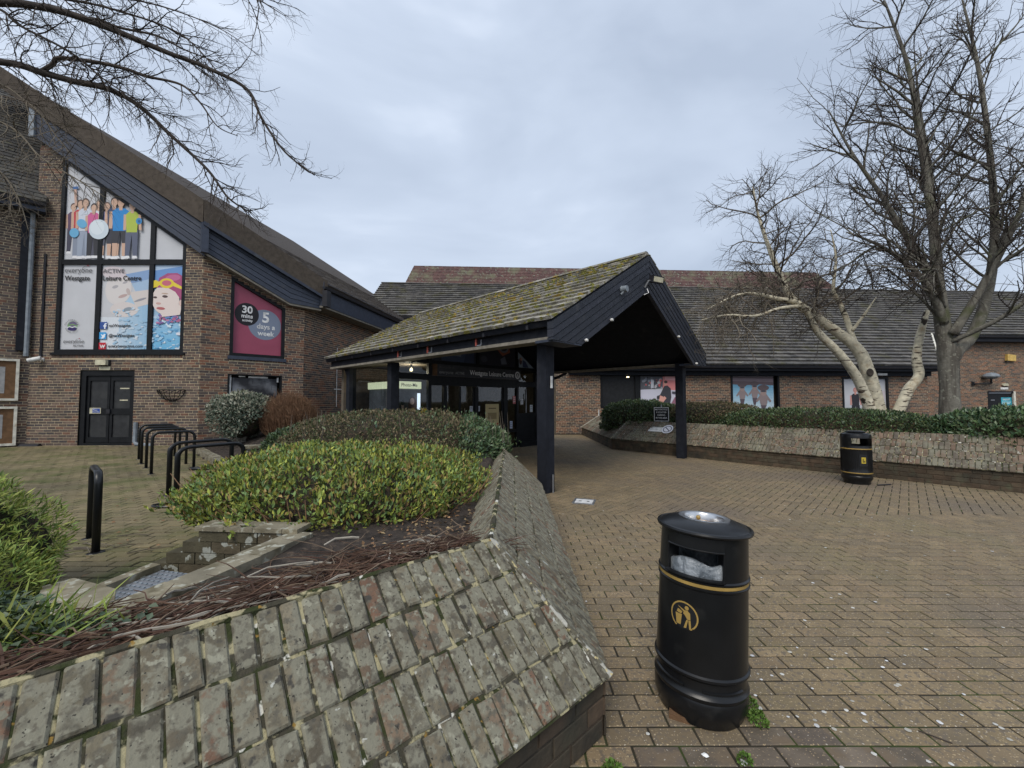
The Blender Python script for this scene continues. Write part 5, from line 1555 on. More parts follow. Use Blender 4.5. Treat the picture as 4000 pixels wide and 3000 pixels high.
for x, y, s in ((8.78, 2.06, 1.0), (9.38, 2.12, 1.0), (9.80, 1.88, 1.25)):
    c1, c2, hc = (140, 124, 124), (158, 134, 128), (88, 74, 78)
    sh += [(c1, [(x - .30 * s, y - .28 * s), (x - .26 * s, y - .34 * s), (x, y - .10 * s), (x + .26 * s, y - .34 * s), (x + .30 * s, y - .28 * s), (x + .05 * s, y + .06 * s), (x - .05 * s, y + .06 * s)]), (c1, ell(x, y - .26 * s, .15 * s, .26 * s, 16)), (c2, ell(x, y + .06 * s, .125 * s, .15 * s, 16)), (hc, ell(x, y + .21 * s, .22 * s, .11 * s, 14)), ((60, 62, 72), ell(x, y + .08 * s, .11 * s, .035 * s, 12)), ((85, 72, 80), [(x - .12 * s, y - .45 * s), (x + .12 * s, y - .45 * s), (x + .03 * s, y - .78 * s), (x - .06 * s, y - .78 * s)])]
sh = [(c, [(min(max(x, 8.31), 10.29), min(max(z, 1.15), 2.67)) for x, z in p]) for c, p in sh]
prints(FH1, sh, p2_, -0.048, glare_wash=0.1)
w3, i3 = poster_window(o3, 'w', ((14.82, 14.92, 0.95, 2.6),))
m = MB(); m.flat(FH1, [(13.72, 0.98), (14.82, 0.98), (14.82, 2.60), (13.72, 2.60)], -0.05); p3_ = m.build('pane', 'poster_white', w3)
m = MB(); m.flat(FH1, [(14.92, 0.98), (15.84, 0.98), (15.84, 2.60), (14.92, 2.60)], -0.05); p4_ = m.build('pane', 'poster_white', w3)
sh = person(14.32, 2.15, 0.5, 1, shirt=(52, 50, 56), pants=(45, 45, 52), hair=(190, 130, 125), skin=(205, 150, 140), sw=1.1)
sh += [((60, 58, 62), [(14.10, 1.2), (14.55, 1.2), (14.50, 0.99), (14.15, 0.99)]), ((200, 140, 130), [(14.65, 1.2), (14.82, 1.2), (14.82, 2.0), (14.70, 1.9)]), ((50, 50, 58), [(14.60, 1.0), (14.82, 1.0), (14.82, 1.2), (14.62, 1.2)])]
sh = [(c, [(min(max(x, 13.73), 14.81), min(max(z, 0.99), 2.59)) for x, z in p]) for c, p in sh]
prints(FH1, sh, p3_, -0.048)
prints(FH1, [((200, 190, 195), [(15.40, 1.6), (15.80, 1.6), (15.80, 2.0), (15.40, 2.0)]), ((90, 100, 120), [(14.95, 1.0), (15.30, 1.0), (15.20, 1.5), (14.95, 1.6)])], p4_, -0.048)
m = MB(); m.box(FH1, 15.20, 15.65, 2.72, 2.82, 0.21, 0.26); m.build('strip_light', 'white_plastic', hall)
m = MB(); m.tube([FH1.p(2.0, 0.9, 0.03), FH1.p(1.96, 1.12, 0.03), FH1.p(1.96, 0.1, 0.03)][1:], 0.025, 6); m.build('white_pipe', 'white_plastic', hall)
# fire exit door
m = MB()
for q in ((24.43, 24.51, 0.02, 2.06), (24.51, 25.96, 1.97, 2.06)):
    m.box(FH2, *q, -0.10, 0.02)
fd = m.build('fire_door', 'black_frame', hall)
m = MB(); m.box(FH2, 25.96, 26.08, 0.02, 2.06, -0.10, 0.02); m.build('white_jamb', 'white_timber', fd)
m = MB(); m.box(FH2, 24.52, 25.95, 0.02, 1.96, -0.09, -0.05); m.build('door_leaf', 'black_frame', fd)
m = MB(); m.box(FH2, 25.28, 25.90, 1.28, 1.72, -0.048, -0.044); mk('sign_teal', [(0.05, 0.35, 0.45)], 0.5); m.build('exit_sign', 'sign_teal', fd)
text(fd, 'FIRE EXIT', 0.13, FH2, 25.59, 1.56, 'ink_white', -0.042, 'CENTER', 0.012, squash=0.8)
prints(FH2, [((190, 225, 235), [(25.33, 1.44), (25.84, 1.44), (25.84, 1.48), (25.33, 1.48)]), ((190, 225, 235), [(25.33, 1.36), (25.78, 1.36), (25.78, 1.40), (25.33, 1.40)])], fd, -0.042, 'sign_lines')
m = MB(); m.box(FH2, 24.66, 24.88, 1.55, 1.60, -0.049, -0.03); m.build('handle', 'dull_steel', fd)
m = MB(); m.box(FH2, 25.20, 25.64, 2.16, 2.28, 0.008, 0.03); tag(m.build('exit_plate', 'white_plastic'), 'white plate right above the fire exit door', 'sign')
t = thing('bulkhead_light', 'cream bulkhead light above the fire exit door', 'lamp', FH2.p(25.43, 2.33, 0.02))
m = MB(); m.box(FH2, 25.28, 25.60, 2.33, 2.36, 0.008, 0.06); m.build('backplate', 'black_gutter', t)
m = MB(); m.prism(FH2, [(25.30, 2.36), (25.58, 2.36), (25.61, 2.42), (25.56, 2.50), (25.32, 2.50), (25.27, 2.42)], 0.008, 0.09); m.build('diffuser', 'cream_plastic', t)
t = thing('alarm_box', 'amber box high on the brick wall above the fire exit', 'alarm', FH2.p(25.78, 3.95, 0.05))
m = MB(); m.prism(FH2, [(25.56, 3.76), (26.04, 3.72), (26.06, 4.06), (25.58, 4.12)], 0.01, 0.14); m.build('box', 'amber_plastic', t)
m = MB(); m.box(FH2, 25.52, 25.68, 3.7, 3.76, 0.01, 0.12); m.build('bracket', 'black_gutter', t)
t = thing('globe_lamp', 'grey mushroom-shaped wall lamp on a black arm left of the fire exit', 'lamp', FH2.p(23.78, 2.6, 0.3))
m = MB(); m.box(FH2, 23.50, 23.64, 2.36, 2.58, 0.01, 0.06); m.build('backplate', 'black_frame', t)
m = MB(); m.tube([FH2.p(23.58, 2.46, 0.05), FH2.p(24.23, 2.46, 0.30), FH2.p(24.28, 2.50, 0.32), FH2.p(24.28, 2.72, 0.32)], 0.045, 8); m.build('arm', 'black_frame', t, True)
m = MB(); m.lathe([(0.05, 0.0), (0.18, 0.02), (0.32, 0.10), (0.34, 0.16), (0.28, 0.26), (0.14, 0.34), (0.01, 0.36)], 20, F(FH2.p(24.28, 2.72, 0.32), (1, 0, 0), (0, 1, 0))); m.build('shade', 'grey_plastic', t, True)
# ------------------------------------------------------------------ sloping brick planter walls
def coping_face(f, reg, rows, plen, parent, mat, nmax, w=0.075, j=0.010, h=0.010, seed=1):
    g = random.Random(seed)
    m = MB(); m.flat(f, reg, 0.0); m.build('bedding', 'coping_mortar', parent)
    us = [a for a, _ in reg]
    polys = []
    ph = plen / rows
    for r in range(rows):
        x = min(us) - g.random() * w
        while x < max(us):
            ww = w * g.uniform(0.93, 1.08)
            jj = j * g.uniform(0.6, 1.4)
            e1, e2 = g.uniform(-0.006, 0.006), g.uniform(-0.006, 0.006)
            q = clip([(x + jj / 2, r * ph + 0.006 + e1), (x + ww - jj / 2, r * ph + 0.006 + e1), (x + ww - jj / 2, (r + 1) * ph - 0.006 + e2), (x + jj / 2, (r + 1) * ph - 0.006 + e2)], reg)
            if len(q) >= 3 and area(q) > 0.0006:
                polys.append(q)
            x += ww
    pieces(f, polys, 'coping_brick', parent, mat, h=h, d=0.01, bev=0.007, nmax=nmax, hj=0.004, rj=0.024, cj=0.0035, stuff='coping_bricks')


nw = thing('planter_wall', 'lichen-covered sloping brick planter wall with a sharp corner in front of the green hedge', 'planter wall', (0.44, 1.9, 0))
Bc = Vector((0.445, 1.90, 0.26)); Tc = Vector((-0.115, 2.20, 0.77))
UN = Vector((0.735, 0.678, 0)).normalized(); IN = Vector((-0.678, 0.735, 0)).normalized()
rn = (Tc - Bc).dot(IN)
FN1 = F(Bc, UN, IN * rn + Vector((0, 0, Tc.z - Bc.z)))
l1 = math.hypot(rn, Tc.z - Bc.z)
uT = (Tc - Bc).dot(UN)
coping_face(FN1, [(-3.3, 0), (0, 0), (uT, l1), (-3.3, l1)], 4, l1, nw, 'coping_brick', 165, seed=2)
FN2 = F(Bc, (0, 1, 0), Vector((Tc.x - Bc.x, 0, Tc.z - Bc.z)))
l2 = math.hypot(Tc.x - Bc.x, Tc.z - Bc.z)
coping_face(FN2, [(0, 0), (4.3, 0), (4.3, l2), (Tc.y - Bc.y, l2)], 4, l2, nw, 'coping_brick', 90, seed=3)
U3_ = Vector((-0.134, 0.991, 0)); I3 = Vector((-0.991, -0.134, 0))
Bc3 = Bc + Vector((0, 4.3, 0))
FN3 = F(Bc3, U3_, I3 * 0.56 + Vector((0, 0, 0.51)))
coping_face(FN3, [(-0.0, 0), (4.6, 0), (4.6, l2), (-0.07, l2)], 4, l2, nw, 'coping_brick', 20, seed=4)
# inner faces of the ridge
FI2 = F((Tc.x - 0.20, Bc.y + 4.3, Tc.z - 0.21), (0, -1, 0), (0.20, 0, 0.21))
coping_face(FI2, [(0, 0), (3.95, 0), (3.95, 0.285), (0, 0.285)], 1, 0.285, nw, 'coping_brick', 20, seed=5)
FI1 = F(Tc + IN * 0.16 - Vector((0, 0, 0.22)), -UN, -IN * 0.16 + Vector((0, 0, 0.22)))
coping_face(FI1, [(0.05, 0), (2.9, 0), (2.9, 0.268), (0.0, 0.268)], 1, 0.268, nw, 'coping_brick', 5, seed=6)
# rounded mortar along ridge and hip
g = random.Random(4)
m = MB(); n_ = 26
m.tube([Bc.lerp(Tc, i / n_) + Vector((g.gauss(0, .003), g.gauss(0, .003), 0.004)) for i in range(n_ + 1)], [g.uniform(0.009, 0.019) for i in range(n_ + 1)], 6); m.build('hip_mortar', 'hip_mortar', nw, True)
m = MB(); m.tube([Tc + Vector((0, 4.0 * i / 30, -0.004)) + Vector((g.gauss(0, .003), 0, g.gauss(0, .003))) for i in range(31)], 0.016, 6); m.build('ridge_mortar', 'coping_mortar', nw, True)
m = MB(); m.tube([Tc - UN * (3.0 * i / 30) + Vector((0, 0, -0.004)) + Vector((g.gauss(0, .003), 0, g.gauss(0, .003))) for i in range(31)], 0.016, 6); m.build('ridge_mortar', 'coping_mortar', nw, True)
# plinth
FPN = F(Vector((Bc.x, Bc.y, 0)) + IN * 0.03 - UN * 0.02, UN, UPZ)
brick_wall(FPN, [(-3.2, 0.0), (0.0, 0.0), (0.0, 0.262), (-3.2, 0.262)], [], nw, 'plinth_brick', 'plinth_brick', 20, name='plinth_brick', stuff='plinth_bricks', chh=0.087, v0=0.0)
FPN2 = F((Bc.x - 0.03, Bc.y, 0), (0, 1, 0), UPZ)
brick_wall(FPN2, [(0, 0.0), (4.35, 0.0), (4.35, 0.262), (0, 0.262)], [], nw, 'plinth_brick', 'plinth_brick', 10, name='plinth_brick', stuff='plinth_bricks', chh=0.087, v0=0.0)
FPN3 = F(Vector((Bc3.x, Bc3.y, 0)) + I3 * 0.03, U3_, UPZ)
brick_wall(FPN3, [(0, 0.0), (4.6, 0.0), (4.6, 0.262), (0, 0.262)], [], nw, 'plinth_brick', 'plinth_brick', 5, name='plinth_brick', stuff='plinth_bricks', chh=0.087, v0=0.0)

# far planter wall
fw = thing('planter_wall', 'long sloping reddish brick planter wall with a dark plinth behind the round bin', 'planter wall', (3.11, 12.95, 0))
B0 = Vector((3.11, 12.95, 0.33)); UF = Vector((0.642, -0.767, 0)).normalized(); INF = Vector((0.767, 0.642, 0)).normalized()
RF, ZT = 0.62, 0.885
lf = math.hypot(RF, ZT - 0.33)
FF1 = F(B0, UF, INF * RF + Vector((0, 0, ZT - 0.33)))
# left return running back to the hall
TcF = Vector((3.11 + RF, 0, ZT)); TcF.y = 12.95 + (RF - 0.767 * RF) / 0.642
utF = (TcF - B0).dot(UF)
coping_face(FF1, [(0, 0), (11.5, 0), (11.5, lf), (utF, lf)], 4, lf, fw, 'coping_red', 240, seed=12)
FF2 = F((3.11, 18.5, 0.33), (0, -1, 0), (RF, 0, ZT - 0.33))
coping_face(FF2, [(0, 0), (5.55, 0), (18.5 - TcF.y, lf), (0.9, lf)], 4, lf, fw, 'coping_red', 50, seed=13)
FPF = F(Vector((3.11, 12.95, 0)) + INF * 0.04, UF, UPZ)
brick_wall(FPF, [(0, 0), (11.5, 0), (11.5, 0.332), (0, 0.332)], [], fw, 'plinth_brick', 'plinth_brick', 110, name='plinth_brick', stuff='plinth_bricks', chh=0.083, v0=0.0)
FPF2 = F((3.15, 18.5, 0), (0, -1, 0), UPZ)
brick_wall(FPF2, [(0, 0), (5.55, 0), (5.55, 0.332), (0, 0.332)], [], fw, 'plinth_brick', 'plinth_brick', 20, name='plinth_brick', stuff='plinth_bricks', chh=0.083, v0=0.0)
m = MB(); m.tube([B0.lerp(TcF, i / 20) + Vector((0, 0, 0.004)) for i in range(21)], 0.014, 6); m.build('hip_mortar', 'hip_mortar', fw)
m = MB(); m.tube([FF2.p(0.0 + 0.9 * k, lf * k, 0.012) for k in (0, 1)], 0.02, 6); m.build('end_flashing', 'white_timber', fw)
# back of the wall top and bed behind
m = MB(); m.box(F(B0 + INF * RF + Vector((0, 0, ZT - 0.33)), UF, INF), utF, 11.5, 0.0, 0.10, -0.2, -0.008); m.build('back_edge', 'coping_red', fw)
m = MB()
bedp = [(3.75, 18.5), (3.75, 13.2), (11.2, 4.3), (20, 4.3), (24, 12), (24, 18.9), (14, 19.0)]
m.add([(x, y, 0.74) for x, y in bedp], [tuple(range(len(bedp)))])
tag(m.build('planting_bed', 'soil'), kind='structure')

# soil of the near planter
def XB(y):
    ys = [0, 1.0, 2.0, 3.0, 3.4, 4.5, 7.9, 10.2, 14]
    xs = [-2.2, -2.6, -3.1, -3.05, -2.85, -3.15, -5.50, -7.85, -11.6]
    return float(np.interp(y, ys, xs))


def soil_z(x, y):
    base = gz(y)
    t = min(max((x - XB(y)) / (1.1 if y < 5 else 2.5), 0), 1)
    t = t * t * (3 - 2 * t)
    z = base - 0.03 + t * (0.60 - base) + (0.12 if y > 5 and t > 0 else 0.0)
    z += 0.03 * noise.noise(Vector((x * 3, y * 3, 0))) + 0.015 * noise.noise(Vector((x * 9, y * 9, 5)))
    if -3.3 < x < -1.60 - (2.9 - y) * 0.16 and 1.85 < y < 2.93:
        z = min(z, 0.27 if x > -2.6 else gz(y) + 0.16 * (x + 3.3) / 0.7)
    d = (Vector((x, y, 0)) - Vector((Tc.x, Tc.y, 0))).dot(IN)
    if d < 0.10:
        z = min(z, 0.60 - (0.10 - d) * 4)
    xr = Tc.x if y < 6.2 else Tc.x - (y - 6.2) * 0.134
    if x > xr - 0.14:
        z = min(z, 0.60 - (x - xr + 0.14) * 4)
    if x < XB(y) - 0.02:
        z = min(z, base - 0.05)
    if x > -0.9 and y > 10.3:
        z = -0.05
    e_ = (x + 2.96) * 0.719 - (y - 10.26) * 0.695
    return max(z, -0.05)


nx, ny = 120, 150
gx = np.linspace(-8.6, 0.15, nx); gy = np.linspace(0.3, 13.2, ny)
vs, fs = [], []
for jy in gy:
    for ix in gx:
        P = Vector((ix, jy, 0)) - P1
        inside = P.dot(EG) > 4.6 and P.dot(DG) > -0.25
        wl_ = (ix + 8.74) * 0.7071 - (jy - 11.43) * 0.7071
        vs.append((ix, jy, -0.05 if inside else soil_z(ix, jy)))
for j in range(ny - 1):
    for i in range(nx - 1):
        a = j * nx + i
        fs.append((a, a + 1, a + nx + 1, a + nx))
m = MB(); m.add(vs, fs); tag(m.build('planting_soil', 'soil', smooth='full'), kind='structure')
# low stone kerb between yard and planting
t = thing('bed_kerb', 'low mossy stone kerb between the cycle hoops and the shrubs', 'kerb', (-6.6, 9.0, 0.2))
fk = F((-7.9, 10.28, 0), Vector((2.4, -2.38, 0)), UPZ)
x = 0.0
while x < 5.2:
    m = MB(); m.box(fk, x, x + 0.60, 0.1, gz(10.28 - x * .7) + 0.13 + rng.uniform(-.01, .01), -0.12, 0.04); m.build('kerb_stone', 'stone_kerb', t)
    x += 0.61
t = thing('low_wall', 'short low brick wall end beside the dark shrub in the bed', 'wall', (-5.0, 8.4, 0.2))
fq_ = F((-5.15, 7.95, 0), (1, 0.55, 0), UPZ)
brick_wall(fq_, [(0, 0.1), (0.95, 0.1), (0.95, 0.58), (0, 0.58)], [], t, 'pit_brick', 'plinth_brick', 60, v0=0.1)
m = MB(); m.box(fq_, -0.02, 0.97, 0.585, 0.64, -0.24, 0.03); m.build('coping', 'stone_kerb', t)
m = MB(); m.box(fq_, 0.002, 0.93, 0.1, 0.585, -0.22, -0.006); m.build('wall_core', 'pit_brick', t)

# stepped brick pit with stone coping and metal plate
pit = thing('drain_pit', 'small stepped brick pit with pale stone coping and a grey perforated plate', 'pit', (-2.2, 2.6, 0.2))
fpt = F((-2.6, 2.93, 0), (1.0, -0.09, 0), UPZ)
for k, x0 in enumerate((0.42, 0.30, 0.18, 0.06)):
    z1 = 0.60 - 0.078 * k
    x = x0
    while x < 1.12:
        x2 = min(x + 0.212, 1.14)
        m = MB(); m.box(fpt, x, x2, z1 - 0.072, z1, -0.11, rng.uniform(-0.003, 0.003)); m.build('brick', 'pit_brick', pit)
        x = x2 + 0.008
m = MB(); m.box(fpt, 0.44, 1.12, 0.2, 0.595, -0.10, -0.008); m.box(fpt, 0.08, 0.43, 0.2, 0.36, -0.10, -0.008); m.build('core', 'coping_mortar', pit)
x = 0.40
while x < 1.1:
    m = MB(); m.box(fpt, x, min(x + 0.21, 1.15), 0.602, 0.632, -0.15, 0.012); m.build('coping_stone', 'stone_kerb', pit)
    x += 0.214
# coping kerb running forward
ka, kb_ = Vector((-1.44, 2.86, 0)), Vector((-1.74, 1.66, 0))
fk2 = F(ka, kb_ - ka, (kb_ - ka).cross(Vector((0, 0, 1))) * -1)
fk2 = F(ka, (kb_ - ka), Vector((0, 0, 1)).cross((kb_ - ka).normalized()))
Lk = (kb_ - ka).length
for a, b in ((0, 0.42), (0.425, 0.83), (0.835, Lk)):
    m = MB(); m.prism(fk2, [(a, -0.08), (b, -0.085), (b, 0.08), (a, 0.085)], 0.30, 0.605 + rng.uniform(-.004, .004)); m.build('coping_stone', 'stone_kerb', pit)
m = MB(); m.prism(F((-2.0, 2.0, 0), (1, 0, 0), (0, 1, 0)), [(0.32, -0.36), (0.18, -0.10), (-0.18, 0.30), (-0.56, 0.44), (-0.62, 0.33), (-0.22, -0.08)], 0.28, 0.47); m.build('front_slab', 'stone_kerb', pit)
m = MB(); m.prism(F((-2.0, 2.0, 0), (1, 0, 0), (0, 1, 0)), [(-0.55, 0.44), (-0.48, 0.42), (-0.41, 0.86), (-0.49, 0.88)], 0.2, 0.385); m.build('side_slab', 'stone_kerb', pit)
fpl = F((-2.49, 2.46, 0.33), (0.40, -0.10, 0), (0.10, 0.40, 0.02))
m = MB(); m.box(fpl, 0, 0.62, 0, 0.40, -0.02, 0.0); plate = m.build('metal_plate', 'dull_steel', pit)
m = MB()
for i in range(15):
    for j in range(10):
        u_, v_ = 0.02 + i * 0.04, 0.02 + j * 0.04
        m.box(fpl, u_, u_ + 0.024, v_, v_ + 0.012, 0.0, 0.006)
o = m.build('plate_studs', 'grey_plastic', plate); o['kind'] = 'stuff'
m = MB()
m.prism(F((-2.2, 3.1, gz(3.1) + 0.02), (1, 0.2, 0), (-0.2, 1, 0.1)), [(-0.35, -0.03), (-0.24, -0.06), (-0.2, 0.0), (-0.3, 0.03)], 0.02, 0.028)
tag(m.build('plastic_scrap', 'blue_litter'), 'bright blue plastic scrap on the soil behind the stepped pit', 'litter')
# ------------------------------------------------------------------ hedges and shrubs
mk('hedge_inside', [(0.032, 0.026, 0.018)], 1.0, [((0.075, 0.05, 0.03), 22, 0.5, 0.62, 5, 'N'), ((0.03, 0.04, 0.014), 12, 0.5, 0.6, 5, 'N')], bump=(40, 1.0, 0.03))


def stems(parent, n, c, r, z0, z1, mat, rotz=0.0, seed=0, rr=0.006, spread=0.9, name='stems'):
    g = random.Random(seed)
    m = MB()
    ca, sa = math.cos(rotz), math.sin(rotz)
    for i in range(n):
        a = g.uniform(0, 6.283); q = math.sqrt(g.random())
        x, y = q * r[0] * math.cos(a), q * r[1] * math.sin(a)
        x2, y2 = x * (1 + spread * 0.3) + g.gauss(0, .08), y * (1 + spread * 0.3) + g.gauss(0, .08)
        P0 = Vector((c[0] + x * ca - y * sa, c[1] + x * sa + y * ca, z0))
        P2 = Vector((c[0] + x2 * ca - y2 * sa, c[1] + x2 * sa + y2 * ca, z0 + (z1 - z0) * g.uniform(0.6, 1.0)))
        pm = P0.lerp(P2, 0.5) + Vector((g.gauss(0, .03), g.gauss(0, .03), 0))
        m.tube([P0, pm, P2], [rr * g.uniform(.7, 1.3), rr * .8, rr * .4], 4, cap=False)
    o = m.build(name, mat, parent); o['kind'] = 'stuff'
    return o


h1 = thing('low_hedge', 'bright yellow-green leafy low hedge just behind the lichen-covered corner wall', 'hedge', (-1.6, 4.2, 0.6))
c1, r1 = (-1.62, 4.22, 0.52), (1.32, 1.24, 0.50)
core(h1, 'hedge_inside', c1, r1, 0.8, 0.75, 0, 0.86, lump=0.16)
bush(h1, 'leaf_yellow', 30000, c1, r1, 0.050, 0.42, ex=0.8, ez=0.75, lump=0.20, lfreq=3.5, zmin=-0.35, inner=0.22, seed=1, up=0.55, floor=0.50)
bush(h1, 'leaf_yellow', 2600, c1, r1, 0.048, 0.4, name='loose_sprigs', ex=0.8, ez=0.75, lump=0.2, lfreq=5, zmin=0.1, inner=-0.06, seed=91, up=0.8, floor=0.52)
stems(h1, 260, (c1[0], c1[1], 0), (1.22, 1.14), 0.42, 0.86, 'brown_twig', seed=2)
h2 = thing('clipped_hedge', 'large clipped hedge with brown twiggy top and glossy green sides in front of the entrance', 'hedge', (-2.0, 7.2, 0.6))
c2, r2_ = (-1.95, 7.05, 0.62), (1.85, 1.45, 0.72)
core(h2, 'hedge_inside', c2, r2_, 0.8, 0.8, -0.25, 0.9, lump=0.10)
topsel = lambda P, Nn, g: (Nn[:, 2] > 0.30 + 0.25 * g.random(len(P))) & (P[:, 0] < -0.95 + 0.5 * g.random(len(P)))
bush(h2, 'leaf_brown', 26000, c2, r2_, 0.042, 0.45, name='clipped_top', ex=0.8, ez=0.8, rotz=-0.25, lump=0.10, inner=0.16, seed=3, up=0.3, sel=topsel)
bush(h2, 'leaf_laurel', 24000, c2, r2_, 0.065, 0.42, ex=0.8, ez=0.8, rotz=-0.25, lump=0.10, inner=0.16, seed=4, up=0.3, sel=lambda P, Nn, g: ~((Nn[:, 2] > 0.42) & (P[:, 0] < -0.8)) | (g.random(len(P)) < 0.05))
bush(h2, 'leaf_laurel', 1300, c2, r2_, 0.06, 0.4, name='loose_sprigs', ex=0.8, ez=0.8, rotz=-0.25, lump=0.15, lfreq=5, inner=-0.05, seed=92, up=0.8, sel=lambda P, Nn, g: P[:, 0] > -1.3)
stems(h2, 200, (c2[0], c2[1], 0), (1.9, 1.35), 0.7, 1.36, 'pale_twig', seed=5, spread=0.0)
h2b = thing('glossy_shrub', 'small dark glossy shrub beside the low brick wall end', 'shrub', (-3.9, 7.6, 0.5))
c3 = (-3.75, 7.75, 0.60)
core(h2b, 'hedge_inside', c3, (0.95, 0.7, 0.42), 1, 1, -0.3, 0.85)
bush(h2b, 'leaf_dark', 7000, c3, (0.95, 0.7, 0.44), 0.075, 0.36, rotz=-0.3, seed=6, up=0.3)
# hedge left of the lobby, joining up to it
h2c = thing('clipped_hedge', 'brown clipped hedge between the wing side wall and the lobby', 'hedge', (-3.6, 9.3, 0.5))
core(h2c, 'hedge_inside', (-3.6, 8.9, 0.6), (1.4, 0.9, 0.58), .9, .8, -0.5, 0.88)
bush(h2c, 'leaf_brown', 9000, (-3.6, 8.9, 0.6), (1.4, 0.9, 0.60), 0.05, 0.45, ex=.9, ez=.8, rotz=-0.5, seed=7, up=0.3)
# far hedges behind the long wall
RZ = math.atan2(-0.767, 0.642)
far = [('laurel_hedge', 'rounded glossy green laurel hedge at the end nearest the hall wall', 0.15, 1.35, (1.35, 0.85, 0.72), 'leaf_dark', 9000, 0.085),
       ('clipped_hedge', 'brown-topped clipped hedge behind the black parking sign', 2.35, 1.75, (1.45, 0.95, 0.66), 'leaf_brown', 8500, 0.07),
       ('long_hedge', 'long dark green hedge along the wall top below the white birch', 5.0, 1.25, (2.4, 0.72, 0.52), 'leaf_dark', 15000, 0.065),
       ('laurel_bush', 'big-leaved pale green bush at the foot of the grey tree', 8.6, 1.35, (1.75, 0.85, 0.58), 'leaf_laurel', 9000, 0.095)]
for i, (nm, lab, s, off, r, mt, n, L) in enumerate(far):
    c = Vector((3.11, 12.95, 0)) + UF * s + INF * off
    t = thing(nm, lab, 'hedge', (c.x, c.y, 0.75), group='hedges on the long planter')
    cc = (c.x, c.y, 0.80)
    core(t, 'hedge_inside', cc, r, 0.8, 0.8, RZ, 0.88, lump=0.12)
    if i == 1:
        bush(t, 'leaf_dark', 5500, cc, r, 0.08, 0.42, name='side_foliage', ex=0.8, ez=0.8, rotz=RZ, seed=10 + i, inner=0.16, sel=lambda P, Nn, g: Nn[:, 2] < 0.45)
        bush(t, mt, n, cc, r, L, 0.42, ex=0.8, ez=0.8, rotz=RZ, seed=30 + i, inner=0.16, sel=lambda P, Nn, g: Nn[:, 2] > 0.3)
    else:
        bush(t, mt, n, cc, r, L, 0.42, ex=0.8, ez=0.8, rotz=RZ, seed=10 + i, inner=0.18, lump=0.12)
# silver shrub and bare brown shrub by the angled wall
sv = thing('silver_shrub', 'pale-topped grey-green shrub on a short stem in front of the brick wall', 'shrub', (-6.75, 10.25, 0.3))
cs = (-6.75, 10.25, 1.05)
core(sv, 'hedge_inside', cs, (0.62, 0.5, 0.55), 1.0, 0.9, 0, 0.8)
bush(sv, 'leaf_silver', 8500, cs, (0.74, 0.6, 0.64), 0.075, 0.5, ez=0.9, seed=41, up=0.2, zmin=-0.8, lump=0.25, sel=lambda P, Nn, g: (P[:, 2] > 0.62 + 0.9 * np.abs(P[:, 0] + 6.75) - 0.1))
bush(sv, 'leaf_pale', 2600, (cs[0], cs[1], cs[2] + 0.03), (0.74, 0.6, 0.64), 0.085, 0.5, name='pale_tips', ez=0.9, seed=42, up=0.6, lump=0.25, sel=lambda P, Nn, g: Nn[:, 2] > 0.25)
m = MB(); m.tube([(-6.72, 10.25, 0.2), (-6.74, 10.25, 0.5), (-6.78, 10.25, 0.8)], [0.13, 0.11, 0.09], 8); m.tube([(-6.72, 10.25, 0.5), (-6.5, 10.2, 0.95)], [0.08, 0.04], 6); m.build('stem', 'grey_bark', sv, True)
bs = thing('bare_shrub', 'rounded bare brown twiggy shrub in front of the cracked window', 'shrub', (-5.75, 10.4, 0.35))
g = random.Random(77)
m = MB()
for i in range(1500):
    a = g.uniform(0, 6.283); q = math.sqrt(g.random())
    base = Vector((-5.72 + 0.22 * q * math.cos(a), 10.5 + 0.2 * q * math.sin(a), 0.35))
    el = g.uniform(0.15, 1.0)
    rr = 0.72 * q
    tip = Vector((-5.72 + rr * math.cos(a) * 1.02, 10.5 + rr * math.sin(a) * 0.85, 0.75 + 1.02 * math.sqrt(max(0.02, 1 - q * q * 0.85)) * g.uniform(0.75, 1.0)))
    mid = base.lerp(tip, 0.5) + Vector((math.cos(a) * 0.10 * q + g.gauss(0, .03), math.sin(a) * 0.08 * q + g.gauss(0, .03), 0.0))
    m.tube([base, mid, tip], [0.008, 0.006, 0.0035], 3, cap=False)
    for k in range(3):
        p = mid.lerp(tip, g.random()); e_ = p + Vector((g.gauss(0, .07), g.gauss(0, .07), g.uniform(0.05, 0.2)))
        m.tube([p, e_], [0.004, 0.002], 3, cap=False)
m.build('twigs', 'brown_twig', bs)
# feathery shrub at far left, ivy creeping over the wall top
fs_ = thing('feathery_shrub', 'feathery bright green shrub beside the mossy yard paving', 'shrub', (-3.35, 2.5, 0.1))
for k, (c, r, n) in enumerate((((-3.72, 2.60, 0.40), (0.58, 0.6, 0.60), 15000), ((-2.98, 2.05, 0.36), (0.42, 0.42, 0.40), 9000), ((-2.62, 1.55, 0.40), (0.52, 0.5, 0.32), 9000))):
    core(fs_, 'hedge_inside', c, r, 1, 1, 0, 0.84, lump=0.3, lfreq=4, seed=k)
    P, Nn, gg = superell(n, c, r, 1, 1, 0, 0.3, 4.0, -0.5, 0.3, k)
    D = Nn * 0.45 + gg.normal(size=Nn.shape) * 0.5 + np.array([0.25, -0.1, 0.35])
    ll = 0.055 * gg.uniform(0.6, 1.4, len(P))
    leafmesh('foliage', P, D, Nn + gg.normal(size=Nn.shape) * 0.6, ll, ll * 0.17, 'leaf_feather', fs_, 0.1)
iv = thing('ivy', 'grey-green ivy and long grass sprawling behind the wall top below the feathery shrub', 'ivy', (-1.95, 1.6, 0.55))
gg = np.random.default_rng(5)
n = 6500
tt = gg.random(n); ww = gg.random(n)
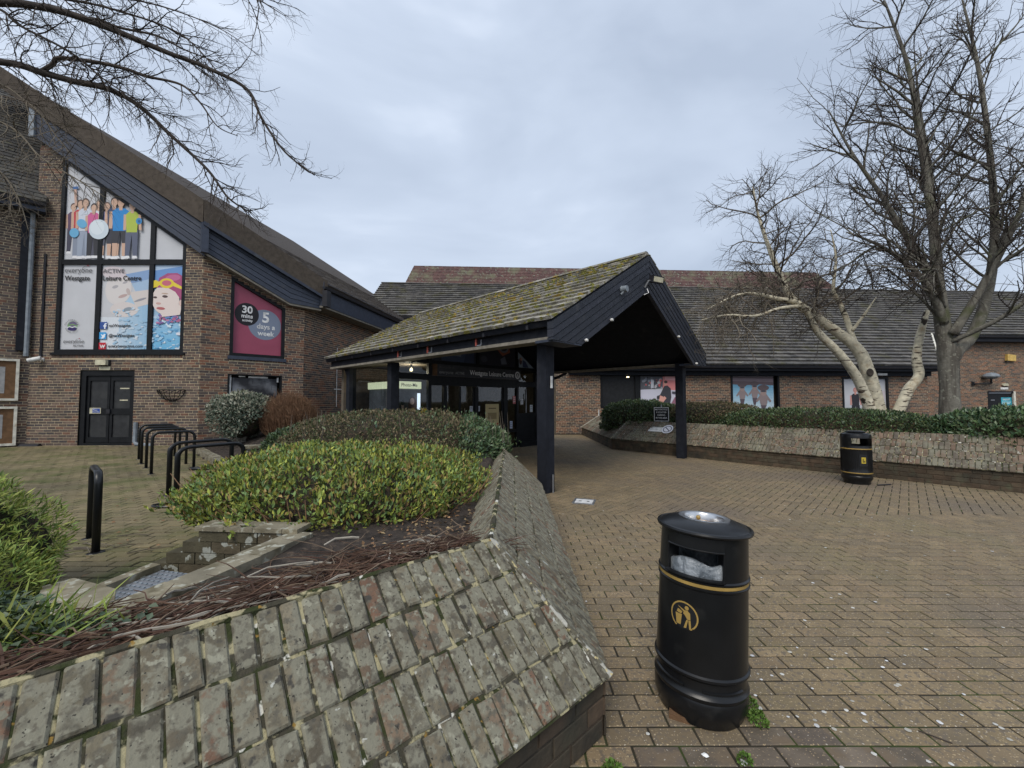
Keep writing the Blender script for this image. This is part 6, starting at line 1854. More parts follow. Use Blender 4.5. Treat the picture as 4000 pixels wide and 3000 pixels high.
bx = -1.50 - 0.95 * tt + 0.25 * gg.normal(size=n) * 0.4; by = 1.45 - 0.85 * tt + 0.55 * ww
P = np.stack([bx, by, 0.60 + 0.14 * gg.random(n) + 0.05 * np.sin(bx * 9)], 1)
dk = (bx - Tc.x) * IN.x + (by - Tc.y) * IN.y
P = P[(dk > 0.03) & (by < 1.60)]
D = gg.normal(size=P.shape) * np.array([1, 1, 0.35]) + np.array([0, 0, 0.15])
leafmesh('foliage', P, D, np.array([0, 0, 1.0]) + gg.normal(size=P.shape) * 0.45, 0.038 * gg.uniform(0.5, 1.3, len(P)), 0.025 * gg.uniform(0.6, 1.2, len(P)), 'leaf_ivy', iv)
n = 2600
tt = gg.random(n)
P = np.stack([-1.60 - 0.85 * tt + 0.1 * gg.normal(size=n), 1.50 - 0.85 * tt + 0.5 * gg.random(n), 0.58 + 0.1 * gg.random(n)], 1)
dk = (P[:, 0] - Tc.x) * IN.x + (P[:, 1] - Tc.y) * IN.y
P = P[(dk > 0.05) & (P[:, 1] < 1.62)]
D = gg.normal(size=P.shape) * 0.6 + np.array([0.5, -0.15, 0.25])
leafmesh('grass_blades', P, D, gg.normal(size=P.shape), 0.16 * gg.uniform(0.5, 1.3, len(P)), 0.010 * gg.uniform(0.6, 1.2, len(P)), 'leaf_feather', iv, 0.05)
# dead cut stems lying along the wall top
dv = thing('dead_vines', 'tangle of dead brown vine stems lying along the top of the lichen-covered wall', 'dead stems', (-0.9, 2.2, 0.66))
g = random.Random(15)
mb_, mg = MB(), MB()
for i in range(2000):
    s = g.uniform(-0.05, 1.75)
    w_ = 0.04 + abs(g.gauss(0, 0.38)) * (1.0 if s > 0.3 else 0.45)
    if w_ > 0.80: continue
    p = Tc - UN * s + IN * w_
    a = g.gauss(0, 0.6) + (math.pi if g.random() < .5 else 0)
    d = (UN * math.cos(a) + IN * math.sin(a))
    p.z = 0.61 + 0.05 * g.random() + 0.05 * math.exp(-((w_ - 0.22) / 0.2) ** 2) - 0.12 * max(0, w_ - 0.35) + 0.02 * g.random()
    L = g.uniform(0.08, 0.42)
    pts = [p]
    dd = d.copy()
    pitch = g.gauss(0.03, 0.12)
    for k in range(5):
        dd = (dd + Vector((g.gauss(0, .24), g.gauss(0, .24), 0))).normalized()
        q = pts[-1] + dd * (L / 5)
        q.z = max(0.57, pts[-1].z + pitch * L / 5 - 0.004 * k + g.gauss(0, .004))
        ex = (q - Tc).dot(IN)
        if ex < 0.02:
            q += IN * (0.03 - ex)
        pts.append(q)
    pale = g.random() < 0.05
    r0 = g.uniform(0.0022, 0.0045) * (1.5 if pale else 1)
    (mg if pale else mb_).tube(pts, [r0, r0, r0 * .9, r0 * .8, r0 * .6, r0 * .4], 4, cap=False)
for (a, b, r0) in (((-0.62, 2.50), (-0.45, 2.62), 0.006), ((-0.95, 2.58), (-1.12, 2.48), 0.008), ((-1.05, 2.2), (-1.3, 2.02), 0.005)):
    A_, B_ = Vector((*a, 0.655)), Vector((*b, 0.645))
    mg.tube([A_, A_.lerp(B_, .33) + Vector((.02, .015, .012)), A_.lerp(B_, .66) + Vector((-.015, .02, .016)), B_], [r0, r0, r0 * .9, r0 * .6], 6)
mb_.build('brown_stems', 'dead_stem', dv); mg.build('pale_stems', 'grey_stem', dv)
# fallen leaves on the soil patch
n = 260
P = np.stack([gg.uniform(-0.95, -0.28, n), gg.uniform(2.45, 3.6, n), np.zeros(n)], 1)
P[:, 2] = [soil_z(x, y) + 0.012 for x, y, _ in P]
D = gg.normal(size=P.shape) * np.array([1, 1, 0.2])
o = leafmesh('fallen_leaves', P, D, np.array([0, 0, 1.0]) + gg.normal(size=P.shape) * 0.4, 0.035 * gg.uniform(0.4, 1.4, n), 0.02 * gg.uniform(0.5, 1.3, n), 'dead_leaf', None)
tag(o, kind='stuff')
n = 60
P = np.stack([gg.uniform(-5.4, -2.9, n), gg.uniform(3.2, 7.0, n), np.zeros(n)], 1); P[:, 2] = [gz(y) + 0.012 for y in P[:, 1]]
D = gg.normal(size=P.shape) * np.array([1, 1, 0.1])
o = leafmesh('fallen_leaves', P, D, np.array([0, 0, 1.0]) + gg.normal(size=P.shape) * 0.3, 0.06 * gg.uniform(0.4, 1.2, n), 0.03 * gg.uniform(0.5, 1.3, n), 'dead_leaf', None)
tag(o, kind='stuff')
# weeds in the joints
for i, (x, y, r, n, lab) in enumerate(((1.15, 1.98, 0.038, 260, 'bright green weed growing at the foot of the black litter bin'), (0.97, 1.77, 0.022, 130, 'tiny green weed in the joint in front of the black litter bin'), (0.40, 1.70, 0.04, 240, 'green weed at the foot of the lichen-covered wall corner'), (1.17, 2.08, 0.03, 120, 'grassy weed tuft behind the black litter bin'))):
    t = thing('weed', lab, 'weed', (x, y, 0))
    bush(t, 'weed', n, (x, y, 0.0), (r, r, r * 1.3), 0.016, 0.75, seed=60 + i, up=0.4, zmin=0.0, lump=0.3)
# ------------------------------------------------------------------ litter bins
def ring_arc(mb, r, z, a0, a1, rr, n=24, sub=6):
    pts = [Vector((r * math.cos(a), r * math.sin(a), z)) for a in np.linspace(a0, a1, n)]
    mb.tube(pts, rr, sub)


def open_shell(prof, holes, n=72):
    """lathe of (r,z) that leaves out cells inside (a0,a1,z0,z1) degree windows; double walled"""
    m = MB()
    for (r0, z0), (r1, z1) in zip(prof[:-1], prof[1:]):
        for j in range(n):
            a, b = 360 * j / n, 360 * (j + 1) / n
            am, zm = (a + b) / 2, (z0 + z1) / 2
            skip = any(((am - h[0]) % 360) < (h[1] - h[0]) and h[2] < zm < h[3] for h in holes)
            if skip:
                continue
            A_, B_ = rad(a), rad(b)
            m.add([(r0 * math.cos(A_), r0 * math.sin(A_), z0), (r0 * math.cos(B_), r0 * math.sin(B_), z0), (r1 * math.cos(B_), r1 * math.sin(B_), z1), (r1 * math.cos(A_), r1 * math.sin(A_), z1)], [(0, 1, 2, 3)])
    # weld
    d = {}
    idx = []
    vv = []
    for v in m.v:
        k = tuple(round(c, 5) for c in v)
        if k not in d:
            d[k] = len(vv); vv.append(v)
        idx.append(d[k])
    m.v = vv; m.f = [tuple(idx[i] for i in f) for f in m.f]
    return m


def wrap(shapes, r, a_c, z_c, w=0.0015):
    """flat shapes (u right, v up, metres) wrapped on a cylinder of radius r; returns builder"""
    m = MB()
    for i, (c, p) in enumerate(shapes):
        if area(p) < 0: p = p[::-1]
        R = r + w + 0.0003 * i
        u0 = math.floor(min(u for u, _ in p) / 0.008)
        while u0 * 0.008 < max(u for u, _ in p):
            a_, b_ = u0 * 0.008, (u0 + 1) * 0.008
            q = clip(p, [(a_, -1), (b_, -1), (b_, 1), (a_, 1)])
            if len(q) >= 3:
                m.add([(R * math.cos(a_c + u / r), R * math.sin(a_c + u / r), z_c + v) for u, v in q], [tuple(range(len(q)))], c)
            u0 += 1
    return m


GOLD = (0.36, 0.24, 0.07); DK = (0.014, 0.015, 0.017)
tidy = [(GOLD, ell(0, 0, 0.066, 0.066, 36)), (DK, ell(0, 0, 0.059, 0.059, 36)),
        (GOLD, [(-0.040, 0.004), (-0.008, 0.004), (-0.013, -0.044), (-0.034, -0.044)]), (GOLD, [(-0.034, 0.010), (-0.012, 0.006), (-0.006, 0.018), (-0.028, 0.026)]),
        (GOLD, ell(0.014, 0.040, 0.0095, 0.0095, 14)), (GOLD, [(0.004, 0.028), (0.018, 0.030), (0.030, 0.020), (0.032, -0.010), (0.018, -0.010), (0.006, 0.006), (-0.002, 0.012)]),
        (GOLD, [(0.006, 0.028), (-0.016, 0.036), (-0.030, 0.040), (-0.014, 0.030), (0.004, 0.018)]),
        (GOLD, [(0.014, -0.012), (0.022, -0.012), (0.014, -0.050), (0.002, -0.052)]), (GOLD, [(0.023, -0.012), (0.033, -0.012), (0.036, -0.050), (0.028, -0.052)])]
AB = -115.0
bin1 = thing('litter_bin', 'black cylindrical litter bin with gold tidy-man emblem and steel ashtray top, close to the lichen-covered wall', 'litter bin', (0.94, 2.12, 0.0), local=True, rot=(rad(-1.0), rad(3.0), 0))
bin1['label'] = 'black round litter bin with gold tidy-man emblem and steel ashtray on its lid'
hole = (AB - 50, AB + 26, 0.665, 0.79)
prof = [(0.196, 0.0), (0.204, 0.03), (0.213, 0.05), (0.215, 0.10), (0.210, 0.115), (0.217, 0.125), (0.217, 0.135), (0.208, 0.145), (0.203, 0.16), (0.203, 0.20), (0.211, 0.208), (0.219, 0.215), (0.219, 0.225), (0.211, 0.232), (0.209, 0.27), (0.208, 0.40), (0.2055, 0.55), (0.2052, 0.605), (0.212, 0.612), (0.212, 0.618), (0.206, 0.622), (0.206, 0.640), (0.212, 0.644), (0.212, 0.650), (0.205, 0.656), (0.2045, 0.665), (0.204, 0.70), (0.203, 0.75), (0.202, 0.79), (0.201, 0.83), (0.200, 0.85)]
m = open_shell(prof, [hole]); m.build('body', 'bin_black', bin1, True)
m = MB(); m.lathe([(0.2135, 0.855), (0.2225, 0.858), (0.2255, 0.866), (0.2225, 0.874), (0.212, 0.877), (0.208, 0.873), (0.205, 0.876), (0.17, 0.892), (0.120, 0.905), (0.116, 0.905)], 64); m.lathe([(0.0, 0.845), (0.205, 0.85), (0.2135, 0.855)], 64); lid = m.build('lid', 'bin_black', bin1, True)
m = MB(); m.lathe([(0.120, 0.904), (0.121, 0.910), (0.108, 0.912), (0.092, 0.908), (0.088, 0.900), (0.084, 0.872), (0.0, 0.868)], 56); m.build('ashtray', 'steel', lid, True)
m = MB(); m.lathe([(0.0, 0.874), (0.083, 0.874)], 40); m.build('stubbed_water', 'rust_water', lid)
m = MB(); m.tube([(-0.01, 0.04, 0.872), (-0.01, 0.04, 0.886)], 0.005, 6); m.lathe([(0.001, 0.0), (0.010, 0.004), (0.012, 0.012), (0.008, 0.02), (0.001, 0.022)], 10, F((-0.01, 0.04, 0.884), (1, 0, 0), (0, 1, 0))); m.build('knob', 'gold', lid, True)
m = MB(); m.lathe([(0.2072, 0.6235), (0.2075, 0.631), (0.2072, 0.6385)], 64); m.build('gold_band', 'gold', bin1, True)
# opening frame and liner
m = MB()
a0, a1 = rad(hole[0]), rad(hole[1])
for z in (hole[2], hole[3]):
    ring_arc(m, 0.2035, z, a0, a1, 0.004, 20)
for a in (a0, a1):
    m.tube([(0.2035 * math.cos(a), 0.2035 * math.sin(a), z) for z in (hole[2], hole[3])], 0.004, 6)
m.build('opening_edge', 'bin_black', bin1, True)
m = MB(); m.lathe([(0.205, 0.668), (0.222, 0.664), (0.222, 0.658), (0.205, 0.654)], 24, a0=rad(hole[0]), a1=rad(hole[1])); m.build('opening_lip', 'bin_black', bin1)
m = MB()
for a in (hole[0] - 2, hole[1] + 2):
    A_ = rad(a); m = MB(); m.add([(0.203 * math.cos(A_), 0.203 * math.sin(A_), 0.655), (0.14 * math.cos(A_), 0.14 * math.sin(A_), 0.655), (0.14 * math.cos(A_), 0.14 * math.sin(A_), 0.82), (0.203 * math.cos(A_), 0.203 * math.sin(A_), 0.82)], [(0, 1, 2, 3)])
    m.build('opening_cheek', 'bin_black', bin1)
m = MB(); g = random.Random(9)
n = 60
vs = []
for k, (r, z) in enumerate(((0.17, 0.60), (0.180, 0.66), (0.176, 0.722), (0.166, 0.730), (0.156, 0.69), (0.140, 0.62), (0.05, 0.58))):
    for j in range(n):
        a = 2 * math.pi * j / n
        rr = r + (0.006 * math.sin(a * 11 + k) + 0.005 * math.sin(a * 23) + g.gauss(0, .002)) * (1 if k > 0 else 0.4)
        vs.append((rr * math.cos(a), rr * math.sin(a), z + 0.012 * math.sin(a * 5 + 1) * (1 if 1 < k < 4 else 0)))
m.add(vs, [(k * n + j, k * n + (j + 1) % n, (k + 1) * n + (j + 1) % n, (k + 1) * n + j) for k in range(6) for j in range(n)])
m.build('liner', 'bin_liner', bin1, 'full')
wrap(tidy, 0.206, rad(AB - 22), 0.475).build('emblem', 'print', bin1)
# foot slots
for a in (AB - 75, AB + 5):
    m = MB(); m.lathe([(0.204, 0.155), (0.211, 0.16), (0.2115, 0.167), (0.204, 0.171)], 18, a0=rad(a - 2), a1=rad(a + 55)); m.build('foot_slot', 'bin_black', bin1)
m = MB(); m.box(F((0.80, 2.02, 0), (0.9, -0.43, 0), (0.43, 0.9, 0)), -0.045, 0.045, -0.04, 0.04, -0.005, 0.028)
tag(m.build('wedge_brick', 'cork'), 'broken brown brick wedged under the tilted litter bin', 'brick')

bin2 = thing('litter_bin', 'black fluted litter bin with two gold bands standing against the long planter wall', 'litter bin', (6.36, 7.62, 0.0), local=True)
AB2 = -130.0
h2_ = [(AB2 - 15, AB2 + 78, 0.70, 0.83), (AB2 + 165, AB2 + 258, 0.70, 0.83)]
prof = [(0.245, 0.0), (0.250, 0.05), (0.275, 0.08), (0.288, 0.10), (0.288, 0.14), (0.280, 0.15), (0.284, 0.165), (0.284, 0.19), (0.287, 0.195), (0.287, 0.215), (0.284, 0.22), (0.282, 0.30), (0.282, 0.45), (0.283, 0.60), (0.285, 0.625), (0.288, 0.63), (0.288, 0.65), (0.285, 0.655), (0.285, 0.70), (0.285, 0.74), (0.285, 0.79), (0.285, 0.83), (0.284, 0.87), (0.272, 0.90), (0.24, 0.915)]
m = open_shell(prof, h2_); m.build('body', 'bin_black', bin2, True)
m = MB(); m.lathe([(0.24, 0.9152), (0.17, 0.925), (0.165, 0.93), (0.178, 0.936), (0.182, 0.943), (0.172, 0.95), (0.09, 0.965), (0.0, 0.968)], 48); m.build('lid', 'bin_black', bin2, True)
m = MB(); m.lathe([(0.0, 0.64), (0.25, 0.64), (0.27, 0.695)], 40); m.build('liner_top', 'bin_black', bin2, True)
for z in (0.64, 0.205):
    m = MB(); m.lathe([(0.2885, z - 0.009), (0.2905, z), (0.2885, z + 0.009)], 56); m.build('gold_band', 'gold', bin2, True)
m = MB()
for k in range(60):
    a = rad(6 * k)
    if -2.75 < ((a - rad(AB2)) + math.pi) % (2 * math.pi) - math.pi < 2.75:
        dd = ((a - rad(AB2 + 30)) + math.pi) % (2 * math.pi) - math.pi
        if abs(dd) < 0.24: continue
        m.tube([(0.283 * math.cos(a), 0.283 * math.sin(a), 0.23), (0.284 * math.cos(a), 0.284 * math.sin(a), 0.61)], 0.0045, 4, cap=False)
o = m.build('flutes', 'bin_black', bin2); o['kind'] = 'stuff'
sq = lambda a, b: [(-a, -b), (a, -b), (a, b), (-a, b)]
BIN2S = 0.80
wrap([((0.03, 0.03, 0.032), sq(0.075, 0.10)), (DK, sq(0.068, 0.093)), ((0.48, 0.36, 0.04), sq(0.042, 0.055)), (DK, [(-0.018, -0.04), (-0.004, -0.04), (-0.004, 0.02), (-0.012, 0.036), (-0.02, 0.02)]), (DK, [(0.006, -0.036), (0.026, -0.036), (0.026, -0.005), (0.006, -0.005)])], 0.284, rad(AB2 + 27), 0.44, 0.004).build('emblem', 'print', bin2)
for c in bin2.children: c.scale = (BIN2S, BIN2S, 1.0)
m = MB(); m.tube([(6.5, 7.35, 0.015), (6.8, 7.42, 0.012)], 0.012, 6)
tag(m.build('loose_rod', 'black_gutter'), 'short dark rod lying on the paving beside the fluted bin', 'rod')

# ------------------------------------------------------------------ cycle hoops
def make_hoop(name, label, group, L=0.62, H=0.75, r=0.025):
    t = thing(name, label, 'bike rack', (0, 0, 0), group=group, local=True)
    pts = [(0, 0, -0.05), (0, 0, H - 0.11)]
    for k in range(1, 6):
        a = rad(18 * k); pts.append((0.11 * (1 - math.cos(a)), 0, H - 0.11 + 0.11 * math.sin(a)))
    pts += [(L - x, y, z) for x, y, z in pts[::-1]]
    m = MB(); m.tube(pts, r, 12); m.build('hoop', 'black_paint', t, 'full')
    for x in (0, L):
        m = MB(); m.lathe([(r, 0.012), (0.05, 0.008), (0.055, 0.0)], 16, F((x, 0, 0), (1, 0, 0), (0, 1, 0))); m.build('foot_collar', 'black_paint', t)
    return t


hp0 = make_hoop('cycle_hoop', 'black tubular cycle hoop in the row of four near the brick wall', 'cycle hoops in the yard')
locs = [(-6.57, 7.52), (-7.19, 8.11), (-7.72, 8.59), (-8.29, 9.16)]
labs = ['black cycle hoop with a lock by its far leg, outermost of the row of four', 'second black cycle hoop in the row of four, counting towards the wall', 'third black cycle hoop in the row of four, counting towards the wall', 'last black cycle hoop of the row of four, closest to the brick wall']
for i, (x, y) in enumerate(locs):
    o = hp0 if i == 0 else copy_tree(hp0)
    o['label'] = labs[i]
    o.location = (x, y, gz(y)); o.rotation_euler = (0, 0, math.atan2(0.74, 0.67))
for (x, y), lab in (((-4.97, 5.99), 'black cycle hoop next to the one with a lock ring at its foot'), ((-4.46, 5.50), 'black cycle hoop with a black lock ring lying at its foot')):
    o = copy_tree(hp0); o['label'] = lab; o.location = (x, y, gz(y)); o.rotation_euler = (0, 0, math.atan2(0.74, 0.67) + 0.25)
    for c in o.children: c.scale = (1.35, 1, 1)
o = copy_tree(hp0); o['label'] = 'lone black cycle hoop standing end-on apart from the rows'
o.location = (-3.88, 3.88, gz(3.88)); o.rotation_euler = (0, 0, math.atan2(0.38, -0.44))
for c in o.children: c.scale = (1.0, 1.25, 0.99)
t = thing('bike_lock', 'black cable lock ring left around the foot of a cycle hoop', 'bike lock', (-4.5, 5.45, gz(5.45)))
m = MB(); m.tube([(-4.52 + 0.17 * math.cos(a), 5.42 + 0.09 * math.sin(a), gz(5.42) + 0.02) for a in np.linspace(0, 6.283, 24)], 0.014, 6); m.build('cable', 'black_paint', t, True)
m = MB(); m.box(F((-4.36, 5.46, gz(5.46)), (1, 0.3, 0), (-.3, 1, 0)), -0.05, 0.05, -0.02, 0.02, 0.005, 0.04); m.build('lock_body', 'black_paint', t)
t = thing('bike_lock', 'black lock lying beyond the kerb end of a cycle hoop', 'bike lock', (-6.05, 7.95, gz(7.9)))
m = MB(); m.tube([(-6.02 + 0.16 * math.cos(a), 7.93 + 0.07 * math.sin(a), gz(7.93) + 0.03) for a in np.linspace(0, 6.283, 20)], 0.025, 6); m.build('cable', 'black_paint', t, True)
m = MB(); m.box(F((-5.9, 7.93, gz(7.93)), (1, 0, 0), (0, 1, 0)), -0.06, 0.06, -0.025, 0.025, 0.005, 0.05); m.build('lock_body', 'black_paint', t)
# dead twigs on the yard paving by the lone hoop
g = random.Random(31); m = MB()
for i in range(16):
    p = Vector((-4.3 + g.gauss(0, .28), 3.95 + g.gauss(0, .16), 0)); p.z = gz(p.y) + 0.012
    a = g.uniform(-0.6, 0.6); d = Vector((math.cos(a), math.sin(a), 0)); L = g.uniform(.1, .4)
    m.tube([p, p + d * L * .5 + Vector((0, g.gauss(0, .03), 0.01)), p + d * L], [0.006, 0.005, 0.003], 4)
o = m.build('fallen_twigs', 'pale_twig'); tag(o, kind='stuff')

# ------------------------------------------------------------------ signs on the far planter
t = thing('parking_sign', 'small black sign with white border standing in the hedge above the long planter wall', 'sign', (4.5, 12.5, 0.8))
fsg = F((4.53, 12.45, 0), (0.93, -0.36, 0), UPZ)
m = MB(); m.box(fsg, -0.21, 0.21, 0.90, 1.32, 0.0, 0.012); m.build('plate', 'ink_white', t)
m = MB(); m.box(fsg, -0.195, 0.195, 0.915, 1.305, 0.0125, 0.015); m.build('face', 'black_frame', t)
for i, s in enumerate(('MOTORCYCLE', '& SCOOTER', 'PARKING', 'IN THIS AREA')):
    text(t, s, 0.062, fsg, 0, 1.235 - 0.085 * i, 'ink_white', 0.017, 'CENTER', 0.01, squash=0.85)
m = MB(); m.tube([fsg.p(0, 0.7, -0.02), fsg.p(0, 1.40, -0.02)], 0.02, 8); m.build('stake', 'dull_steel', t)
t = thing('wall_sign', 'white no-entry style notice fixed to the sloping planter bricks', 'sign', FF1.p(1.45, 0.5, 0.02))
fsl = F(FF1.p(1.15, 0.40, 0.02), UF * 1.0, FF1.V)
m = MB(); m.box(fsl, -0.02, 0.42, 0.0, 0.08, 0.0, 0.01); m.box(fsl, 0.06, 0.42, 0.16, 0.19, 0.0, 0.008); m.box(fsl, 0.0, 0.40, 0.09, 0.15, 0.0, 0.006); m.build('plate', 'white_plastic', t)
prints(fsl, [((225, 225, 232), ell(0.56, 0.12, 0.17, 0.17, 30)), ((90, 95, 115), ell(0.56, 0.12, 0.13, 0.13, 28)), ((225, 225, 232), ell(0.56, 0.12, 0.105, 0.105, 28)), ((80, 85, 105), [(0.47, 0.18), (0.49, 0.20), (0.65, 0.06), (0.63, 0.04)])], t, 0.012, 'symbol')

# ------------------------------------------------------------------ litter and gum
g = random.Random(51)
m = MB()
for i in range(230):
    x, y = g.uniform(0.55, 5.5), 1.5 + 8.5 * g.random() ** 1.6
    if i < 60:
        x, y = 1.5 + g.gauss(0, .5), 1.95 + g.gauss(0, .35)
    r = g.uniform(0.006, 0.013)
    if x < 0.5 or (abs(x - .97) < .24 and abs(y - 2.13) < .24): continue
    m.add([(x + r * g.uniform(.8, 1.2) * math.cos(a), y + r * g.uniform(.8, 1.2) * math.sin(a), 0.0032) for a in np.linspace(0, 6.283, 9)[:-1]] + [(x, y, 0.0045)], [(k, (k + 1) % 8, 8) for k in range(8)])
tag(m.build('gum_spots', 'white_gum'), kind='stuff')
for i, (x, y, r) in enumerate(((0.84, 1.69, 0.016), (0.92, 1.72, 0.013), (0.96, 1.76, 0.016), (0.95, 1.66, 0.014), (0.82, 1.80, 0.014), (0.995, 1.69, 0.012), (1.22, 1.66, 0.013), (0.78, 1.72, 0.012))):
    m = MB()
    n = 7
    ring = [(x + r * g.uniform(.5, 1.6) * math.cos(a), y + r * g.uniform(.5, 1.4) * math.sin(a), 0.004 + g.random() * .003) for a in np.linspace(0, 6.283, n + 1)[:-1]]
    m.add(ring + [(x, y, 0.011)], [(k, (k + 1) % n, n) for k in range(n)])
    tag(m.build('paper_scrap', 'white_plastic'), 'tiny torn white scrap on the paving in front of the black litter bin', 'litter', 'white scraps around the bin')
m = MB(); m.tube([(1.20, 1.53, 0.006), (1.225, 1.555, 0.006)], 0.004, 6); tag(m.build('cigarette_end', 'cream_plastic'), 'cigarette end on the dark stained pavers before the bin', 'litter')
m = MB(); m.tube([(1.85, 1.93, 0.003), (1.93, 1.86, 0.003)], 0.003, 5); tag(m.build('loose_stick', 'dark_twig'), 'thin dark stick lying on the pavers beyond the bin', 'stick')
# ------------------------------------------------------------------ bare trees
V = Vector
def path(pts, k=5):
    """smooth polyline through pts"""
    pts = [V(p) for p in pts]
    out = []
    n = len(pts)
    for i in range(n - 1):
        p0, p1, p2, p3 = pts[max(i - 1, 0)], pts[i], pts[i + 1], pts[min(i + 2, n - 1)]
        for j in range(k):
            t = j / k
            out.append(0.5 * ((2 * p1) + (p2 - p0) * t + (2 * p0 - 5 * p1 + 4 * p2 - p3) * t * t + (3 * p1 - p0 - 3 * p2 + p3) * t ** 3))
    out.append(pts[-1])
    return out


def lerpr(rs, n):
    return [float(np.interp(i / (n - 1), np.linspace(0, 1, len(rs)), rs)) for i in range(n)]


def bark_tube(mb, pts, rs, n=12, kn=0.06, seed=0):
    pp = path(pts, 6)
    rr = lerpr(rs, len(pp))
    rr = [r * (1 + kn * noise.noise(p * 3 + V((seed, 0, 0)))) for r, p in zip(rr, pp)]
    mb.tube(pp, rr, n)
    return pp, rr


# --- white birch
rg = random.Random(101)
bi = thing('birch_tree', 'white-stemmed bare birch leaning left with a cut stub, growing from the hedge', 'tree', (10.15, 11.4, 0.75))
tm, cm, tw = MB(), MB(), MB()
A1 = bark_tube(tm, [(10.28, 11.5, 0.7), (10.25, 11.5, 1.2), (10.03, 11.5, 2.25), (9.70, 11.5, 3.02), (8.67, 11.5, 3.84), (7.92, 11.5, 4.42), (7.62, 11.5, 5.1), (7.35, 11.5, 5.8), (7.05, 11.5, 6.8), (6.85, 11.4, 7.6)], [0.21, 0.19, 0.17, 0.145, 0.12, 0.10, 0.08, 0.06, 0.035, 0.015], 12)
A2 = bark_tube(tm, [(9.95, 11.3, 0.7), (9.88, 11.3, 1.2), (9.54, 11.3, 2.14), (8.95, 11.2, 2.85), (8.41, 11.2, 3.42), (7.91, 11.1, 4.13), (7.16, 11.0, 4.29), (6.47, 11.0, 4.43), (5.9, 10.9, 4.3), (5.2, 10.8, 3.95)], [0.16, 0.145, 0.12, 0.105, 0.09, 0.075, 0.055, 0.04, 0.025, 0.01], 10, seed=3)
A3 = bark_tube(tm, [(9.72, 11.5, 3.0), (9.65, 11.55, 3.3), (9.56, 11.6, 3.8), (9.36, 11.6, 4.32), (9.2, 11.6, 4.7), (9.3, 11.6, 5.6), (9.1, 11.5, 6.4)], [0.10, 0.085, 0.075, 0.065, 0.05, 0.03, 0.01], 9, seed=5)
A4 = bark_tube(tm, [(10.4, 11.2, 0.7), (10.54, 11.2, 1.2), (10.84, 11.2, 1.81), (11.14, 11.2, 2.2), (11.10, 11.2, 2.66), (11.22, 11.2, 3.3), (11.45, 11.2, 4.0)], [0.145, 0.135, 0.125, 0.12, 0.11, 0.095, 0.06], 10, seed=7)
A5 = bark_tube(tm, [(7.9, 11.1, 4.1), (7.2, 10.9, 4.0), (6.4, 10.7, 3.75), (5.6, 10.6, 3.75), (4.9, 10.5, 3.6)], [0.06, 0.045, 0.035, 0.025, 0.012], 7, seed=9)
A6 = bark_tube(tm, [(9.62, 11.5, 3.5), (9.9, 11.4, 3.95), (10.15, 11.3, 4.4)], [0.05, 0.035, 0.012], 7, seed=11)
tm.build('trunk', 'birch_bark', bi, 'full')
m = MB()
kp = V((9.93, 11.34, 2.30)); m.lathe([(0.10, -0.02), (0.115, 0.01), (0.10, 0.03), (0.06, 0.02), (0.0, 0.0)], 14, F(kp, (0.9, 0.2, 0.2), (-0.1, 0.1, 1.0))); m.build('branch_scar', 'dark_twig', bi, True)
PB = [dict(dens=4.2, t0=0.42, ang=60, len=2.3, r=0.026, seg=0.22, n=4, wob=0.18, up=0.02), dict(dens=6.5, t0=0.12, ang=48, len=1.05, r=0.011, seg=0.16, n=3, wob=0.24, grav=0.015), dict(dens=8.5, t0=0.1, ang=45, len=0.46, r=0.0065, seg=0.13, n=3, wob=0.28, grav=0.03)]
PD = [dict(dens=7.5, t0=0.25, ang=62, len=1.6, r=0.018, seg=0.18, n=4, wob=0.2, grav=0.10), dict(dens=7.5, t0=0.12, ang=45, len=0.8, r=0.009, seg=0.14, n=3, wob=0.26, grav=0.12), dict(dens=7.5, t0=0.1, ang=42, len=0.4, r=0.006, seg=0.12, n=3, wob=0.28, grav=0.10)]
grow([cm, tw], *A1, 0, PB, rg); grow([cm, tw], *A3, 0, PB, rg)
dw = MB()
grow([cm, dw], *A2, 0, [dict(PD[0], t0=0.5), PD[1], PD[2]], rg); grow([cm, dw], *A5, 0, PD, rg)
dw.build('drooping_twigs', 'pale_twig', bi)
cm.build('limbs', 'pale_twig', bi); o = tw.build('crown', 'dark_twig', bi)

# --- grey tree
rg = random.Random(202)
gt = thing('grey_tree', 'tall bare grey-barked tree with a forked trunk beside the fire exit', 'tree', (11.2, 10.5, 0.75))
tm, cm, tw = MB(), MB(), MB()
G1 = bark_tube(tm, [(11.22, 10.5, 0.65), (11.2, 10.5, 1.05), (11.22, 10.5, 1.97), (11.21, 10.5, 2.75), (11.12, 10.5, 3.46), (11.04, 10.5, 4.6), (11.0, 10.5, 5.9), (10.9, 10.5, 7.0), (10.72, 10.5, 8.6), (10.5, 10.5, 10.4), (9.95, 10.5, 12.2)], [0.26, 0.215, 0.19, 0.20, 0.16, 0.13, 0.11, 0.09, 0.07, 0.05, 0.02], 14, seed=1)
G2 = bark_tube(tm, [(11.24, 10.45, 2.5), (11.36, 10.4, 2.8), (11.70, 10.4, 3.12), (12.08, 10.4, 3.88), (12.36, 10.4, 5.0), (12.48, 10.4, 6.2), (12.55, 10.5, 8.2), (12.36, 10.5, 10.4), (12.0, 10.5, 12.4)], [0.14, 0.14, 0.13, 0.115, 0.10, 0.085, 0.065, 0.045, 0.015], 12, seed=2)
G3 = bark_tube(tm, [(11.05, 10.4, 3.5), (10.7, 10.3, 4.2), (10.1, 10.2, 4.85), (9.2, 10.1, 5.4), (8.3, 10.0, 5.7)], [0.10, 0.08, 0.06, 0.04, 0.015], 8, seed=3)
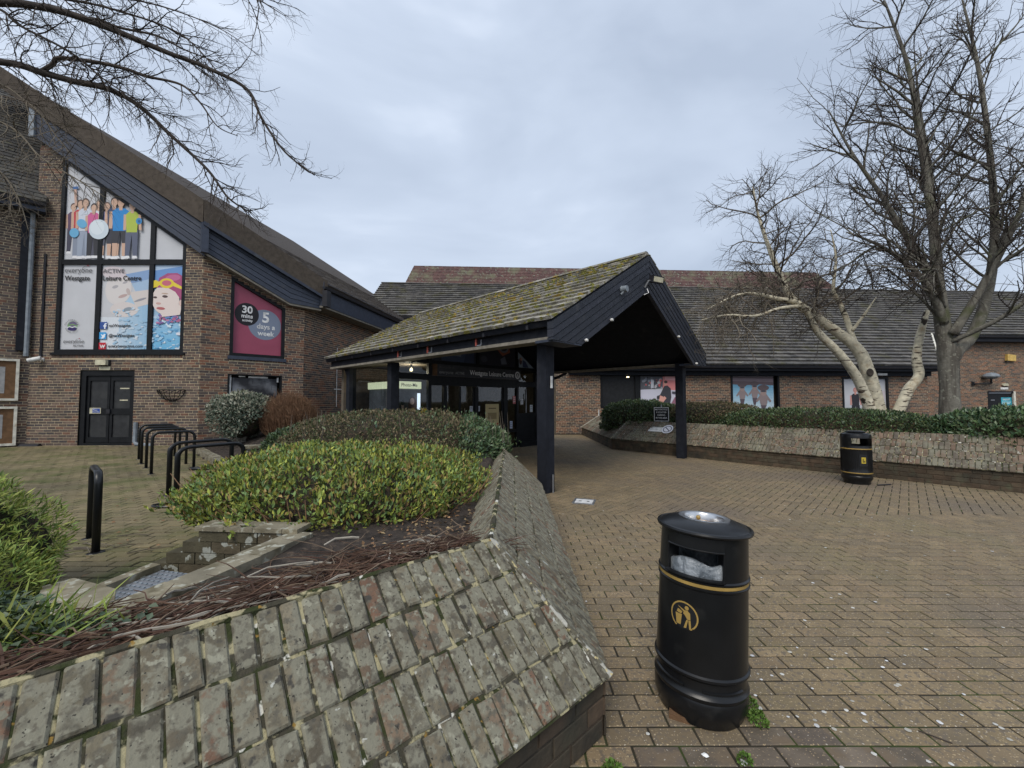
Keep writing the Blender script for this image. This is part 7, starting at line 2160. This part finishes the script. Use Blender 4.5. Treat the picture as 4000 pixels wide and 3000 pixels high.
G4 = bark_tube(tm, [(11.15, 10.3, 3.2), (11.5, 10.1, 4.0), (11.9, 9.9, 5.0), (12.3, 9.7, 6.2), (12.5, 9.5, 7.8)], [0.11, 0.09, 0.07, 0.05, 0.015], 8, seed=4)
G5 = bark_tube(tm, [(11.0, 10.5, 4.4), (10.5, 10.6, 5.6), (9.9, 10.7, 6.9), (9.2, 10.8, 8.2), (8.6, 10.8, 9.4)], [0.095, 0.075, 0.055, 0.035, 0.012], 8, seed=5)
G6 = bark_tube(tm, [(11.02, 10.5, 5.0), (11.3, 10.8, 6.3), (11.5, 11.0, 7.8), (11.4, 11.1, 9.5), (11.3, 11.1, 11.2)], [0.09, 0.07, 0.055, 0.035, 0.012], 8, seed=6)
G7 = bark_tube(tm, [(11.05, 10.4, 3.9), (10.4, 9.9, 4.5), (9.9, 9.5, 4.6), (9.3, 9.2, 4.3)], [0.06, 0.045, 0.03, 0.012], 7, seed=7)
G8 = bark_tube(tm, [(11.15, 10.4, 3.0), (11.6, 9.6, 3.5), (12.1, 9.0, 4.3), (12.6, 8.6, 5.3)], [0.06, 0.05, 0.035, 0.012], 7, seed=8)
tm.build('trunk', 'grey_bark', gt, 'full')
PG = [dict(dens=3.0, t0=0.30, ang=50, len=2.7, r=0.032, seg=0.28, n=4, wob=0.13, up=0.04), dict(dens=5.0, t0=0.12, ang=45, len=1.35, r=0.015, seg=0.2, n=3, wob=0.18, up=0.02), dict(dens=6.5, t0=0.10, ang=45, len=0.62, r=0.0085, seg=0.15, n=3, wob=0.22, up=0.02)]
for G, t0 in ((G1, 0.40), (G2, 0.45), (G3, 0.2), (G4, 0.3), (G5, 0.15), (G6, 0.2), (G7, 0.3), (G8, 0.3)):
    grow([cm, tw], *G, 0, [dict(PG[0], t0=t0), PG[1], PG[2]], rg)
cm.build('limbs', 'grey_bark', gt); tw.build('crown', 'dark_twig', gt)

# --- tree overhanging from the left, trunk out of view
rg = random.Random(303)
ov = thing('overhanging_tree', 'bare dark branches hanging over the poster window from a tree out of view', 'tree', (-8.6, 4.3, 0.1))
tm, cm, tw = MB(), MB(), MB()
bark_tube(tm, [(-8.6, 4.3, 0.0), (-8.6, 4.3, 1.5), (-8.5, 4.35, 4.0), (-8.3, 4.4, 6.0), (-8.0, 4.4, 8.0)], [0.28, 0.22, 0.17, 0.13, 0.06], 12)
BR = [([(-8.4, 4.4, 5.4), (-7.0, 4.5, 6.0), (-5.86, 4.5, 6.06), (-5.38, 4.5, 6.01), (-5.03, 4.5, 5.92), (-4.58, 4.5, 5.75), (-4.25, 4.5, 5.61), (-3.9, 4.5, 5.46), (-3.49, 4.5, 5.30), (-3.01, 4.5, 5.04), (-2.82, 4.5, 4.68), (-2.55, 4.5, 4.30), (-2.22, 4.5, 4.04)], 0.036),
      ([(-8.4, 4.4, 4.8), (-7.0, 4.5, 5.4), (-5.82, 4.5, 5.36), (-5.36, 4.5, 5.24), (-4.97, 4.5, 5.13), (-4.58, 4.5, 5.04), (-4.22, 4.5, 4.84), (-3.85, 4.5, 4.50), (-3.42, 4.5, 4.10), (-3.18, 4.5, 3.78), (-2.92, 4.5, 3.61)], 0.034),
      ([(-5.36, 4.5, 5.24), (-5.2, 4.48, 5.31), (-5.09, 4.45, 5.36), (-4.66, 4.45, 5.31), (-4.33, 4.45, 5.23), (-4.11, 4.45, 5.15), (-3.71, 4.45, 5.05), (-3.49, 4.45, 4.84), (-3.29, 4.45, 4.57), (-3.06, 4.45, 4.46)], 0.020),
      ([(-7.2, 4.4, 6.2), (-5.86, 4.4, 5.93), (-5.49, 4.4, 5.69), (-4.91, 4.4, 5.38), (-4.5, 4.4, 5.05), (-4.0, 4.4, 4.75), (-3.5, 4.4, 4.45)], 0.013),
      ([(-5.06, 4.55, 5.93), (-4.85, 4.6, 5.96), (-4.58, 4.6, 5.86), (-4.14, 4.6, 5.76), (-3.83, 4.6, 5.60), (-3.55, 4.6, 5.49), (-3.2, 4.6, 5.35)], 0.014),
      ([(-3.6, 4.3, 6.5), (-2.91, 4.3, 6.05), (-2.77, 4.3, 5.90), (-2.47, 4.3, 5.70)], 0.012),
      ([(-7.0, 4.6, 6.9), (-5.6, 4.6, 6.3), (-4.8, 4.6, 6.12), (-3.9, 4.6, 5.8), (-3.4, 4.6, 5.3), (-3.2, 4.6, 5.0)], 0.012),
      ([(-6.4, 4.7, 6.6), (-5.2, 4.7, 6.4), (-4.3, 4.7, 6.25), (-3.5, 4.7, 5.95), (-3.0, 4.7, 5.6)], 0.010)]
PL = [(([(-8.4, 4.4, 4.2), (-7.0, 4.5, 5.1), (-5.80, 4.5, 4.96), (-5.36, 4.5, 4.85), (-5.1, 4.5, 4.82)]), 0.008),
      (([(-8.3, 4.3, 3.6), (-7.0, 4.4, 4.9), (-5.79, 4.5, 4.66), (-5.31, 4.5, 4.25), (-4.90, 4.5, 4.0), (-4.55, 4.5, 3.78)]), 0.010),
      (([(-8.2, 4.4, 3.6), (-6.6, 4.5, 4.45), (-5.85, 4.5, 4.15), (-5.55, 4.5, 3.8), (-5.4, 4.5, 3.4)]), 0.008),
      (([(-8.2, 4.4, 5.0), (-6.3, 4.6, 5.25), (-5.6, 4.6, 4.95), (-5.25, 4.6, 4.55), (-5.05, 4.6, 4.3)]), 0.008)]
PO = [dict(dens=8.0, t0=0.18, ang=48, len=0.72, r=0.0075, seg=0.09, n=3, wob=0.17, grav=0.03, bias=(0.25, 0, -0.1)), dict(dens=10.0, t0=0.12, ang=48, len=0.30, r=0.0042, seg=0.06, n=3, wob=0.24, grav=0.03), dict(dens=13.0, t0=0.25, ang=45, len=0.11, r=0.0030, seg=0.04, n=3, wob=0.25)]
PT = [dict(dens=9, t0=0.2, ang=60, len=0.55, r=0.0055, seg=0.07, n=3, wob=0.24, grav=0.12), dict(dens=10.0, t0=0.1, ang=48, len=0.25, r=0.0036, seg=0.05, n=3, wob=0.3, grav=0.10), dict(dens=12.0, t0=0.2, ang=45, len=0.10, r=0.0024, seg=0.04, n=3, wob=0.3)]
for i, (pts, r0) in enumerate(BR):
    pp, rr = bark_tube(tm, pts, [r0 * 1.2, r0 * 1.1, r0, r0 * 0.85, r0 * 0.6, r0 * 0.4, r0 * 0.18], 7, seed=i)
    grow([cm, tw], pp, rr, 0, [dict(PO[0], t0=0.15), PO[1], PO[2]], rg)
    if i in (1, 3, 4, 6):
        grow([cm, tw], pp, rr, 0, PT, rg)
tm.build('trunk', 'dark_twig', ov, 'full'); cm.build('limbs', 'dark_twig', ov); tw.build('crown', 'dark_twig', ov)
pm_, pt_ = MB(), MB()
for i, (pts, r0) in enumerate(PL):
    pp, rr = bark_tube(pm_, pts, [r0 * 1.3, r0 * 1.2, r0, r0 * 0.8, r0 * 0.3], 6, seed=20 + i)
    grow([pt_], pp, rr, 0, [dict(PT[0], dens=9, t0=0.4, len=0.7), PT[1], dict(PT[2], dens=6)], rg)
pm_.build('pale_branch', 'pale_twig', ov, 'full'); pt_.build('pale_twigs', 'pale_twig', ov)

# --- bare treetops beyond the hall roof, seen past the grey tree
rg = random.Random(404)
ft = thing('distant_tree', 'faint bare treetop showing above the hall roof behind the grey tree', 'tree', (33, 34, 0))
tm, cm = MB(), MB()
for k in range(3):
    b = V((30 + 3.5 * k, 34, 0))
    pp, rr = bark_tube(tm, [b, b + V((0, 0, 5)), b + V((0.3, 0, 9)), b + V((0.2, 0, 12 + k % 2))], [0.25, 0.2, 0.12, 0.03], 6)
    grow([cm], pp, rr, 0, [dict(dens=2.2, t0=0.45, ang=40, len=3.2, r=0.04, seg=0.5, n=3, wob=0.14, up=0.08), dict(dens=3.0, t0=0.1, ang=40, len=1.4, r=0.018, seg=0.3, n=3, wob=0.18, up=0.05)], rg)
tm.build('trunk', 'dark_twig', ft); cm.build('crown', 'dark_twig', ft)
for o in LOCALS:
    if "_local" in o: del o["_local"]
for o in LOCALS:
    if "_local" in o: del o["_local"]
